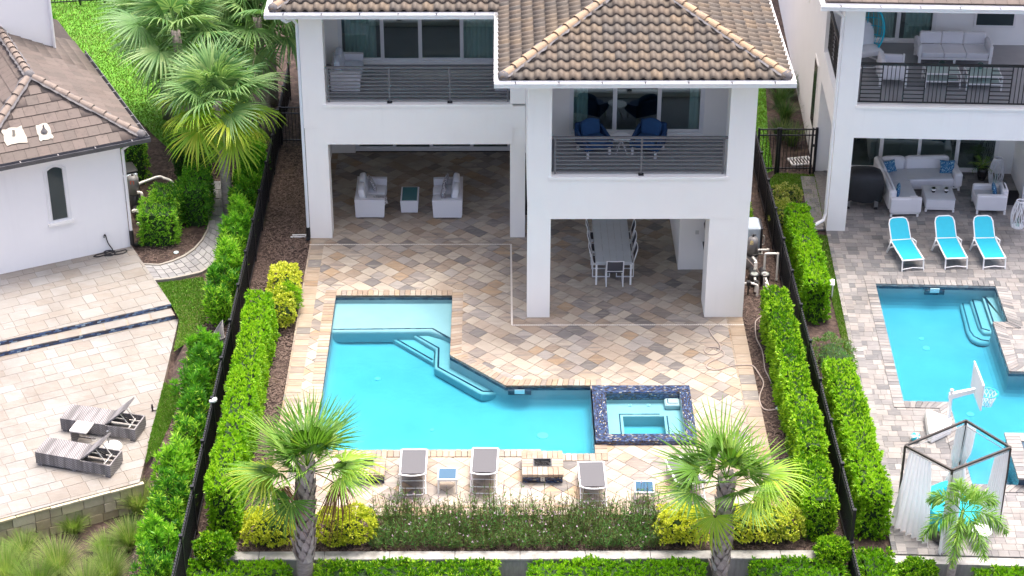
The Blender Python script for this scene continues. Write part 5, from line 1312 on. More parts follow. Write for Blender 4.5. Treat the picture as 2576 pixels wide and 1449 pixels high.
for q in hp1: p = g(*q, .018); pts.append((p.x, p.y, .018 if p.x < XR+.05 else -.045))
mb = MB(); mb.tube(catmull(pts), .016, 6)
pts = [(6.78, 49.4, .55), (6.95, 49.3, .58)]
for q in hp2[2:]: p = g(*q, -.04); pts.append((p.x, p.y, -.045))
mb.tube(catmull(pts), .016, 6)
tag(mb.build('garden_hose', 'hose_beige', None, smooth=True), 'long beige hose looping over the deck corner and along the right hedge', 'hose')
# ================================================================ right neighbour: furniture
def rloc(u, v, z=0): return g(u, v, z)
def sun_lounger(label, loc, rz):
    t = thing('sun_lounger', label, 'sun lounger', loc, rz, 'turquoise sun loungers'); w = .31
    # foot towards the camera at y = 0, backrest rising at the far end
    hp = (1.15, .38); tp = (1.62, .86)
    def fabric(m):
        n = 6; prof = [(.05, .33), (.6, .35), hp]
        for (a, b) in zip(prof, prof[1:]): m.add([(-w+.03, a[0], a[1]), (w-.03, a[0], a[1]), (w-.03, b[0], b[1]), (-w+.03, b[0], b[1])], [(0, 1, 2, 3)])
    bld(t, 'seat_sling', 'sling_turquoise', fabric)
    d = Vector((0, tp[0]-hp[0], tp[1]-hp[1])); 
    bp = [(-w+.02, 0), (w-.02, 0), (w-.03, .75), (w-.07, .93), (w-.16, 1), (-w+.16, 1), (-w+.07, .93), (-w+.03, .75)]
    bld(t, 'back_sling', 'sling_turquoise', lambda m: m.poly([(x, hp[0]+d.y*k, hp[1]+d.z*k+.004) for x, k in bp]))
    bld(t, 'back_frame', 'white_plastic', lambda m: m.tube([(x*1.02, hp[0]+d.y*k, hp[1]+d.z*k) for x, k in bp+bp[:1]], .02, 8))
    for s in (-1, 1):
        bld(t, 'side_rail', 'white_plastic', lambda m: m.tube([(s*w, .0, .33), (s*w, .6, .345), (s*w, 1.2, .38)], .024, 8))
        bld(t, 'leg', 'white_plastic', lambda m: m.tube([(s*w, .04, .33), (s*(w+.01), -.03, 0)], .022, 8)); bld(t, 'leg', 'white_plastic', lambda m: m.tube([(s*(w+.01), .85, .34), (s*(w+.07), 1.0, .22), (s*(w+.09), 1.15, 0)], .024, 8))
        bld(t, 'arm_strut', 'white_plastic', lambda m: m.tube([(s*w, 1.12, .42), (s*(w+.08), .95, .40), (s*(w+.10), 1.02, .2), (s*(w+.09), 1.1, .02)], .022, 8))
    bld(t, 'foot_bar', 'white_plastic', lambda m: m.tube([(-w, .02, .33), (w, .02, .33)], .022, 8)); bld(t, 'low_bar', 'white_plastic', lambda m: m.tube([(-w-.01, -.02, .06), (0, -.02, .10), (w+.01, -.02, .06)], .016, 6))
    return t
sl = sun_lounger('leftmost turquoise sun lounger behind the right pool', (g(2295, 680).x, g(2295, 680).y, 0), R(8))
dup(sl, (g(2404, 676).x, g(2404, 676).y, 0), R(4), 'middle turquoise sun lounger behind the right pool')
dup(sl, (g(2500, 676).x, g(2500, 676).y, 0), R(3), 'rightmost turquoise sun lounger behind the right pool')
# corner sofa
t = thing('corner_sofa', 'white L shaped corner sofa in the right covered patio', 'sofa', (11.69, 52.80, 0), R(2)); SH = .42
bld(t, 'seat', 'vinyl_white', lambda m: m.bbox(.20, .92, .16, 2.38, .12, SH, .03)); bld(t, 'seat', 'vinyl_white', lambda m: m.bbox(.925, 2.30, 1.62, 2.38, .12, SH, .03))
bld(t, 'seat_pad', 'vinyl_top', lambda m: m.bbox(.22, .90, .19, 1.60, SH, SH+.02, .008)); bld(t, 'seat_pad', 'vinyl_top', lambda m: m.bbox(.22, 2.28, 1.63, 2.36, SH, SH+.02, .008))
bld(t, 'backrest', 'vinyl_white', lambda m: m.bbox(-.02, .2, .165, 1.60, .12, .80, .06)); bld(t, 'backrest', 'vinyl_white', lambda m: m.bbox(-.02, .2, 1.61, 2.62, .12, .80, .06)); bld(t, 'backrest', 'vinyl_white', lambda m: m.bbox(.21, .92, 2.385, 2.62, .12, .80, .06)); bld(t, 'backrest', 'vinyl_white', lambda m: m.bbox(.93, 2.30, 2.385, 2.62, .12, .80, .06))
bld(t, 'armrest', 'vinyl_white', lambda m: m.bbox(0, .94, 0, .16, .12, .62, .03)); bld(t, 'armrest', 'vinyl_white', lambda m: m.bbox(2.305, 2.56, 1.60, 2.62, .12, .60, .05))
bld(t, 'arm_cover', 'vinyl_white', lambda m: m.box(.60, .82, -.008, .17, .50, .632))
for (x, y) in ((.05, .05), (.85, .05), (.05, 2.55), (2.48, 1.68), (2.48, 2.55)): bld(t, 'foot', 'white_metal', lambda m: m.box(x-.03, x+.03, y-.03, y+.03, 0, .12))
bld(t, 'plinth', 'white_metal', lambda m: m.box(.02, .90, .02, .05, .09, .12).box(.95, 2.5, 1.64, 1.67, .09, .12))
pillow('dark blue patterned pillow in the inner corner of the white sofa', (12.02, 54.95, .64), .42, (R(62), R(0), R(28)), 'leaf_cushion', 'blue patterned pillows')
pillow('dark blue patterned pillow at the right arm of the white corner sofa', (13.78, 54.95, .62), .46, (R(62), 0, R(-4)), 'leaf_cushion', 'blue patterned pillows')
pillow('blue pillow upright near the front arm of the white corner sofa', (12.0, 53.42, .60), .40, (R(90), R(0), R(75)), 'leaf_cushion', 'blue patterned pillows')
t = thing('ottoman_table', 'square white ottoman table holding two small potted plants', 'table', (13.28, 53.60, 0), R(-3))
bld(t, 'body', 'vinyl_white', lambda m: m.bbox(-.44, .44, -.46, .46, .10, .40, .03)); bld(t, 'top_pad', 'vinyl_top', lambda m: m.bbox(-.45, .45, -.47, .47, .401, .43, .02)); bld(t, 'plinth', 'white_metal', lambda m: m.box(-.42, .42, -.45, -.42, .07, .099))
for sx in (-1, 1):
    for sy in (-1, 1): bld(t, 'foot', 'white_metal', lambda m: m.box(sx*.41-.03, sx*.41+.03, sy*.43-.03, sy*.43+.03, 0, .10))
def potplant(label, loc):
    t = thing('potted_plant', label, 'potted plant', loc, 0, 'potted succulents on the ottoman')
    bld(t, 'pot', 'pot_white', lambda m: m.lathe([(.045, .06), (.062, .07), (.065, .12), (.055, .12), (.05, .10)], (0, 0, 0), 14)); bld(t, 'pot_base', 'pot_black', lambda m: m.lathe([(.001, 0), (.045, 0), (.058, .068), (.001, .068)], (0, 0, 0), 14))
    rs = random.Random(5)
    def lv(m):
        for i in range(26):
            a = i*2.4; e = .25+i*.05; l = .10*(1-i*.015); d = Vector((math.cos(a)*math.cos(e), math.sin(a)*math.cos(e), math.sin(e))); s_ = Vector((-math.sin(a), math.cos(a), 0))*.018; b = Vector((0, 0, .11))
            m.add([b-s_*.5, b+s_*.5, b+d*l*.6+s_, b+d*l*1.0, b+d*l*.6-s_], [(0, 1, 2, 3, 4)])
    bld(t, 'leaves', 'succulent', lv); return t
pp = potplant('left small succulent in a white and black pot on the ottoman', (13.12, 53.62, .431)); dup(pp, (13.50, 53.60, .431), 1, 'right small succulent in a white and black pot on the ottoman')
t = thing('lounge_armchair', 'white square armchair with a blue pillow beside the black doormat', 'armchair', (14.78, 53.40, 0), R(-3))
bld(t, 'seat', 'vinyl_white', lambda m: m.bbox(-.44, .30, -.26, .36, .12, .42, .03)); bld(t, 'seat_pad', 'vinyl_top', lambda m: m.bbox(-.42, .28, -.24, .34, .421, .44, .008)); bld(t, 'armrest', 'vinyl_white', lambda m: m.bbox(-.45, .45, -.44, -.262, .12, .62, .03)); bld(t, 'armrest', 'vinyl_white', lambda m: m.bbox(-.45, .45, .362, .50, .12, .60, .03)); bld(t, 'backrest', 'vinyl_white', lambda m: m.bbox(.302, .50, -.26, .36, .12, .76, .06))
for sx in (-.4, .42):
    for sy in (-.4, .44): bld(t, 'foot', 'white_metal', lambda m: m.box(sx-.03, sx+.03, sy-.03, sy+.03, 0, .12))
pillow('blue patterned pillow standing on the white square armchair', (14.90, 53.42, .62), .40, (R(72), 0, R(78)), 'leaf_cushion', 'blue patterned pillows')
q = g(2195, 470); t = thing('covered_grill', 'barbecue grill under a black cover behind the right front column', 'grill', (10.95, 53.6, 0), R(-3))
def cov(m):
    rows = []; N = 28
    for k, (z, rx, ry) in enumerate(((.28, .60, .35), (.55, .64, .38), (.8, .63, .37), (1.0, .60, .35), (1.15, .52, .29), (1.24, .36, .18), (1.26, .05, .03))):
        for i in range(N):
            a = 2*PI*i/N; cs = math.copysign(abs(math.cos(a))**.55, math.cos(a)); sn = math.copysign(abs(math.sin(a))**.55, math.sin(a)); wv = 1+(.05*math.sin(i*2.9)+.03*math.sin(i*1.3))*(1.15-z if z < 1.15 else 0)
            rows.append((cs*rx*wv, sn*ry*wv, z+(.04*math.sin(i*1.7) if k == 0 else 0)))
    f = [(k*N+i, k*N+(i+1) % N, k*N+N+(i+1) % N, k*N+N+i) for k in range(6) for i in range(N)]+[tuple(range(6*N, 7*N))]
    m.add(rows, f)
bld(t, 'cover', 'fabric_cover_black', cov, True)
for sx in (-.42, .42):
    for sy in (-.25, .25): bld(t, 'leg', 'steel', lambda m: m.box(sx-.06, sx+.06, sy-.03, sy+.03, .06, .55)); bld(t, 'caster', 'tyre_black', lambda m: m.tube([(sx-.05, sy, .05), (sx+.05, sy, .05)], .05, 10))
def lantern(label, loc, sc):
    t = thing('floor_lantern', label, 'lantern', loc, 0, 'tall white openwork lanterns'); h = .86*sc
    def rr(z): k = z/h; return sc*(.17+.07*math.sin(PI*min(1, k*.95+.05))-.05*k*k)
    rs = random.Random(4)
    def ribs(m):
        n = 22
        for i in range(n):
            a0 = 2*PI*i/n; ph = rs.uniform(0, 6); 
            m.tube([(rr(z)*math.cos(a0+.12*math.sin(z*9+ph)), rr(z)*math.sin(a0+.12*math.sin(z*9+ph)), z) for z in [h*k/12 for k in range(13)]], .011*sc, 5)
    bld(t, 'lattice', 'lantern_white', ribs)
    bld(t, 'rim', 'lantern_white', lambda m: ring(m, (0, 0, h), rr(h), .018)); bld(t, 'base', 'lantern_white', lambda m: m.lathe([(.001, 0), (rr(0), 0), (rr(0)+.005, .02), (.001, .02)], (0, 0, 0), 18))
    bld(t, 'glass_jar', 'clear_glass', lambda m: m.lathe([(.05, .03), (.06, .05), (.06, .3), (.05, .3)], (0, 0, 0), 14)); return t
la = lantern('tall white lattice lantern next to the potted palm by the wall', (15.35, 55.05, 0), 1.0); dup(la, (15.40, 52.20, 0), 1.2, 'tall white lattice lantern at the right edge beside the black doormat')
t = thing('potted_palm', 'small potted palm in a glossy black urn by the glass door', 'potted plant', (14.98, 55.30, 0))
bld(t, 'urn', 'pot_black', lambda m: m.lathe([(.001, 0), (.10, 0), (.15, .15), (.17, .32), (.15, .42), (.12, .42), (.11, .36), (.001, .36)], (0, 0, 0), 18), True)
rs = random.Random(8)
for i in range(13):
    a = i*2.4; e = R(75-i*4); L = rs.uniform(.45, .62)
    def fr(m):
        P = []
        for k in range(8):
            s_ = k/7*L; P.append(Vector((math.cos(a)*math.cos(e)*s_, math.sin(a)*math.cos(e)*s_, .40+math.sin(e)*s_-.75*(s_/L)**2.2*L*.5)))
        m.tube(P, .006, 4)
        sd = Vector((-math.sin(a), math.cos(a), 0))
        for k in range(2, 8):
            for sgn in (-1, 1):
                d = (P[k]-P[k-1]).normalized(); tip = P[k]+(sd*sgn*.13+d*.10-Vector((0, 0, .06))); m.add([P[k]-d*.012, tip, P[k]+d*.012], [(0, 1, 2)])
    bld(t, 'frond', 'grass_muhly', fr)
mb = MB(); mb.box(-.36, .30, -.48, .48, .004, .02); mb.xf(Matrix.Translation((15.62, 54.05, 0)) @ Matrix.Rotation(RR, 4, 'Z')); tag(mb.build('doormat', 'mat_black'), 'black doormat behind the white armchair', 'doormat')
# balcony of the right house
def frame_sofa(label, loc, rz, seats, group=None, sw=.66, dp=.78):
    t = thing('outdoor_sofa', label, 'sofa', loc, rz, group); W = seats*sw   # faces -y, centre of its front at origin
    bld(t, 'base', 'white_metal', lambda m: m.box(-W/2-.03, W/2+.03, 0, dp, .20, .26))
    for i in range(seats):
        a = -W/2+i*sw
        bld(t, 'seat_cushion', 'vinyl_white', lambda m: m.bbox(a+.004, a+sw-.004, 0, dp-.14, .262, .42, .02)); bld(t, 'back_cushion', 'vinyl_white', lambda m: m.bbox(a+.004, a+sw-.004, dp-.16, dp-.02, .42, .80, .03))
    for s in (-1, 1):
        bld(t, 'armrest', 'vinyl_white', lambda m: m.bbox(*sorted((s*W/2, s*(W/2+.13))), .02, dp-.02, .262, .64, .03))
        bld(t, 'arm_post', 'white_metal', lambda m: m.box(*sorted((s*(W/2+.02), s*(W/2+.10))), -.03, .03-.012, 0, .66))
        bld(t, 'back_leg', 'white_metal', lambda m: m.box(*sorted((s*(W/2+.02), s*(W/2+.10))), dp-.07, dp-.01, 0, .20))
    bld(t, 'middle_leg', 'white_metal', lambda m: m.box(-.03, .03, .0, .06, 0, .20))
    return t
frame_sofa('white three seat sofa against the wall of the right balcony', (13.62, 55.00, 3.96), RR, 3, dp=.86)
frame_sofa('white single armchair facing the glass tables on the right balcony', (11.92, 53.95, 3.96), R(86), 1, sw=.78)
def glass_tab(label, loc, rz):
    t = thing('glass_table', label, 'table', loc, rz, 'white framed glass tables'); a, b = .50, .32
    bld(t, 'glass_top', 'glass_mint', lambda m: m.box(-a+.03, a-.03, -b+.03, b-.03, .44, .45)); bld(t, 'lower_shelf', 'glass_mint', lambda m: m.box(-a+.03, a-.03, -b+.03, b-.03, .20, .21))
    for z in (.41, .17):
        def fr(m): m.box(-a, a, -b, -b+.035, z, z+.04); m.box(-a, a, b-.035, b, z, z+.04); m.box(-a, -a+.035, -b+.035, b-.035, z, z+.04); m.box(a-.035, a, -b+.035, b-.035, z, z+.04)
        bld(t, 'frame', 'white_metal', fr)
    for sx in (-1, 1):
        for sy in (-1, 1): bld(t, 'leg', 'white_metal', lambda m: m.box(sx*(a+.004)-.02, sx*(a+.004)+.02, sy*(b+.004)-.02, sy*(b+.004)+.02, 0, .45))
    return t
gt = glass_tab('mint glass coffee table in front of the white single armchair on the right balcony', (12.98, 53.75, 3.96), RR); dup(gt, (14.15, 53.55, 3.96), RR, 'mint glass coffee table farther right on the balcony beside its twin')
for (x, y, lb_) in ((13.0, 53.95, 'faceted clear glass bowl on the left glass coffee table'), (14.1, 53.80, 'faceted clear glass bowl on the right glass coffee table')):
    mb = MB(); mb.lathe([(.05, 0), (.11, .06), (.10, .14), (.06, .18), (.055, .18), (.09, .13), (.10, .065), (.04, .012)], (0, 0, 0), 6); o = mb.build('glass_bowl', 'clear_glass'); o.location = (x, y, 3.96+.451); tag(o, lb_, 'bowl', 'glass bowls on the balcony tables')
t = thing('egg_chair', 'turquoise woven hanging egg chair with white cushion at the balcony corner', 'chair', (11.0, 55.2, 3.96), R(20))
def shell(m):
    n = 18
    for k in range(9):
        th = PI*(k+.5)/9; r_ = .52*math.sin(th); z = 1.05-.78*math.cos(th)
        m.tube([(r_*math.sin(a), r_*.75*math.cos(a)+.05, z) for a in [R(-125)+R(250)*i/n for i in range(n+1)]], .012, 5)
    for i in range(13):
        a = R(-125)+R(250)*i/12; m.tube([(.52*math.sin(PI*k/14)*math.sin(a), .52*.75*math.sin(PI*k/14)*math.cos(a)+.05, 1.05-.78*math.cos(PI*k/14)) for k in range(15)], .012, 5)
    for s in (-1, 1): m.tube([(s*.52*math.sin(PI*k/18)*math.sin(R(125)), .39*math.sin(PI*k/18)*math.cos(R(125))+.05, 1.05-.78*math.cos(PI*k/18)) for k in range(19)], .03, 6)
bld(t, 'shell', 'turquoise_gloss', shell)
def cus(m):
    m.cushion(-.40, .40, -.32, .30, .34, .52, .05)
    n0 = len(m.v); m.cushion(-.38, .38, -.08, .08, 0, .62, .05); m.xf(Matrix.Translation((0, .24, .46)) @ Matrix.Rotation(R(-18), 4, 'X'), n0)
bld(t, 'cushion', 'cushion_white', cus, True)
bld(t, 'stand', 'white_metal', lambda m: m.tube([(0, .5, 1.95), (0, .62, 1.5), (0, .62, .3), (0, .55, .05), (.3, .45, .03), (.42, .1, .03), (.3, -.3, .03), (0, -.42, .03), (-.3, -.3, .03), (-.42, .1, .03), (-.3, .45, .03), (0, .55, .05)], .028, 8)); bld(t, 'hanger', 'white_metal', lambda m: m.tube([(0, .5, 1.95), (0, .25, 2.08), (0, .05, 2.0), (0, .05, 1.83)], .025, 8))
# basketball hoop over the right pool
bp_ = g(2386, 1049, .30); t = thing('basketball_hoop', 'white poolside basketball hoop with arm and turquoise rim', 'basketball hoop', (bp_.x, bp_.y, 0), 0)
base = [tuple((g(*q, .30)-bp_).to_2d()) for q in ((2327, 1024), (2396, 1048), (2396, 1068), (2345, 1092), (2336, 1085))]
cx_ = sum(p[0] for p in base)/5; cy_ = sum(p[1] for p in base)/5
def basef(m):
    for (z0_, z1_, s0, s1) in ((0, .05, .97, 1.0), (.05, .24, 1.0, .97), (.24, .30, .97, .90)):
        n = 5; lo = [(cx_+(p[0]-cx_)*s0, cy_+(p[1]-cy_)*s0, z0_) for p in base]; hi = [(cx_+(p[0]-cx_)*s1, cy_+(p[1]-cy_)*s1, z1_) for p in base]
        m.add(lo+hi, [(i, n+i, n+(i+1) % n, (i+1) % n) for i in range(n)]+([tuple(range(n, 2*n))[::-1]] if z1_ == .30 else [])+([tuple(range(n))] if z0_ == 0 else []))
bo = bld(t, 'base', 'white_plastic', basef); md = bo.modifiers.new('b', 'BEVEL'); md.width = .03; md.segments = 2; md.limit_method = 'ANGLE'
zt_ = py(2393, 980, bp_.y).z
bld(t, 'pole', 'white_metal', lambda m: m.tube([(0, 0, .28), (0, 0, zt_)], .045, 12))
BX = .62; zr = zt_-.12
bld(t, 'arm', 'white_plastic', lambda m: m.add([(-.06, -.05, zr-.16), (BX-.05, -.04, zr+.04), (BX-.05, .04, zr+.04), (-.06, .05, zr-.16), (-.06, -.05, zr+.0), (BX-.05, -.04, zr+.16), (BX-.05, .04, zr+.16), (-.06, .05, zr+.0)], [(3, 2, 1, 0), (4, 5, 6, 7), (0, 1, 5, 4), (1, 2, 6, 5), (2, 3, 7, 6), (3, 0, 4, 7)]))
bb = bld(t, 'backboard', 'white_plastic', lambda m: m.bbox(BX-.02, BX+.02, -.56, .56, zr-.12, zr+.58, .008)); bld(bb, 'border', 'white_metal', lambda m: m.tube([(BX+.0, -.57, zr-.13), (BX+.0, .57, zr-.13), (BX+.0, .57, zr+.59), (BX+.0, -.57, zr+.59), (BX+.0, -.57, zr-.13)], .02, 6))
RC = (BX+.30, 0, zr+.02)
bld(t, 'rim', 'turquoise_gloss', lambda m: (ring(m, RC, .23, .018, 28), m.box(BX+.02, BX+.09, -.05, .05, zr-.04, zr+.05)))
def net(m):
    n = 12; lv = [(.225, 0), (.20, -.09), (.165, -.18), (.13, -.27), (.12, -.36)]
    for s in (1, -1):
        for i in range(n):
            m.tube([(RC[0]+r_*math.cos(2*PI*(i+s*.5*k)/n), r_*math.sin(2*PI*(i+s*.5*k)/n), RC[2]+z) for k, (r_, z) in enumerate(lv)], .009, 4)
bld(t, 'net', 'white_metal', net)
bc = g(2303, 1100, .12); t = thing('basketball', 'turquoise and white basketball on the grey pavers beside the cabana', 'ball', (bc.x, bc.y, 0), .4)
def sphere(m, c, r, lon, n=12):
    v = []; f = []; k = len(lon)
    for j in range(n+1):
        for a in lon: th = PI*j/n; v.append((c[0]+r*math.sin(th)*math.cos(a), c[1]+r*math.sin(th)*math.sin(a), c[2]+r*math.cos(th)))
    for j in range(n):
        for i in range(k-1): f.append((j*k+i, j*k+k+i, j*k+k+i+1, j*k+i+1))
    m.add(v, f)
for i in range(8):
    def seg(m): sphere(m, (0, 0, .12), .12, [2*PI*i/8+2*PI/8*q/4 for q in range(5)]); m.xf(Matrix.Translation((0, 0, .12)) @ Matrix.Rotation(R(50), 4, 'X') @ Matrix.Translation((0, 0, -.12)))
    bld(t, 'panel', 'ball_white' if i % 2 else 'turquoise_gloss', seg, True)
# cabana with white curtains and turquoise day bed
CT = [g(2277, 1123, 2.2), g(2430, 1060, 2.2), g(2542, 1128, 2.2), g(2395, 1185, 2.2)]; cc = sum(CT, Vector())/4; cc.z = 0
t = thing('cabana', 'open cabana frame with dark posts and tied white curtains by the right pool', 'cabana', tuple(cc)); LT = [p-cc for p in CT]
for p in LT: bld(t, 'post', 'cabana_brown', lambda m: m.box(p.x-.024, p.x+.024, p.y-.024, p.y+.024, 0, 2.2))
for a, b in zip(LT, LT[1:]+LT[:1]): bld(t, 'beam', 'cabana_brown', lambda m: m.bar(a+Vector((0, 0, .02)), b+Vector((0, 0, .02)), .045, .055)); bld(t, 'curtain_rod', 'steel', lambda m: m.tube([a*.95+Vector((0, 0, 2.2*.05-.08)), b*.95+Vector((0, 0, 2.2*.05-.08))], .012, 6))
def drape(top, bot, wt, wbm, ztop, zbot, ang, tie=None, seed=0, n=40, rows=14):
    """hanging curtain bundle: narrow at the tie, flared below"""
    def f_(m):
        v = []; f = []; rs = random.Random(seed); ph = rs.uniform(0, 6)
        for r_ in range(rows+1):
            k = r_/rows; z = ztop+(zbot-ztop)*k; cx = top[0]+(bot[0]-top[0])*k**1.4; cy = top[1]+(bot[1]-top[1])*k**1.4
            wd = wt+(wbm-wt)*k
            if tie: wd *= 1-.75*math.exp(-((k-tie)/.10)**2)
            for i in range(n+1):
                s_ = i/n-.5; off = .05*math.sin(2*PI*i/5.5+ph+1.5*k)*(.7+.6*k)
                v.append((cx+math.cos(ang)*s_*wd-math.sin(ang)*off, cy+math.sin(ang)*s_*wd+math.cos(ang)*off, z+(.02*math.sin(i*.9+ph) if r_ == rows else 0)))
        for r_ in range(rows):
            for i in range(n): a = r_*(n+1)+i; f.append((a, a+1, a+n+2, a+n+1))
        m.add(v, f)
    return bld(t, 'curtain', 'curtain_white', f_, True)
a01 = math.atan2(LT[1].y-LT[0].y, LT[1].x-LT[0].x); a03 = math.atan2(LT[3].y-LT[0].y, LT[3].x-LT[0].x)
drape((LT[0].x+.30, LT[0].y-.28), (LT[0].x+.22, LT[0].y-.42), .62, 1.15, 2.12, .02, a03, None, 1)
drape((LT[1].x-.08, LT[1].y-.05), (LT[1].x-.22, LT[1].y-.10), .34, .40, 2.12, .05, a01, .55, 2); drape((LT[1].x+.10, LT[1].y-.08), (LT[1].x-.06, LT[1].y-.1), .30, .30, 2.12, .05, a03, .5, 3)
drape((LT[2].x-.20, LT[2].y-.12), (LT[2].x-.30, LT[2].y-.18), .42, .75, 2.12, .02, a01, None, 4)
drape((LT[3].x+.10, LT[3].y+.05), (LT[3].x+.12, LT[3].y-.05), .40, .50, 2.12, .02, a01, None, 5)
t = thing('day_bed', 'dark rattan day bed with turquoise cushions inside the cabana', 'day bed', (cc.x, cc.y, 0), a01)
bld(t, 'base', 'rattan_dark', lambda m: m.bbox(-.75, .75, -.62, .62, .03, .30, .03)); bld(t, 'mattress', 'fabric_turquoise', lambda m: m.cushion(-.72, .72, -.60, .60, .30, .46), True)
bld(t, 'back_cushion', 'fabric_turquoise', lambda m: m.cushion(-.45, .45, .36, .60, .44, .78), True); bld(t, 'back_cushion', 'fabric_turquoise', lambda m: m.cushion(-.72, -.46, -.30, .34, .44, .75), True)
for sx in (-.65, .65):
    for sy in (-.52, .52): bld(t, 'foot', 'rattan_dark', lambda m: m.box(sx-.04, sx+.04, sy-.04, sy+.04, 0, .05))
p = g(2470, 1335, .4); t = thing('patio_table', 'small round white patio table at the front of the cabana', 'table', (p.x, p.y, 0)); bld(t, 'table_top', 'white_plastic', lambda m: m.lathe([(.001, .40), (.22, .40), (.24, .42), (.22, .44), (.001, .44)], (0, 0, 0), 24))
for a in (30, 150, 270): bld(t, 'leg', 'white_plastic', lambda m: m.tube([(.12*math.cos(R(a)), .12*math.sin(R(a)), .40), (.24*math.cos(R(a)), .24*math.sin(R(a)), 0)], .018, 6))
# ================================================================ left patio furniture
def wlounger(label, foot, head, wdt, loc, rz):
    t = thing('wicker_lounger', label, 'sun lounger', loc, rz, 'grey wicker loungers'); L, W, Hh = foot, wdt, .36
    # x runs from the foot end (0) to the head end (L), y across
    hx = L*.60
    def side(m):
        m.box(0, L, -W/2, -W/2+.035, .06, Hh); m.box(0, L, W/2-.035, W/2, .06, Hh); m.box(0, .035, -W/2+.035, W/2-.035, .06, Hh); m.box(L-.035, L, -W/2+.035, W/2-.035, .06, Hh)
    bld(t, 'frame', 'wicker_grey', side); bld(t, 'seat', 'wicker_grey', lambda m: m.box(.0, hx, -W/2, W/2, Hh+.001, Hh+.03))
    bl = L*.38; ang = R(42); bk = bld(t, 'backrest', 'wicker_grey', lambda m: m.box(0, bl, -W/2+.04, W/2-.04, -.015, .02).xf(Matrix.Translation((hx+.01, 0, Hh+.01)) @ Matrix.Rotation(-ang, 4, 'Y')))
    bld(t, 'inner_rail', 'pvc', lambda m: m.bar((hx, W/2-.07, .2), (L-.04, W/2-.07, .2), .03, .03).bar((hx, -W/2+.07, .2), (L-.04, -W/2+.07, .2), .03, .03))
    tx, tz = hx+bl*.62*math.cos(ang), Hh+bl*.62*math.sin(ang)
    for s in (-1, 1): bld(t, 'prop', 'pvc', lambda m: m.tube([(tx, s*.16, tz), (L-.22, s*.16, Hh-.02), (L-.30, s*.14, .22)], .013, 6)); bld(t, 'ratchet', 'tyre_black', lambda m: m.bar((hx+.08, s*.24, Hh-.03), (hx+.40, s*.24, Hh-.14), .02, .04))
    bld(t, 'crossbar', 'pvc', lambda m: m.tube([(L-.26, -W/2+.04, .24), (L-.26, W/2-.04, .24)], .014, 6))
    for x in (.10, L*.5, L-.10):
        for s in (-1, 1): bld(t, 'foot', 'wicker_grey', lambda m: m.box(x-.06, x+.06, s*(W/2-.04)-.03, s*(W/2-.04)+.03, 0, .06))
    return t
A, B = g(92, 1170, LPZ), g(280, 1203, LPZ); ang = math.atan2(B.y-A.y, B.x-A.x); L_ = (B-A).length; W_ = .68; o_ = A+Vector((-math.sin(ang), math.cos(ang), 0))*W_/2
wl_ = wlounger('grey wicker lounger with raised back nearest the grassy edge of the cream patio', L_, 0, W_, (o_.x, o_.y, LPZ), ang)
A2, B2 = g(155, 1085, LPZ), g(345, 1112, LPZ); ang2 = math.atan2(B2.y-A2.y, B2.x-A2.x); o2_ = A2+Vector((-math.sin(ang2), math.cos(ang2), 0))*W_/2
dup(wl_, (o2_.x, o2_.y, LPZ), ang2, 'grey wicker lounger with raised back farther from the grassy edge of the cream patio')
p = g(210, 1112, LPZ); t = thing('slatted_table', 'small grey slatted side table between the two wicker loungers', 'side table', (p.x, p.y, LPZ), ang2)
for i in range(5): bld(t, 'slat', 'pvc', lambda m: m.box(-.19+i*.078, -.19+i*.078+.068, -.20, .20, .44, .46))
bld(t, 'frame', 'pvc', lambda m: m.box(-.22, .22, -.235, -.205, .425, .462).box(-.22, .22, .205, .235, .425, .462).box(-.23, -.20, -.204, .204, .425, .462).box(.20, .23, -.204, .204, .425, .462))
bld(t, 'side_panel', 'wicker_grey', lambda m: m.box(-.22, -.19, -.2, .2, .03, .424)); bld(t, 'foot', 'wicker_grey', lambda m: m.box(-.22, .25, -.2, -.17, 0, .03).box(-.22, .25, .17, .2, 0, .03).box(-.22, -.19, -.169, .169, 0, .03))
p = g(281, 1122, LPZ+.05); t = thing('umbrella_base', 'white dome umbrella base with short pole between the wicker loungers', 'umbrella base', (p.x+.02, p.y, LPZ))
bld(t, 'dome', 'white_plastic', lambda m: m.lathe([(.24, 0), (.24, .04), (.20, .10), (.10, .15), (.04, .16), (.001, .16)], (0, 0, 0), 20), True); bld(t, 'sleeve', 'steel', lambda m: m.tube([(-.08, .0, .14), (-.08, .0, .50)], .028, 10))
p = g(384, 1034, LPZ); t = thing('sprinkler', 'small dark sprinkler riser at the edge of the cream patio', 'sprinkler', (p.x, p.y, LPZ)); bld(t, 'riser', 'sprinkler', lambda m: m.lathe([(.03, 0), (.022, .06), (.03, .1), (.022, .16), (.03, .2), (.001, .21)], (0, 0, 0), 8)); bld(t, 'pipe', 'sprinkler', lambda m: m.tube([(0, 0, .02), (.16, .02, .02)], .015, 6))
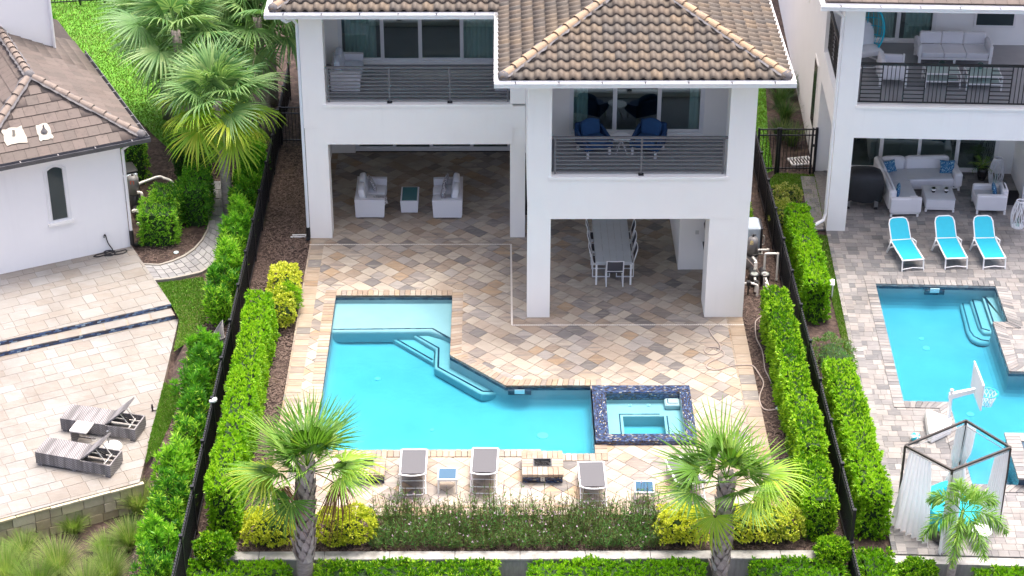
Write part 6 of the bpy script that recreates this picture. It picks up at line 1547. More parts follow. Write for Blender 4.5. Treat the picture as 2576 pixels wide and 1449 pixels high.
# black hose on the left wall
hl = [(262, 598, .40), (263, 590, .55), (266, 594, .5), (272, 612, .25), (284, 630, .02), (270, 634, .02), (245, 640, .02), (236, 645, .02), (250, 645, .02), (280, 636, .02), (300, 632, .02), (316, 628, .02), (318, 633, .02), (305, 638, .02), (280, 640, .02), (262, 636, .03), (270, 630, .03), (290, 633, .03), (282, 642, .02), (262, 643, .02)]
mb = MB(); P = []
for u, v, z in hl:
    o = ml @ Vector((0, 0, CAM_H)); d = ml.to_3x3() @ ray(u, v)
    if z > .1: t_ = (-.06-o.y)/d.y; q = o+d*t_; P.append(ML @ q)
    else: P.append(g(u, v, z))
mb.tube(catmull([tuple(p) for p in P], 4), .017, 6); t_hose = mb.build('garden_hose', 'hose_black', None, smooth=True); tag(t_hose, 'short black hose coiled below the tap on the left white wall', 'hose')
q = P[0]; mb = MB(); mb.lathe([(.02, 0), (.03, .02), (.02, .05), (.035, .06), (.001, .07)], (0, 0, 0), 8); o = mb.build('wall_tap', 'steel', HL, world=False); o.location = MLI @ q
# ================================================================ vegetation
def unit(a): return a/np.maximum(np.linalg.norm(a, axis=-1, keepdims=True), 1e-6)
def sprigs(P, D, nl, L, W, spread, base, jit=.15, droop=0.0):
    """nl small rhombic leaves at every point P, fanning about direction D"""
    N = len(P); P = np.repeat(P, nl, 0); D = np.repeat(unit(D), nl, 0); b = np.repeat(base, nl); M = len(P)
    d = unit(D+spread*unit(RNG.normal(size=(M, 3)))); s = unit(np.cross(d, RNG.normal(size=(M, 3)))); l = (L*RNG.uniform(.65, 1.25, M))[:, None]; w_ = (W*RNG.uniform(.7, 1.2, M))[:, None]
    V = np.stack([P, P+d*l*.5+s*w_/2, P+d*l-np.array([0, 0, 1])*droop*l, P+d*l*.5-s*w_/2], 1).reshape(-1, 3)
    F = np.arange(4*M).reshape(-1, 4); r = np.repeat(np.clip(b+RNG.normal(0, jit, M), .02, .98), 4)
    return V, F, r
def merge(parts):
    V = []; F = []; Rn = []; o = 0
    for v, f, r in parts: V.append(v); F.append(f+o); Rn.append(r); o += len(v)
    return np.concatenate(V), np.concatenate(F), np.concatenate(Rn)
def low(x, y, z=0): return .5*np.sin(1.9*x+.7*y+1.1*z)+.5*np.sin(2.7*y-1.3*x+.4+1.7*z)
def hedge(name, label, cat, x0, x1, y0, y1, z0, z1, M=None, mat='leaf_hedge', dens=215, nl=6, L=.10, W=.044, spread=.75, amp=.05, group=None, tip=.20, core='core_shade', rough=.05):
    M = M or Matrix.Identity(4); c = M @ Vector(((x0+x1)/2, (y0+y1)/2, z0)); t = thing(name, label, cat, tuple(c), 0, group)
    parts = []
    faces = [('t', x1-x0, y1-y0), ('f', x1-x0, z1-z0), ('b', x1-x0, z1-z0), ('l', y1-y0, z1-z0), ('r', y1-y0, z1-z0)]
    for k, a, b in faces:
        n = int(a*b*dens); u, v = RNG.uniform(0, 1, n), RNG.uniform(0, 1, n); o = RNG.uniform(-.07, .025, n)
        if k in 'flrb': v = v**.8
        if k == 't': P = np.c_[x0+u*(x1-x0), y0+v*(y1-y0), z1+o]; nrm = (0, 0, 1)
        elif k == 'f': P = np.c_[x0+u*(x1-x0), y0-o, z0+v*(z1-z0)]; nrm = (0, -1, .35)
        elif k == 'b': P = np.c_[x0+u*(x1-x0), y1+o, z0+v*(z1-z0)]; nrm = (0, 1, .35)
        elif k == 'l': P = np.c_[x0-o, y0+u*(y1-y0), z0+v*(z1-z0)]; nrm = (-1, 0, .35)
        else: P = np.c_[x1+o, y0+u*(y1-y0), z0+v*(z1-z0)]; nrm = (1, 0, .35)
        nr = np.tile(np.array(nrm, float), (n, 1)); bmp = low(P[:, 0]*2.2, P[:, 1]*2.2, P[:, 2]*2)*amp; P = P+unit(nr)*bmp[:, None]; P += RNG.normal(0, rough*.35, P.shape)
        base = .42+.16*low(P[:, 0]*1.4, P[:, 1]*1.4, P[:, 2])+(tip if k == 't' else 0)  # top faces lifted: light from above painted in, along with paler new growth
        parts.append(sprigs(P, nr, nl, L, W, spread, base, .17))
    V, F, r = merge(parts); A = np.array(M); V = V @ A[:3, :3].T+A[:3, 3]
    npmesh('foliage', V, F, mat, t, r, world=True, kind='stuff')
    mb = MB(); i = .09; mb.box(x0+i, x1-i, y0+i, y1-i, z0, z1-i); mb.xf(M); mb.build('branches', core, t, world=True)  # solid box core, dark colour stands in for shaded gaps
    return t
def bush(name, label, cat, c, rx, ry, h, mat, n=900, nl=6, L=.075, W=.04, group=None, spread=.9, stems=True, shape=2.6, bias=.5, rot=0):
    """rounded shrub of many leaf sprigs"""
    t = thing(name, label, cat, tuple(c), rot, group)
    d = unit(RNG.normal(size=(n, 3))); d[:, 2] = np.abs(d[:, 2])*1.1-.12; d = unit(d)
    k = (np.abs(d[:, 0])**shape+np.abs(d[:, 1])**shape+np.abs(d[:, 2])**shape)**(-1/shape); rad = (.80+.20*RNG.uniform(0, 1, n)**.5)*(1+.15*low(d[:, 0]*4+c[0], d[:, 1]*4+c[1], d[:, 2]*4))
    P = d*(k*rad)[:, None]*np.array([rx, ry, h*.62])+np.array([0, 0, h*.40]); P[:, 2] = np.maximum(P[:, 2], .04)
    V, F, r = sprigs(P, d+np.array([0, 0, .45]), nl, L, W, spread, bias+.12*low(P[:, 0]*4, P[:, 1]*4), .2)
    npmesh('foliage', V, F, mat, t, r, kind='stuff')
    rs = random.Random(int(c[0]*31+c[1]*7)); mb = MB()
    for i in range(9):
        a = i*.7; mb.tube([(0, 0, 0), (math.cos(a)*rx*.3, math.sin(a)*ry*.3, h*.35), (math.cos(a)*rx*.7, math.sin(a)*ry*.7, h*.75)], [.02, .014, .006], 5)
    mb.build('branches', 'stem_brown', t)
    m2 = MB(); m2.lathe([(rx*.25, .02), (rx*.66, h*.2), (rx*.72, h*.5), (rx*.45, h*.78), (.001, h*.84)], (0, 0, 0), 12); m2.xf(Matrix.Scale(ry/rx, 4, (0, 1, 0))); m2.build('shade_core', 'core_shade', t)  # solid core in painted shade colour behind the leaves
    return t
# --- clipped hedges
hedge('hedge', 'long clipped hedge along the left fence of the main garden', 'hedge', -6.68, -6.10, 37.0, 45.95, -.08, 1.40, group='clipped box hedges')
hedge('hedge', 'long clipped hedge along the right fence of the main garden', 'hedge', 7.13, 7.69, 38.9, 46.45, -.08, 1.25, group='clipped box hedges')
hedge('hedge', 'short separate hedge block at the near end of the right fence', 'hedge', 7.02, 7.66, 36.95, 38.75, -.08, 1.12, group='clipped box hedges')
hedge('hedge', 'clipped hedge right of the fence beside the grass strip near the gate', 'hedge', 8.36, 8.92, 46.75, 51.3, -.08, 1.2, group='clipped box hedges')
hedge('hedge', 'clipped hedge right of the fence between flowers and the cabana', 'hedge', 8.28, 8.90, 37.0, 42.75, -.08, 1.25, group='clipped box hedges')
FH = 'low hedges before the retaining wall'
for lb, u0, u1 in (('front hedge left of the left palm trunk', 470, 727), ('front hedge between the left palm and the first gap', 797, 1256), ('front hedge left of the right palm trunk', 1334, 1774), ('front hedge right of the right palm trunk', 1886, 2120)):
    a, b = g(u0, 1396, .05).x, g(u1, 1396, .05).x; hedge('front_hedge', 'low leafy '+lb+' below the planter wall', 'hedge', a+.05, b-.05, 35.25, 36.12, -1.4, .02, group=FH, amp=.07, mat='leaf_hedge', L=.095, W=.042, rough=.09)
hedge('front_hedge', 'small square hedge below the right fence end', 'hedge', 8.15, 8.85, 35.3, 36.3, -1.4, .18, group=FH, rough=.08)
bush('shrub', 'round green shrub at the foot of the grey deck near the feather palm', 'shrub', (9.42, 35.75, -.55), .44, .4, .75, 'leaf_hedge', 700, group=FH)
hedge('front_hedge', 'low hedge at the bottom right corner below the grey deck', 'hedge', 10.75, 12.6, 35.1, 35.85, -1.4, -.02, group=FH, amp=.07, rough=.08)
bush('shrub', 'loose green shrub beside the left fence at the planter wall corner', 'shrub', (-6.52, 36.35, -.08), .42, .34, .62, 'leaf_hedge', 620, L=.09, W=.04)
bush('shrub', 'small loose green shrub at the right end of the planter wall', 'shrub', (7.62, 36.35, -.08), .40, .3, .45, 'leaf_hedge', 520, L=.09, W=.04)
# --- yellow-green shrubs
YS = 'golden leaved shrubs'
for lb, x, y, rx, ry, h in (('golden shrub in the planter left of the left palm trunk', -5.28, 36.98, .60, .44, .78), ('golden shrub in the planter right of the left palm trunk', -3.62, 36.98, .68, .46, .80), ('golden shrub in the planter left of the right palm trunk', 4.18, 37.02, .56, .44, .78),
                       ('golden shrub in the planter just right of the right palm trunk', 5.62, 37.05, .50, .42, .74), ('golden shrub at the right end of the planter bed', 6.45, 37.08, .50, .42, .74), ('tall golden shrub near the house at the far end of the left hedge', -6.0, 48.05, .42, .66, .95), ('golden shrub touching the far end of the left hedge', -6.0, 46.8, .40, .58, .85)):
    bush('golden_shrub', lb, 'shrub', (x, y, -.08), rx, ry, h, 'leaf_yellow', int(900*rx*ry/.25), 6, .075, .045, YS, shape=4.5, bias=.58)
bush('fern', 'green feathery fern growing between the two golden shrubs on the left', 'fern', (-5.82, 47.35, -.08), .34, .30, .86, 'leaf_hedge', 330, 6, .12, .018)
bush('shrub', 'variegated pale green shrub beside the fence below the gate', 'shrub', (8.66, 53.35, -.08), .42, .45, .80, 'leaf_variegated', 600, shape=3.2)
bush('shrub', 'mottled green shrub between the variegated shrub and the hedge', 'shrub', (8.42, 52.2, -.08), .40, .62, .85, 'leaf_variegated', 700, bias=.3)
bush('fern', 'fresh green fern beside the house wall behind the pool heater', 'fern', (7.08, 52.3, -.08), .34, .5, .85, 'leaf_hedge', 330, 6, .14, .018)
bush('shrub', 'thin shrub with small pale flowers between the right hedges', 'shrub', (8.82, 44.6, -.08), .55, .95, .55, 'leaf_bronze', 500, 5, .09, .02)
# --- left neighbour shrubs
LB = 'hedge blocks beside the left pool equipment'
hedge('hedge_block', 'square hedge block in front of the left pool equipment', 'hedge', -10.5, -9.52, 51.15, 52.1, -.08, 1.02, mat='leaf_podocarpus', group=LB, L=.10, W=.026, rough=.09, amp=.07)
hedge('hedge_block', 'taller hedge block behind the square one by the equipment pipes', 'hedge', -10.25, -9.50, 52.15, 52.95, -.08, 1.12, mat='leaf_podocarpus', group=LB, L=.10, W=.026, rough=.09, amp=.07)
hedge('hedge_block', 'hedge block standing along the curved grey path', 'hedge', -9.46, -8.78, 52.4, 54.2, -.08, 1.12, mat='leaf_podocarpus', group=LB, L=.10, W=.026, rough=.09, amp=.07)
hedge('hedge_block', 'dark narrow hedge block behind the curved path start', 'hedge', -9.95, -9.35, 55.0, 55.9, -.08, 1.25, mat='leaf_dark', group=LB, L=.10, W=.026, rough=.09)
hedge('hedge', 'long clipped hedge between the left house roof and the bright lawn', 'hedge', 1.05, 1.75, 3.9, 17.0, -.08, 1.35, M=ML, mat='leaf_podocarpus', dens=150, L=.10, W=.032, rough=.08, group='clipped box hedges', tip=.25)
def podo(label, x, y, h, rr, seed, z=-.08):
    t = thing('conifer_shrub', label, 'shrub', (x, y, z), seed*1.3, 'upright shrubs along the left side of the fence'); rs = np.random.default_rng(seed); parts = []; mb = MB()
    for i in range(17):
        a = rs.uniform(0, 2*PI); r0 = rr*rs.uniform(0, 1)**.6; hh = h*rs.uniform(.62, 1.04)*(1-.25*(r0/rr)**2); bx, by = math.cos(a)*r0*.5, math.sin(a)*r0*.5; ln = rs.uniform(.35, .75)*r0
        n = int(44*hh); k = rs.uniform(.06, 1, n)**.8; P = np.c_[bx+math.cos(a)*ln*k, by+math.sin(a)*ln*k, hh*k]; sp = (.16*(1-k**3)+.02)[:, None]; off = rs.normal(0, 1, (n, 3)); off[:, 2] *= .4; P = P+unit(off)*sp*rs.uniform(.5, 1.1, (n, 1)); P[:, 2] = np.maximum(P[:, 2], .03)
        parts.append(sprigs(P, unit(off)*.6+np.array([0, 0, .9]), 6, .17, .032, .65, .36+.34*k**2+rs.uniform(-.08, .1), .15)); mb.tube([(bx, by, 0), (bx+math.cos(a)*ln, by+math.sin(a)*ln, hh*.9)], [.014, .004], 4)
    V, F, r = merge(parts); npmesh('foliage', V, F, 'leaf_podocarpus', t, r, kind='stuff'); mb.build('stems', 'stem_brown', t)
    m2 = MB(); m2.lathe([(rr*.5, .02), (rr*.62, h*.25), (rr*.45, h*.55), (.001, h*.74)], (0, 0, 0), 10); m2.build('shade_core', 'core_shade', t)  # solid core, inner shade painted as dark green
py_ = [y for y in np.arange(34.9, 56.6, .92) if not (45.0 < y < 46.6)]
for i, y in enumerate(py_):
    nm = ('nearest', 'second', 'third', 'fourth', 'fifth', 'sixth', 'seventh', 'eighth', 'ninth', 'tenth', 'eleventh', 'twelfth', 'thirteenth', 'fourteenth', 'fifteenth', 'sixteenth', 'seventeenth', 'eighteenth', 'nineteenth', 'twentieth', 'twenty-first', 'twenty-second', 'twenty-third', 'twenty-fourth')[i]
    x = -7.66 if y > 45 else -7.68; big = 1
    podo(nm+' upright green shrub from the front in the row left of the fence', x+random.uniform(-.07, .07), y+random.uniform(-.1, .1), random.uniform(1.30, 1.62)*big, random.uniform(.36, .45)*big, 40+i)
# --- fan palms
def fan_leaf_mesh(name, mat, nseg=44, rad=.72, pet=.75, droop=.35, spread=150, fold=.0, split=.42, seed=0, bend=.25):
    """palm frond: petiole along +x, blade of folded segments at its end"""
    rs = np.random.default_rng(seed); V = []; F = []; rn = []
    def pt(x): return np.array([x, 0, -bend*(x/(pet+rad))**2*pet])
    m = 6; w_ = .016
    for i in range(m+1):
        x = pet*i/m; c = pt(x); V += [c+[0, w_, 0], c+[0, 0, w_*.9], c+[0, -w_, 0], c-[0, 0, w_*.6]]; rn += [.35]*4
    for i in range(m):
        for j in range(4): a = i*4+j; b = i*4+(j+1) % 4; F.append((a, b, b+4, a+4))
    hub = pt(pet)
    for k in range(nseg):
        phi = R(-spread+2*spread*(k+.5)/nseg); L = rad*(.80+.25*math.cos(phi*.6))*rs.uniform(.93, 1.07); hwid = R(spread)/nseg
        d = np.array([math.cos(phi), math.sin(phi), 0]); s = np.array([-math.sin(phi), math.cos(phi), 0]); b0 = len(V); rv = np.clip(.5+rs.normal(0, .16), .05, .95); dr = droop*rs.uniform(.75, 1.35)
        tw = rs.normal(0, .05)
        for q in (.06, .30, split, .70, .88, 1.0):
            r_ = L*q; wd = r_*math.tan(hwid)*1.02 if q <= split else L*split*math.tan(hwid)*1.02*(1-((q-split)/(1-split))**1.5)+.0015
            z = -dr*L*max(0, q-.25)**2*1.25-fold*abs(math.sin(phi))*r_; c = hub+d*r_*(1-.18*dr*q*q)+np.array([0, 0, z])+s*tw*r_*q
            rg = wd*.55
            V += [c-s*wd-[0, 0, rg*.6], c+[0, 0, rg*.6], c+s*wd-[0, 0, rg*.6]]; rn += [np.clip(rv+.12*q, 0, 1)]*3
        for i in range(5):
            a = b0+i*3; F += [(a, a+1, a+4, a+3), (a+1, a+2, a+5, a+4)]
    V = np.array(V, dtype=np.float32); F = np.array(F, dtype=np.int32)
    o = npmesh(name, V, F, mat, None, rn); me = o.data; bpy.data.objects.remove(o); return me
LEAF = {k: [fan_leaf_mesh('frond', m, seed=s_, **kw) for s_ in range(3)] for k, m, kw in (
    ('green', 'palm_green', dict(droop=.25, split=.38, spread=115, rad=.85, nseg=30)), ('stiff', 'palm_green', dict(droop=.10, split=.28, spread=88, rad=.98, pet=.5, nseg=24, bend=.08)), ('silver', 'palm_silver', dict(rad=.92, pet=.75, droop=.45, nseg=38, split=.42, spread=130)), ('lime', 'palm_yellow', dict(droop=.45, split=.38, spread=115, rad=.88, nseg=32)), ('dead', 'palm_dead', dict(droop=1.3, fold=.9, spread=120, rad=.62, pet=.62, bend=.9)))}
def fan_palm(label, base, top, trunk_r, n, kind, scale=1.0, lean=(0, 0), boots=True, lime=3, dead=0, seed=0, group=None, emin=-30, special=()):
    t = thing('fan_palm', label, 'palm tree', tuple(base), 0, group); rs = random.Random(seed); h = top-base[2]
    pts = [(lean[0]*(k/8)**1.5, lean[1]*(k/8)**1.5, h*k/8) for k in range(9)]; rad = [trunk_r*(1.18-.30*k/8) for k in range(9)]
    tr = MB(); tr.tube(pts, rad, 14); tr.build('trunk', 'palm_trunk', t, smooth=True)
    cr = Vector(pts[-1])
    if boots:
        bm = MB(); bm.add([(-.5, 0, 0), (.5, 0, 0), (.34, .42, 1.0), (.12, .60, 1.45), (-.12, .60, 1.45), (-.34, .42, 1.0), (0, .22, .0), (0, .36, 1.0), (0, .52, 1.40)], [(0, 6, 7, 5), (6, 1, 2, 7), (5, 7, 8, 4), (7, 2, 3, 8), (8, 3, 4), (0, 5, 2, 1), (5, 4, 3, 2)]); tmp = bm.build('leaf_base', 'palm_boot'); bme = tmp.data; bpy.data.objects.remove(tmp)
        nb = int(h/.075); lo = 0
        for i in range(nb*3):
            k = i/(nb*3); a = i*2.399; z = h*k; j = min(7, int(k*8)); f_ = k*8-j; c = Vector(pts[j]).lerp(Vector(pts[j+1]), f_); r_ = rad[j]*(1-f_)+rad[j+1]*f_
            if z < h-2.6: continue
            o = place(bme, 'leaf_base', t); s_ = .19*rs.uniform(.85, 1.2)*(trunk_r/.16)
            o.matrix_local = Matrix.Translation(c+Vector((math.cos(a), math.sin(a), 0))*(r_-.012)) @ Matrix.Rotation(a-PI/2, 4, 'Z') @ Matrix.Rotation(rs.uniform(-.12, .12), 4, 'Y') @ Matrix.Diagonal((s_, s_*.75*rs.uniform(.7, 1.3), s_*rs.uniform(.85, 1.1), 1))
    for i in range(n):
        k = i/(n-1); a = i*2.399+rs.uniform(-.25, .25); el = 82+(emin-82)*k**1.05+rs.uniform(-8, 8)
        kd = 'dead' if i >= n-dead else ('lime' if i >= n-dead-lime else kind)
        o = place(LEAF[kd][rs.randrange(3)], 'frond', t); s_ = scale*rs.uniform(.9, 1.12)*(.85+.2*min(1, k*2))
        if kd == 'dead': el = -8
        o.matrix_local = Matrix.Translation(cr+Vector((0, 0, .05-.25*k))) @ Matrix.Rotation(a, 4, 'Z') @ Matrix.Rotation(-R(el), 4, 'Y') @ Matrix.Rotation(rs.uniform(-.5, .5), 4, 'X') @ Matrix.Scale(s_, 4)
    for i in range(5 if boots else 0):
        o = place(LEAF[kind][i % 3], 'frond', t); o.matrix_local = Matrix.Translation(cr+Vector((0, 0, -.05))) @ Matrix.Rotation(i*2.4+.4, 4, 'Z') @ Matrix.Rotation(-R(30+rs.uniform(-12, 22)), 4, 'Y') @ Matrix.Rotation(rs.uniform(-.6, .6), 4, 'X') @ Matrix.Scale(scale*.62, 4)
    for (az, el, kd, s_) in special:
        o = place(LEAF[kd][rs.randrange(3)], 'frond', t); o.matrix_local = Matrix.Translation(cr+Vector((0, 0, -.12))) @ Matrix.Rotation(R(az), 4, 'Z') @ Matrix.Rotation(-R(el), 4, 'Y') @ Matrix.Scale(s_, 4)
    return t
PG = 'fan palms in front of the planter wall'
c1, c2 = py(772, 1172, 35.95), py(1828, 1205, 35.95)
b1_, b2_ = py(768, 1449, 35.95), py(1815, 1449, 35.95)
fan_palm('left front fan palm with dead brown fronds before the planter wall', (b1_.x-.04, 35.95, -1.4), c1.z, .175, 15, 'stiff', 1.12, (c1.x-b1_.x+.04, 0), True, 0, 0, 4, PG, 14, ((183, 2, 'lime', 1.2), (200, -12, 'green', 1.1), (236, -34, 'green', 1.0), (12, 8, 'lime', 1.1), (345, 2, 'green', 1.05), (350, -12, 'dead', 1.1), (196, -18, 'dead', 1.0)))
fan_palm('right front fan palm with a yellow hanging frond before the planter wall', (b2_.x-.05, 35.95, -1.4), c2.z, .165, 11, 'stiff', 1.08, (c2.x-b2_.x+.05, 0), True, 0, 0, 9, PG, 24, ((2, 16, 'lime', 1.2), (348, 0, 'lime', 1.05), (200, 2, 'green', 1.1), (232, -55, 'lime', 1.0), (168, 24, 'green', 1.0), (318, -10, 'green', .95)))
BP = 'fan palms behind the left house'
bb_ = g(575, 528); fan_palm('tall fan palm with lime fronds beside the curved grey path', (bb_.x, bb_.y, -.08), 3.6, .15, 34, 'silver', 1.2, (-.1, .1), False, 14, 0, 14, BP, -52)
bq = g(480, 425); fan_palm('fan palm on the lawn left behind the lime fronded palm', (bq.x, bq.y+.6, -.08), 4.3, .16,  24, 'silver', 1.35, (-.25, .3), False, 0, 0, 15, BP, -35)
fan_palm('silvery fan palm at the far left of the palm group', (-11.0, 60.0, -.08), 3.7, .15,  24, 'silver', 1.35, (.1, .2), False, 0, 0, 16, BP, -35)
fan_palm('silvery fan palm in the middle of the palm group at the upper frame edge', (-9.3, 60.6, -.08), 4.3, .15,  24, 'silver', 1.35, (0, 0), False, 0, 0, 17, BP, -35)
fan_palm('dark fan palm close to the main house wall', (-7.55, 58.6, -.08), 4.1, .15,  24, 'silver', 1.35, (-.1, 0), False, 0, 0, 18, BP, -38)
fan_palm('fan palm behind the main house downspout at the upper frame edge', (-7.6, 61.2, -.08), 4.6, .15,  24, 'silver', 1.35, (0, 0), False, 0, 0, 19, BP, -35)
# --- feather palm at the lower right
def feather_palm(label, base, top, seed):
    t = thing('feather_palm', label, 'palm tree', tuple(base)); h = top-base[2]; rs = random.Random(seed)
    MB().tube([(0, 0, 0), (.03, 0, h*.4), (.08, 0, h*.74)], [.13, .10, .085], 12).build('trunk', 'palm_trunk', t, smooth=True); MB().tube([(.08, 0, h*.74), (.09, 0, h*.88), (.10, 0, h)], [.085, .075, .03], 10).build('crownshaft', 'palm_shaft', t, smooth=True)
    c = Vector((.10, 0, h-.03))
    for i, (az, el, L) in enumerate(((95, 62, 1.25), (165, 48, 1.25), (20, 40, 1.25), (205, 15, 1.2), (340, 20, 1.2), (290, 5, 1.15), (250, -8, 1.1), (60, 30, 1.2))):
        a, e = R(az), R(el); fw = Vector((math.cos(a), math.sin(a), 0)); P = []
        for k in range(15):
            s_ = k/14*L; P.append(c+fw*math.cos(e)*s_*(1-.10*(s_/L)**2)+Vector((0, 0, math.sin(e)*s_-.62*(s_/L)**2.4*L)))
        mb = MB(); mb.r = .3; mb.tube(P, [.016-.012*k/14 for k in range(15)], 5)
        for j in range(150):
            q = .14+.84*j/150; k = min(13, int(q*14)); p = P[k].lerp(P[k+1], q*14-k); d = (P[k+1]-P[k]).normalized(); an = j*2.4+rs.uniform(-.3, .3); sd = d.orthogonal().normalized(); sd = Matrix.Rotation(an, 3, d) @ sd
            ll = (.34*math.sin(PI*min(1, .18+q*.78))+.05)*rs.uniform(.8, 1.1); v = (sd*.85+d*.62).normalized(); s2 = v.cross(Vector((rs.uniform(-1, 1), rs.uniform(-1, 1), 1))).normalized()*.011; mb.r = rs.uniform(.05, .8)
            mb.add([p-s2*.4, p+v*ll*.55-s2*1.3-Vector((0, 0, .02)), p+v*ll-Vector((0, 0, .10*ll/.3)), p+v*ll*.55+s2*1.3-Vector((0, 0, .02)), p+s2*.4], [(0, 1, 2, 3, 4)])
        mb.build('frond', 'palm_green', t)
bf = py(2393, 1449, 35.75); cf = py(2398, 1285, 35.75)
feather_palm('small feather palm with grey trunk in front of the cabana', (bf.x-.05, 35.75, -1.4), cf.z, 3)
# --- ornamental grasses
def grass_clump(name, label, c, n, h, rad, mat, seed, group=None, wd=.007, arch=.8):
    rs = np.random.default_rng(seed); a = rs.uniform(0, 2*PI, n); r0 = rad*.22*rs.uniform(0, 1, n)**.5; L = h*rs.uniform(.55, 1.15, n); out = rs.uniform(.15, 1, n)**.8*rad*1.15
    V = []; k = [0, .35, .7, 1.0]
    for q in k:
        R_ = r0+out*(q**1.7)*arch; z = L*(q-.30*arch*q**2.5*(out/rad)); w_ = wd*(1.15-q)
        V.append(np.stack([np.c_[R_*np.cos(a)-w_*np.sin(a), R_*np.sin(a)+w_*np.cos(a), z], np.c_[R_*np.cos(a)+w_*np.sin(a), R_*np.sin(a)-w_*np.cos(a), z]], 1))
    V = np.stack(V, 1).reshape(-1, 3); F = []
    i = np.arange(n)*8
    for s_ in range(3): F.append(np.stack([i+2*s_, i+2*s_+1, i+2*s_+3, i+2*s_+2], 1))
    o = npmesh(name, V, np.concatenate(F), mat, None, np.repeat(np.clip(rs.normal(.45, .22, n), .02, .98), 8)); o.location = c
    return tag(o, label, 'grass clump', group)
MG = 'fine ornamental grasses below the stone wall'
for i, (u, v, s_, lb) in enumerate(((60, 1395, 1.05, 'at the left edge just under the wall'), (185, 1335, .9, 'tight against the middle of the wall'), (270, 1395, 1.05, 'in the middle front'), (150, 1449, 1.1, 'at the bottom edge in the centre'), (20, 1470, 1.1, 'in the bottom left corner'), (275, 1470, 1.0, 'at the bottom edge beside the shrubs'), (352, 1290, .95, 'under the patio corner'), (75, 1345, .8, 'half hidden at the left under the wall'), (330, 1380, .9, 'next to the upright shrubs'), (95, 1500, 1.1, 'cut by the bottom edge'), (220, 1510, 1.05, 'cut by the bottom edge right of its twin'), (5, 1410, .9, 'cut by the left edge'))):
    p = g(u, v, -1.05); k_ = .62 if v < 1420 and u < 300 else 1.0; grass_clump('grass_clump', 'fine green grass clump '+lb, (p.x, p.y, -1.12), int(1000*k_), 1.0*s_*k_, .66*s_*(.5+.5*k_), 'grass_muhly', 60+i, MG, .006)
for i, (u, v, lb) in enumerate(((1962, 262, 'farther back'), (1975, 300, 'in the middle'), (1962, 345, 'left of the path of pavers'), (1992, 360, 'nearest the gate'), (1950, 215, 'deep in the shade'), (1985, 235, 'against the right house wall'))):
    p = g(u, v, 0); grass_clump('arching_grass', 'arching grass clump behind the black gate '+lb, (p.x, p.y, -.08), 260, .80, .62, 'grass_dark', 90+i, 'arching grasses in the side yard', .012)
# --- flowering bronze shrubs in the planter
t = thing('flowering_shrubs', 'loose bronze green mass of flowering shrubs in the planter below the chaises', 'shrubs', (.35, 37.2, -.08)); t['kind'] = 'stuff'
n = 1500; X = RNG.uniform(-3.0, 3.75, n); Y = 36.62+RNG.uniform(0, 1, n)**1.2*1.05; HH = (.42+.42*(Y-36.62)/1.05+.12*low(X*1.6, Y*2))*RNG.uniform(.6, 1.18, n); tall = RNG.uniform(0, 1, n) < .30; HH[tall] *= 1.38; ln = RNG.normal(0, .16, (n, 2))*HH[:, None]
parts = []
for q, L_, W_ in ((.25, .13, .022), (.45, .13, .022), (.62, .12, .020), (.8, .11, .017), (.95, .09, .012)):
    P = np.c_[X+ln[:, 0]*q, Y+ln[:, 1]*q, HH*q-.08]; sel = ~tall if q > .85 else np.ones(n, bool)
    parts.append(sprigs(P[sel], np.tile([0, 0, .7], (sel.sum(), 1))+np.c_[ln[sel], np.zeros(sel.sum())], 4, L_, W_, .95, .40+.2*low(X[sel]*1.2, Y[sel]), .25))
V, F, r = merge(parts); npmesh('foliage', V, F, 'leaf_bronze', t, r, world=True, kind='stuff')
S = np.zeros((n, 4, 3)); wd = .006
S[:, 0] = np.c_[X-wd, Y, np.full(n, -.08)]; S[:, 1] = np.c_[X+wd, Y, np.full(n, -.08)]; S[:, 2] = np.c_[X+ln[:, 0]+wd*.6, Y+ln[:, 1], HH-.08]; S[:, 3] = np.c_[X+ln[:, 0]-wd*.6, Y+ln[:, 1], HH-.08]
npmesh('stems', S.reshape(-1, 3), np.arange(4*n).reshape(-1, 4), 'stem_brown', t, world=True, kind='stuff')
sel = RNG.choice(n, 240, replace=False); P = np.c_[X+ln[:, 0], Y+ln[:, 1], HH-.07][sel]; V, F, r = sprigs(P, np.tile([0, -.4, .6], (240, 1)), 5, .034, .03, 1.2, np.full(240, .5), .2)
npmesh('flowers', V, F, 'petal', t, r, world=True, kind='stuff')
# --- wood chips
def chips(name, label, areas, n):
    pts = []
    tot = sum((a[1]-a[0])*(a[3]-a[2]) for a in areas)
    for (a0, a1, b0, b1) in areas:
        k = int(n*(a1-a0)*(b1-b0)/tot); pts.append(np.c_[RNG.uniform(a0, a1, k), RNG.uniform(b0, b1, k)])
    p = np.concatenate(pts); N = len(p); a = RNG.uniform(0, 2*PI, N); l = RNG.uniform(.02, .06, N); w_ = RNG.uniform(.006, .016, N); d = np.c_[np.cos(a), np.sin(a), RNG.uniform(-.3, .3, N)]*l[:, None]; s = np.c_[-np.sin(a), np.cos(a), RNG.uniform(-.5, .5, N)]*w_[:, None]; c = np.c_[p, np.full(N, -.062)+RNG.uniform(0, .012, N)]
    V = np.stack([c-d-s, c+d-s, c+d+s, c-d+s], 1).reshape(-1, 3); return tag(npmesh(name, V, np.arange(4*N).reshape(-1, 4), 'chip', None, np.repeat(RNG.uniform(0, 1, N), 4)), label, 'mulch', kind='stuff')
chips('wood_chips', 'dark bark chips in the narrow bed left of the main deck', [(-7.0, XL-.02, 36.6, 58)], 9000)
chips('wood_chips', 'dark bark chips in the planter bed below the pool deck', [(-6.9, 7.9, 36.55, 37.85)], 4500)
chips('wood_chips', 'dark bark chips in the bed along the right fence', [(XR+.02, 7.95, 37, 53)], 4500)
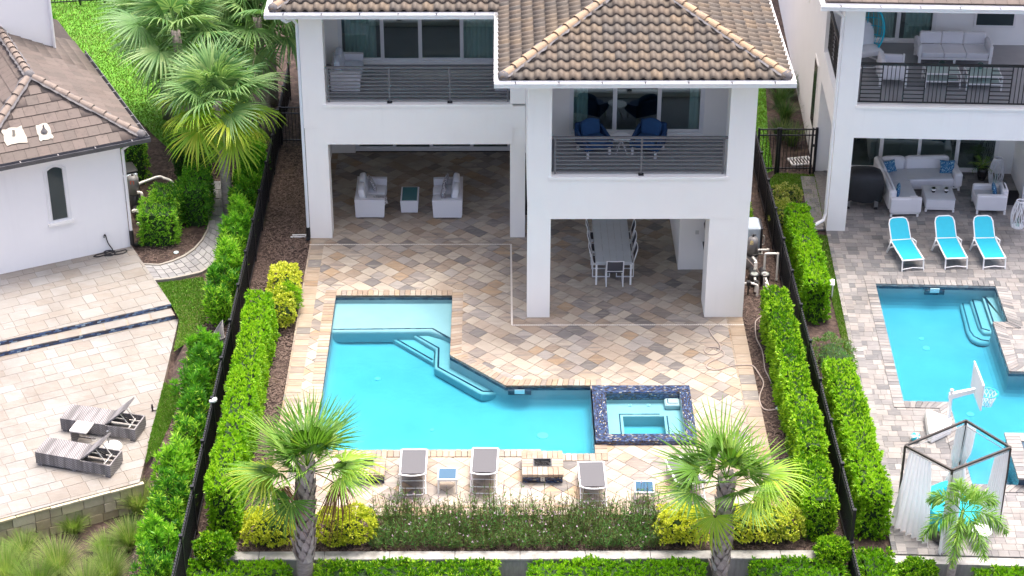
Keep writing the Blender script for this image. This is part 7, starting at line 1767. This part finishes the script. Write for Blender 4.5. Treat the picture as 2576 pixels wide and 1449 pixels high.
chips('wood_chips', 'bark chips around the hedge blocks and curved path on the left', [(-10.6, -9.0, 49.3, 52.0), (-10.4, -7.3, 53, 58.5)], 4000)
chips('wood_chips', 'bark chips under the upright shrubs left of the fence', [(-8.4, -7.1, 35, 49)], 5000)
# ================================================================ fences, gates, planter wall
def fence(label, x, y0, y1, z0, z1, nm='fence', step=.105, limit=300):
    t = thing(nm, label, 'fence', (x, y0, z0)); L = y1-y0; h = z1-z0
    proto = MB().box(-.010, .010, -.010, .010, .05, h+.03).build('picket', 'fence_black'); me = proto.data; bpy.data.objects.remove(proto)
    n = int(L/step); extra = MB()
    for i in range(n):
        y = (i+.5)*step
        if i < limit:
            o = place(me, 'picket', t); o.location = (0, y, 0)
        else: extra.box(-.010, .010, y-.010, y+.010, .05, h+.03)
    if extra.v: extra.build('picket_row', 'fence_black', t, kind='stuff')
    for z in (.14, h-.16, h-.01): MB().box(-.02, .02, 0, L, z-.02, z+.02).build('rail', 'fence_black', t)
    k = int(L/1.83)
    for i in range(k+1):
        y = L*i/k; po = MB().box(-.035, .035, y-.035, y+.035, 0, h+.06).build('post', 'fence_black', t); MB().box(-.042, .042, y-.042, y+.042, h+.061, h+.085).build('post_cap', 'fence_black', po)
    return t
fence('long black picket fence between the main garden and the left shrubs', -7.08, 33.6, 61.5, -.08, 1.2)
fence('long black picket fence between the main garden and the right house garden', 7.98, 36.35, 56.5, -.08, 1.2)
fence('short lower black picket fence stepping down at the bottom right of the wall', 7.98, 33.4, 36.25, -1.35, .35, limit=60)
def gate(label, P, Q, h, posts, nm='garden_gate'):
    P, Q = Vector(P), Vector(Q); d = (Q-P); L = d.length; t = thing(nm, label, 'gate', tuple(P), math.atan2(d.y, d.x))
    for k in range(int(L/.11)):
        x = (k+.5)*.11; MB().box(x-.009, x+.009, -.009, .009, .08, h).build('picket', 'fence_black', t)
    for z in (.18, h-.2, h): MB().box(0, L, -.018, .018, z-.018, z+.018).build('rail', 'fence_black', t)
    for x, w_ in posts: MB().box(x-w_, x+w_, -w_, w_, 0, h+.05).build('post', 'fence_black', t)
    MB().box(L-.16, L-.05, -.05, .03, h*.62, h*.66).build('latch', 'fence_black', t)
    return t
gate('black metal picket gate between the main house fence and the right house wall', (8.02, 55.92, -.08), (9.86, 55.92, -.08), 1.52, ((.02, .03), (.62, .035), (.70, .035), (1.70, .03), (1.82, .04)))
gate('narrow black picket gate between the left fence and the main house wall', (-7.05, 58.0, -.08), (-5.85, 58.0, -.08), 1.32, ((.02, .03), (1.16, .03)))
pa, pb = g(120, 14), g(300, 4); gate('black picket fence section behind the lawn at the upper left edge', (pa.x, pa.y, -.06), (pb.x, pb.y, -.06), 1.2, ((.02, .03), (1.2, .03), (2.1, .03)), 'lawn_fence')
# front planter retaining wall
t = thing('planter_wall', 'grey stained concrete planter wall with flat cap behind the front hedges', 'wall', (.4, WALL_Y, -1.4))
MB().box(-7.0, 7.9, WALL_Y-.12, WALL_Y+.10, -1.45, -.085).build('wall', 'stained_concrete', t, world=True)
for i in range(10):
    a = -7.02+i*1.492; mb = MB(); mb.r = .1+i*.07; mb.bbox(a+.004, a+1.488, WALL_Y-.16, WALL_Y+.14, -.084, -.02, .01); mb.build('cap_stone', 'stained_concrete', t, world=True)
t = thing('planter_wall', 'low grey wall under the front edge of the grey paver deck', 'wall', (12, 36.2, -1.4)); mb = MB(); mb.box(-.6, 9, -15.9, -15.62, -1.45, -.03); mb.xf(MR); mb.build('wall', 'stained_concrete', t, world=True)
# ================================================================ pool equipment, right side yard
def gg(u, v, z): return g(u, v, z)
c = g(1898, 686, 0); t = thing('pool_filter', 'tall grey cylindrical pool filter beside the right column', 'pool filter', (7.22, 49.9, -.08))
bld(t, 'lower_tank', 'equipment_grey', lambda m: m.lathe([(.001, 0), (.15, 0), (.16, .05), (.16, .44), (.001, .44)], (0, 0, 0), 20), True); bld(t, 'clamp_band', 'equipment_dark', lambda m: m.lathe([(.165, .42), (.18, .43), (.18, .49), (.165, .50)], (0, 0, 0), 20)); bld(t, 'upper_tank', 'equipment_grey', lambda m: m.lathe([(.155, .48), (.155, .85), (.13, .95), (.06, 1.0), (.001, 1.01)], (0, 0, 0), 20), True)
bld(t, 'valve', 'equipment_dark', lambda m: m.tube([(0, 0, 1.0), (0, 0, 1.08)], .03, 8).tube([(-.06, 0, 1.05), (.08, 0, 1.06)], .018, 6)); bld(t, 'label_plate', 'label_yellow', lambda m: m.add([(-.10, -.135, .82), (-.01, -.158, .82), (-.01, -.142, .94), (-.09, -.118, .94)], [(0, 1, 2, 3)]))
t = thing('pool_heater', 'pale blue pool heater box behind the grey filter', 'pool heater', (7.24, 51.0, -.08)); bld(t, 'case', 'heater_blue', lambda m: m.bbox(-.32, .30, -.35, .35, .05, .88, .04)); bld(t, 'side_panel', 'equipment_dark', lambda m: m.box(.301, .36, -.33, .33, .05, .84)); bld(t, 'base', 'concrete', lambda m: m.box(-.36, .4, -.4, .4, 0, .05))
def pump(label, x, y):
    t = thing('pool_pump', label, 'pump', (x, y, -.08), 0, 'black pool pumps')
    bld(t, 'strainer_pot', 'equipment_dark', lambda m: m.lathe([(.001, .03), (.10, .03), (.12, .12), (.12, .32), (.14, .33), (.14, .37), (.105, .38)], (0, 0, 0), 16)); bld(t, 'lid', 'lid_clear', lambda m: m.lathe([(.104, .372), (.10, .385), (.001, .39)], (0, 0, 0), 16)); bld(t, 'motor', 'equipment_dark', lambda m: m.tube([(0, .12, .20), (0, .55, .20)], .10, 12)); bld(t, 'base', 'equipment_dark', lambda m: m.box(-.09, .09, .15, .5, 0, .1)); return t
pq = g(1898, 688, .30); pump('left black pool pump with clear lid in the right side yard', pq.x, pq.y); pq2 = g(1925, 688, .30); pump('right black pool pump with clear lid in the right side yard', pq2.x, pq2.y)
def pipes(label, name, runs, mat='pvc', r=.032):
    t = thing(name, label, 'pipework', tuple(Vector(runs[0][0][:3])*1.0-Vector((0, 0, runs[0][0][2]+.08))))
    for rn in runs:
        rr = rn[0][3] if len(rn[0]) > 3 else r; mb = MB(); P = [Vector(p[:3]) for p in rn]
        mb.tube(catmull([tuple(p) for p in P], 4) if len(P) > 2 else P, rr, 8)
        ob = mb.build('pipe', mat, t, world=True, smooth=True)
        for p in (P[0], P[-1]): MB().tube([p-Vector((0, 0, .03)), p+Vector((0, 0, .03))], rr*1.25, 8).build('coupling', mat, ob, world=True)
    return t
def gz_(u, v, z): p = g(u, v, z); return (p.x, p.y, z)
pp_ = pq; x0_, y0_ = pq.x, pq.y; x1_, y1_ = pq2.x, pq2.y
pipes('white plumbing pipes around the pool pumps in the right side yard', 'pool_pipes', [
    [(7.22, 49.74, .35), (7.25, 49.6, .35), (7.3, 49.5, .30), (7.3, 49.45, .1)], [(x1_, y1_+.25, .32), (x1_, y1_+.25, .75), (x1_+.02, y1_+.25, .80), (x1_+.32, y1_+.25, .80), (x1_+.36, y1_+.25, .76), (x1_+.36, y1_+.2, 0)],
    [(x0_, y0_-.12, .22), (x0_, y0_-.30, .22), (x0_, y0_-.42, .20), (x0_, y0_-.45, .0)], [(x1_, y1_-.12, .22), (x1_+.02, y1_-.35, .22), (x1_+.02, y1_-.55, .20), (x1_+.02, y1_-.58, -.05)], [(6.75, y0_-.55, .30), (7.0, y0_-.55, .30), (7.2, y0_-.55, .30)], [(7.0, y0_-.55, .30), (7.16, y0_-.60, .28), (7.2, y0_-.62, .22), (7.2, y0_-.62, -.05)],
    [(6.7, 50.2, .30), (7.4, 50.25, .30), (7.72, 50.25, .30)], [(7.45, y1_-.1, -.05), (7.45, y1_-.1, .36)], [(7.42, y1_-.75, -.05), (7.42, y1_-.75, .40)], [(x0_+.02, y0_+.1, .40), (x0_+.03, y0_+.14, .55)], [(7.5, 50.9, .12, .018), (7.66, 50.9, .12), (7.68, 50.9, .18), (7.68, 50.9, .4), (7.58, 50.9, .42)]])
t = thing('valve_actuator', 'dark valve bodies on the white pipes near the right column', 'valve', (6.95, y0_-.55, -.08))
for dx, dy, dz in ((0, 0, .38), (.22, .02, .38), (.46, -.05, .30)): bld(t, 'valve_body', 'equipment_dark', lambda m: m.bbox(dx-.06, dx+.06, dy-.06, dy+.06, dz-.07, dz+.07, .015))
bld(t, 'stand', 'equipment_dark', lambda m: m.box(-.02, .02, -.02, .02, 0, .32))
t = thing('control_box', 'pale control box mounted on the side of the right column', 'electrical box', (XR+.07, 49.15, 0)); bld(t, 'case', 'pvc', lambda m: m.bbox(-.069, .06, -.2, .2, .35, .95, .012)); bld(t, 'conduit', 'vent_grey', lambda m: m.tube([(0, -.05, -.05), (0, -.05, .35)], .02, 6).tube([(0, .08, -.05), (0, .08, .35)], .02, 6))
for (u, v, s_, lb) in ((750, 597, 1, 'white plastic bracket lying on the mulch below the left downspout'),):
    p = g(u, v, -.06); mb = MB(); mb.bar((-.22, 0, .02), (.22, .02, .02), .03, .03).bar((-.18, .12, .02), (.20, .14, .02), .03, .03).bar((.21, .0, .02), (.21, .14, .02), .03, .03); o = mb.build('plastic_bracket', 'white_plastic'); o.location = (p.x, p.y, -.07); tag(o, lb, 'bracket')
# left side yard equipment
r5 = ML
def lt(x, y, z=-.08): p = ML @ Vector((x+.42, y+.55, 0)); return (p.x, p.y, z)
t = thing('pool_filter', 'dark cylindrical pool filter at the corner of the left house', 'pool filter', lt(.42, 1.75)); bld(t, 'lower_tank', 'equipment_dark', lambda m: m.lathe([(.001, 0), (.15, 0), (.16, .05), (.16, .6), (.001, .6)], (0, 0, 0), 18), True); bld(t, 'upper_tank', 'equipment_grey', lambda m: m.lathe([(.17, .58), (.17, 1.05), (.15, 1.13), (.05, 1.17), (.001, 1.18)], (0, 0, 0), 18), True); bld(t, 'gauge', 'equipment_dark', lambda m: m.lathe([(.03, 1.17), (.04, 1.22), (.001, 1.24)], (0, 0, 0), 8)); bld(t, 'label_plate', 'label_red', lambda m: m.add([(-.06, -.168, .95), (.06, -.165, .95), (.06, -.165, 1.07), (-.06, -.168, 1.07)], [(0, 1, 2, 3)]))
t = thing('pool_heater', 'pool heater box with dark top behind the left house filter', 'pool heater', lt(.45, 2.7), RL); bld(t, 'case', 'heater_blue', lambda m: m.bbox(-.28, .28, -.35, .35, .03, .9, .03)); bld(t, 'hood', 'equipment_dark', lambda m: m.bbox(-.2, .32, -.3, .36, .901, 1.0, .03))
def lq(x, y, z): p = ML @ Vector((x+.42, y+.55, 0)); return (p.x, p.y, z)
pipes('white plumbing pipes beside the left house filter', 'pool_pipes', [[lq(.58, 1.8, .75), lq(.9, 1.85, .78), lq(1.25, 1.9, .80), lq(1.4, 1.8, .76), lq(1.55, 1.45, .72), lq(1.6, 1.3, .0)], [lq(.5, 1.55, .60), lq(.55, 1.45, .62), lq(.56, 1.4, .55), lq(.56, 1.38, .0)], [lq(.12, .75, .45), lq(.25, .7, .35), lq(.28, .65, 0)], [lq(.1, .35, .20), lq(.5, .40, .20), lq(.8, .42, .20)], [lq(.3, .38, .20), lq(.3, .38, -.05)], [lq(.15, 1.0, .3), lq(.4, 1.0, .3), lq(.42, .98, 0)]], r=.04)
t = thing('pool_pump', 'dark pool pump beside the left house wall', 'pump', lt(.35, 1.0), RL); bld(t, 'strainer_pot', 'equipment_dark', lambda m: m.lathe([(.10, 0), (.12, .1), (.12, .32), (.13, .36), (.09, .38), (.001, .385)], (0, 0, 0), 14)); bld(t, 'motor', 'equipment_dark', lambda m: m.tube([(0, .1, .2), (0, .5, .2)], .1, 10))
# upright slanted-cut vent pipe by the fence
p = g(555, 880); t = thing('vent_pipe', 'grey upright pipe with slanted mouth left of the fence', 'pipe', (p.x-.02, p.y, -.08))
def slant(m):
    n = 18; r_ = .15; v = []; f = []
    for i in range(n): a = 2*PI*i/n; v += [(r_*math.cos(a), r_*math.sin(a), 0), (r_*math.cos(a), r_*math.sin(a), .78+.22*math.cos(a)), (r_*.86*math.cos(a), r_*.86*math.sin(a), .77+.19*math.cos(a)), (r_*.86*math.cos(a), r_*.86*math.sin(a), .3)]
    for i in range(n):
        j = (i+1) % n
        for k in range(3): f.append((4*i+k, 4*j+k, 4*j+k+1, 4*i+k+1))
    m.add(v, f)
bld(t, 'pipe', 'vent_grey', slant, True); bld(t, 'collar', 'vent_grey', lambda m: m.lathe([(.152, .40), (.17, .41), (.17, .50), (.152, .51)], (0, 0, 0), 18))
p = py(514, 1122, 40.9); t = thing('flood_light', 'twin white flood lamps clamped on the left fence top', 'lamp', (-7.08, p.y, 1.22)); bld(t, 'bracket', 'bulb', lambda m: m.box(-.05, .09, -.03, .03, 0, .05))
for s in (-1, 1): bld(t, 'lamp_head', 'bulb', lambda m: m.lathe([(.03, 0), (.045, .05), (.05, .10), (.001, .105)], (0, 0, 0), 10).xf(Matrix.Translation((.03, s*.06, .05)) @ Matrix.Rotation(R(70), 4, 'Y') @ Matrix.Rotation(s*.4, 4, 'X')))
# small things right of the fence
p = g(2087, 738); t = thing('garden_stool', 'small white plastic stool between hedge and grass strip', 'stool', (p.x-.06, p.y, -.08), R(-10)); bld(t, 'seat', 'white_plastic', lambda m: m.bbox(-.17, .17, -.17, .17, .42, .47, .015))
for sx in (-.13, .13):
    for sy in (-.13, .13): bld(t, 'leg', 'white_plastic', lambda m: m.box(sx-.018, sx+.018, sy-.018, sy+.018, 0, .42))
p = g(2014, 402); t = thing('plastic_grate', 'white plastic grate lying on soil behind the black gate', 'grate', (p.x, p.y, -.07), R(12))
bld(t, 'frame', 'white_plastic', lambda m: m.box(-.36, .36, -.26, -.22, 0, .05).box(-.36, .36, .22, .26, 0, .05).box(-.36, -.32, -.22, .22, 0, .05).box(.32, .36, -.22, .22, 0, .05)); bld(t, 'bars', 'white_plastic', lambda m: [m.box(-.32+i*.09, -.29+i*.09, -.22, .22, .01, .035) for i in range(7)])
for i, (u, v) in enumerate(((443, 635), (700, 1163), (1958, 1028))):
    p = g(u, v, -.05); o = MB().lathe([(.07, 0), (.075, .02), (.05, .03), (.001, .03)], (0, 0, 0), 14).build('irrigation_cap', 'pool_fitting'); o.location = (p.x, p.y, -.06); tag(o, 'pale round irrigation cap '+('in the mulch inside the curved path', 'in the mulch left of the deck by the left palm', 'in the mulch right of the deck near the hose')[i], 'cap')
# narrow paved strip beside the right house column
lay(deckr, pave([ccw(rl(rect(-.45, -.02, .1, 3.6)))], RR, .3, [.22, .3], 41, .008), -.01, 'grey_paver', name='side_paver', limit=60, seed=19)
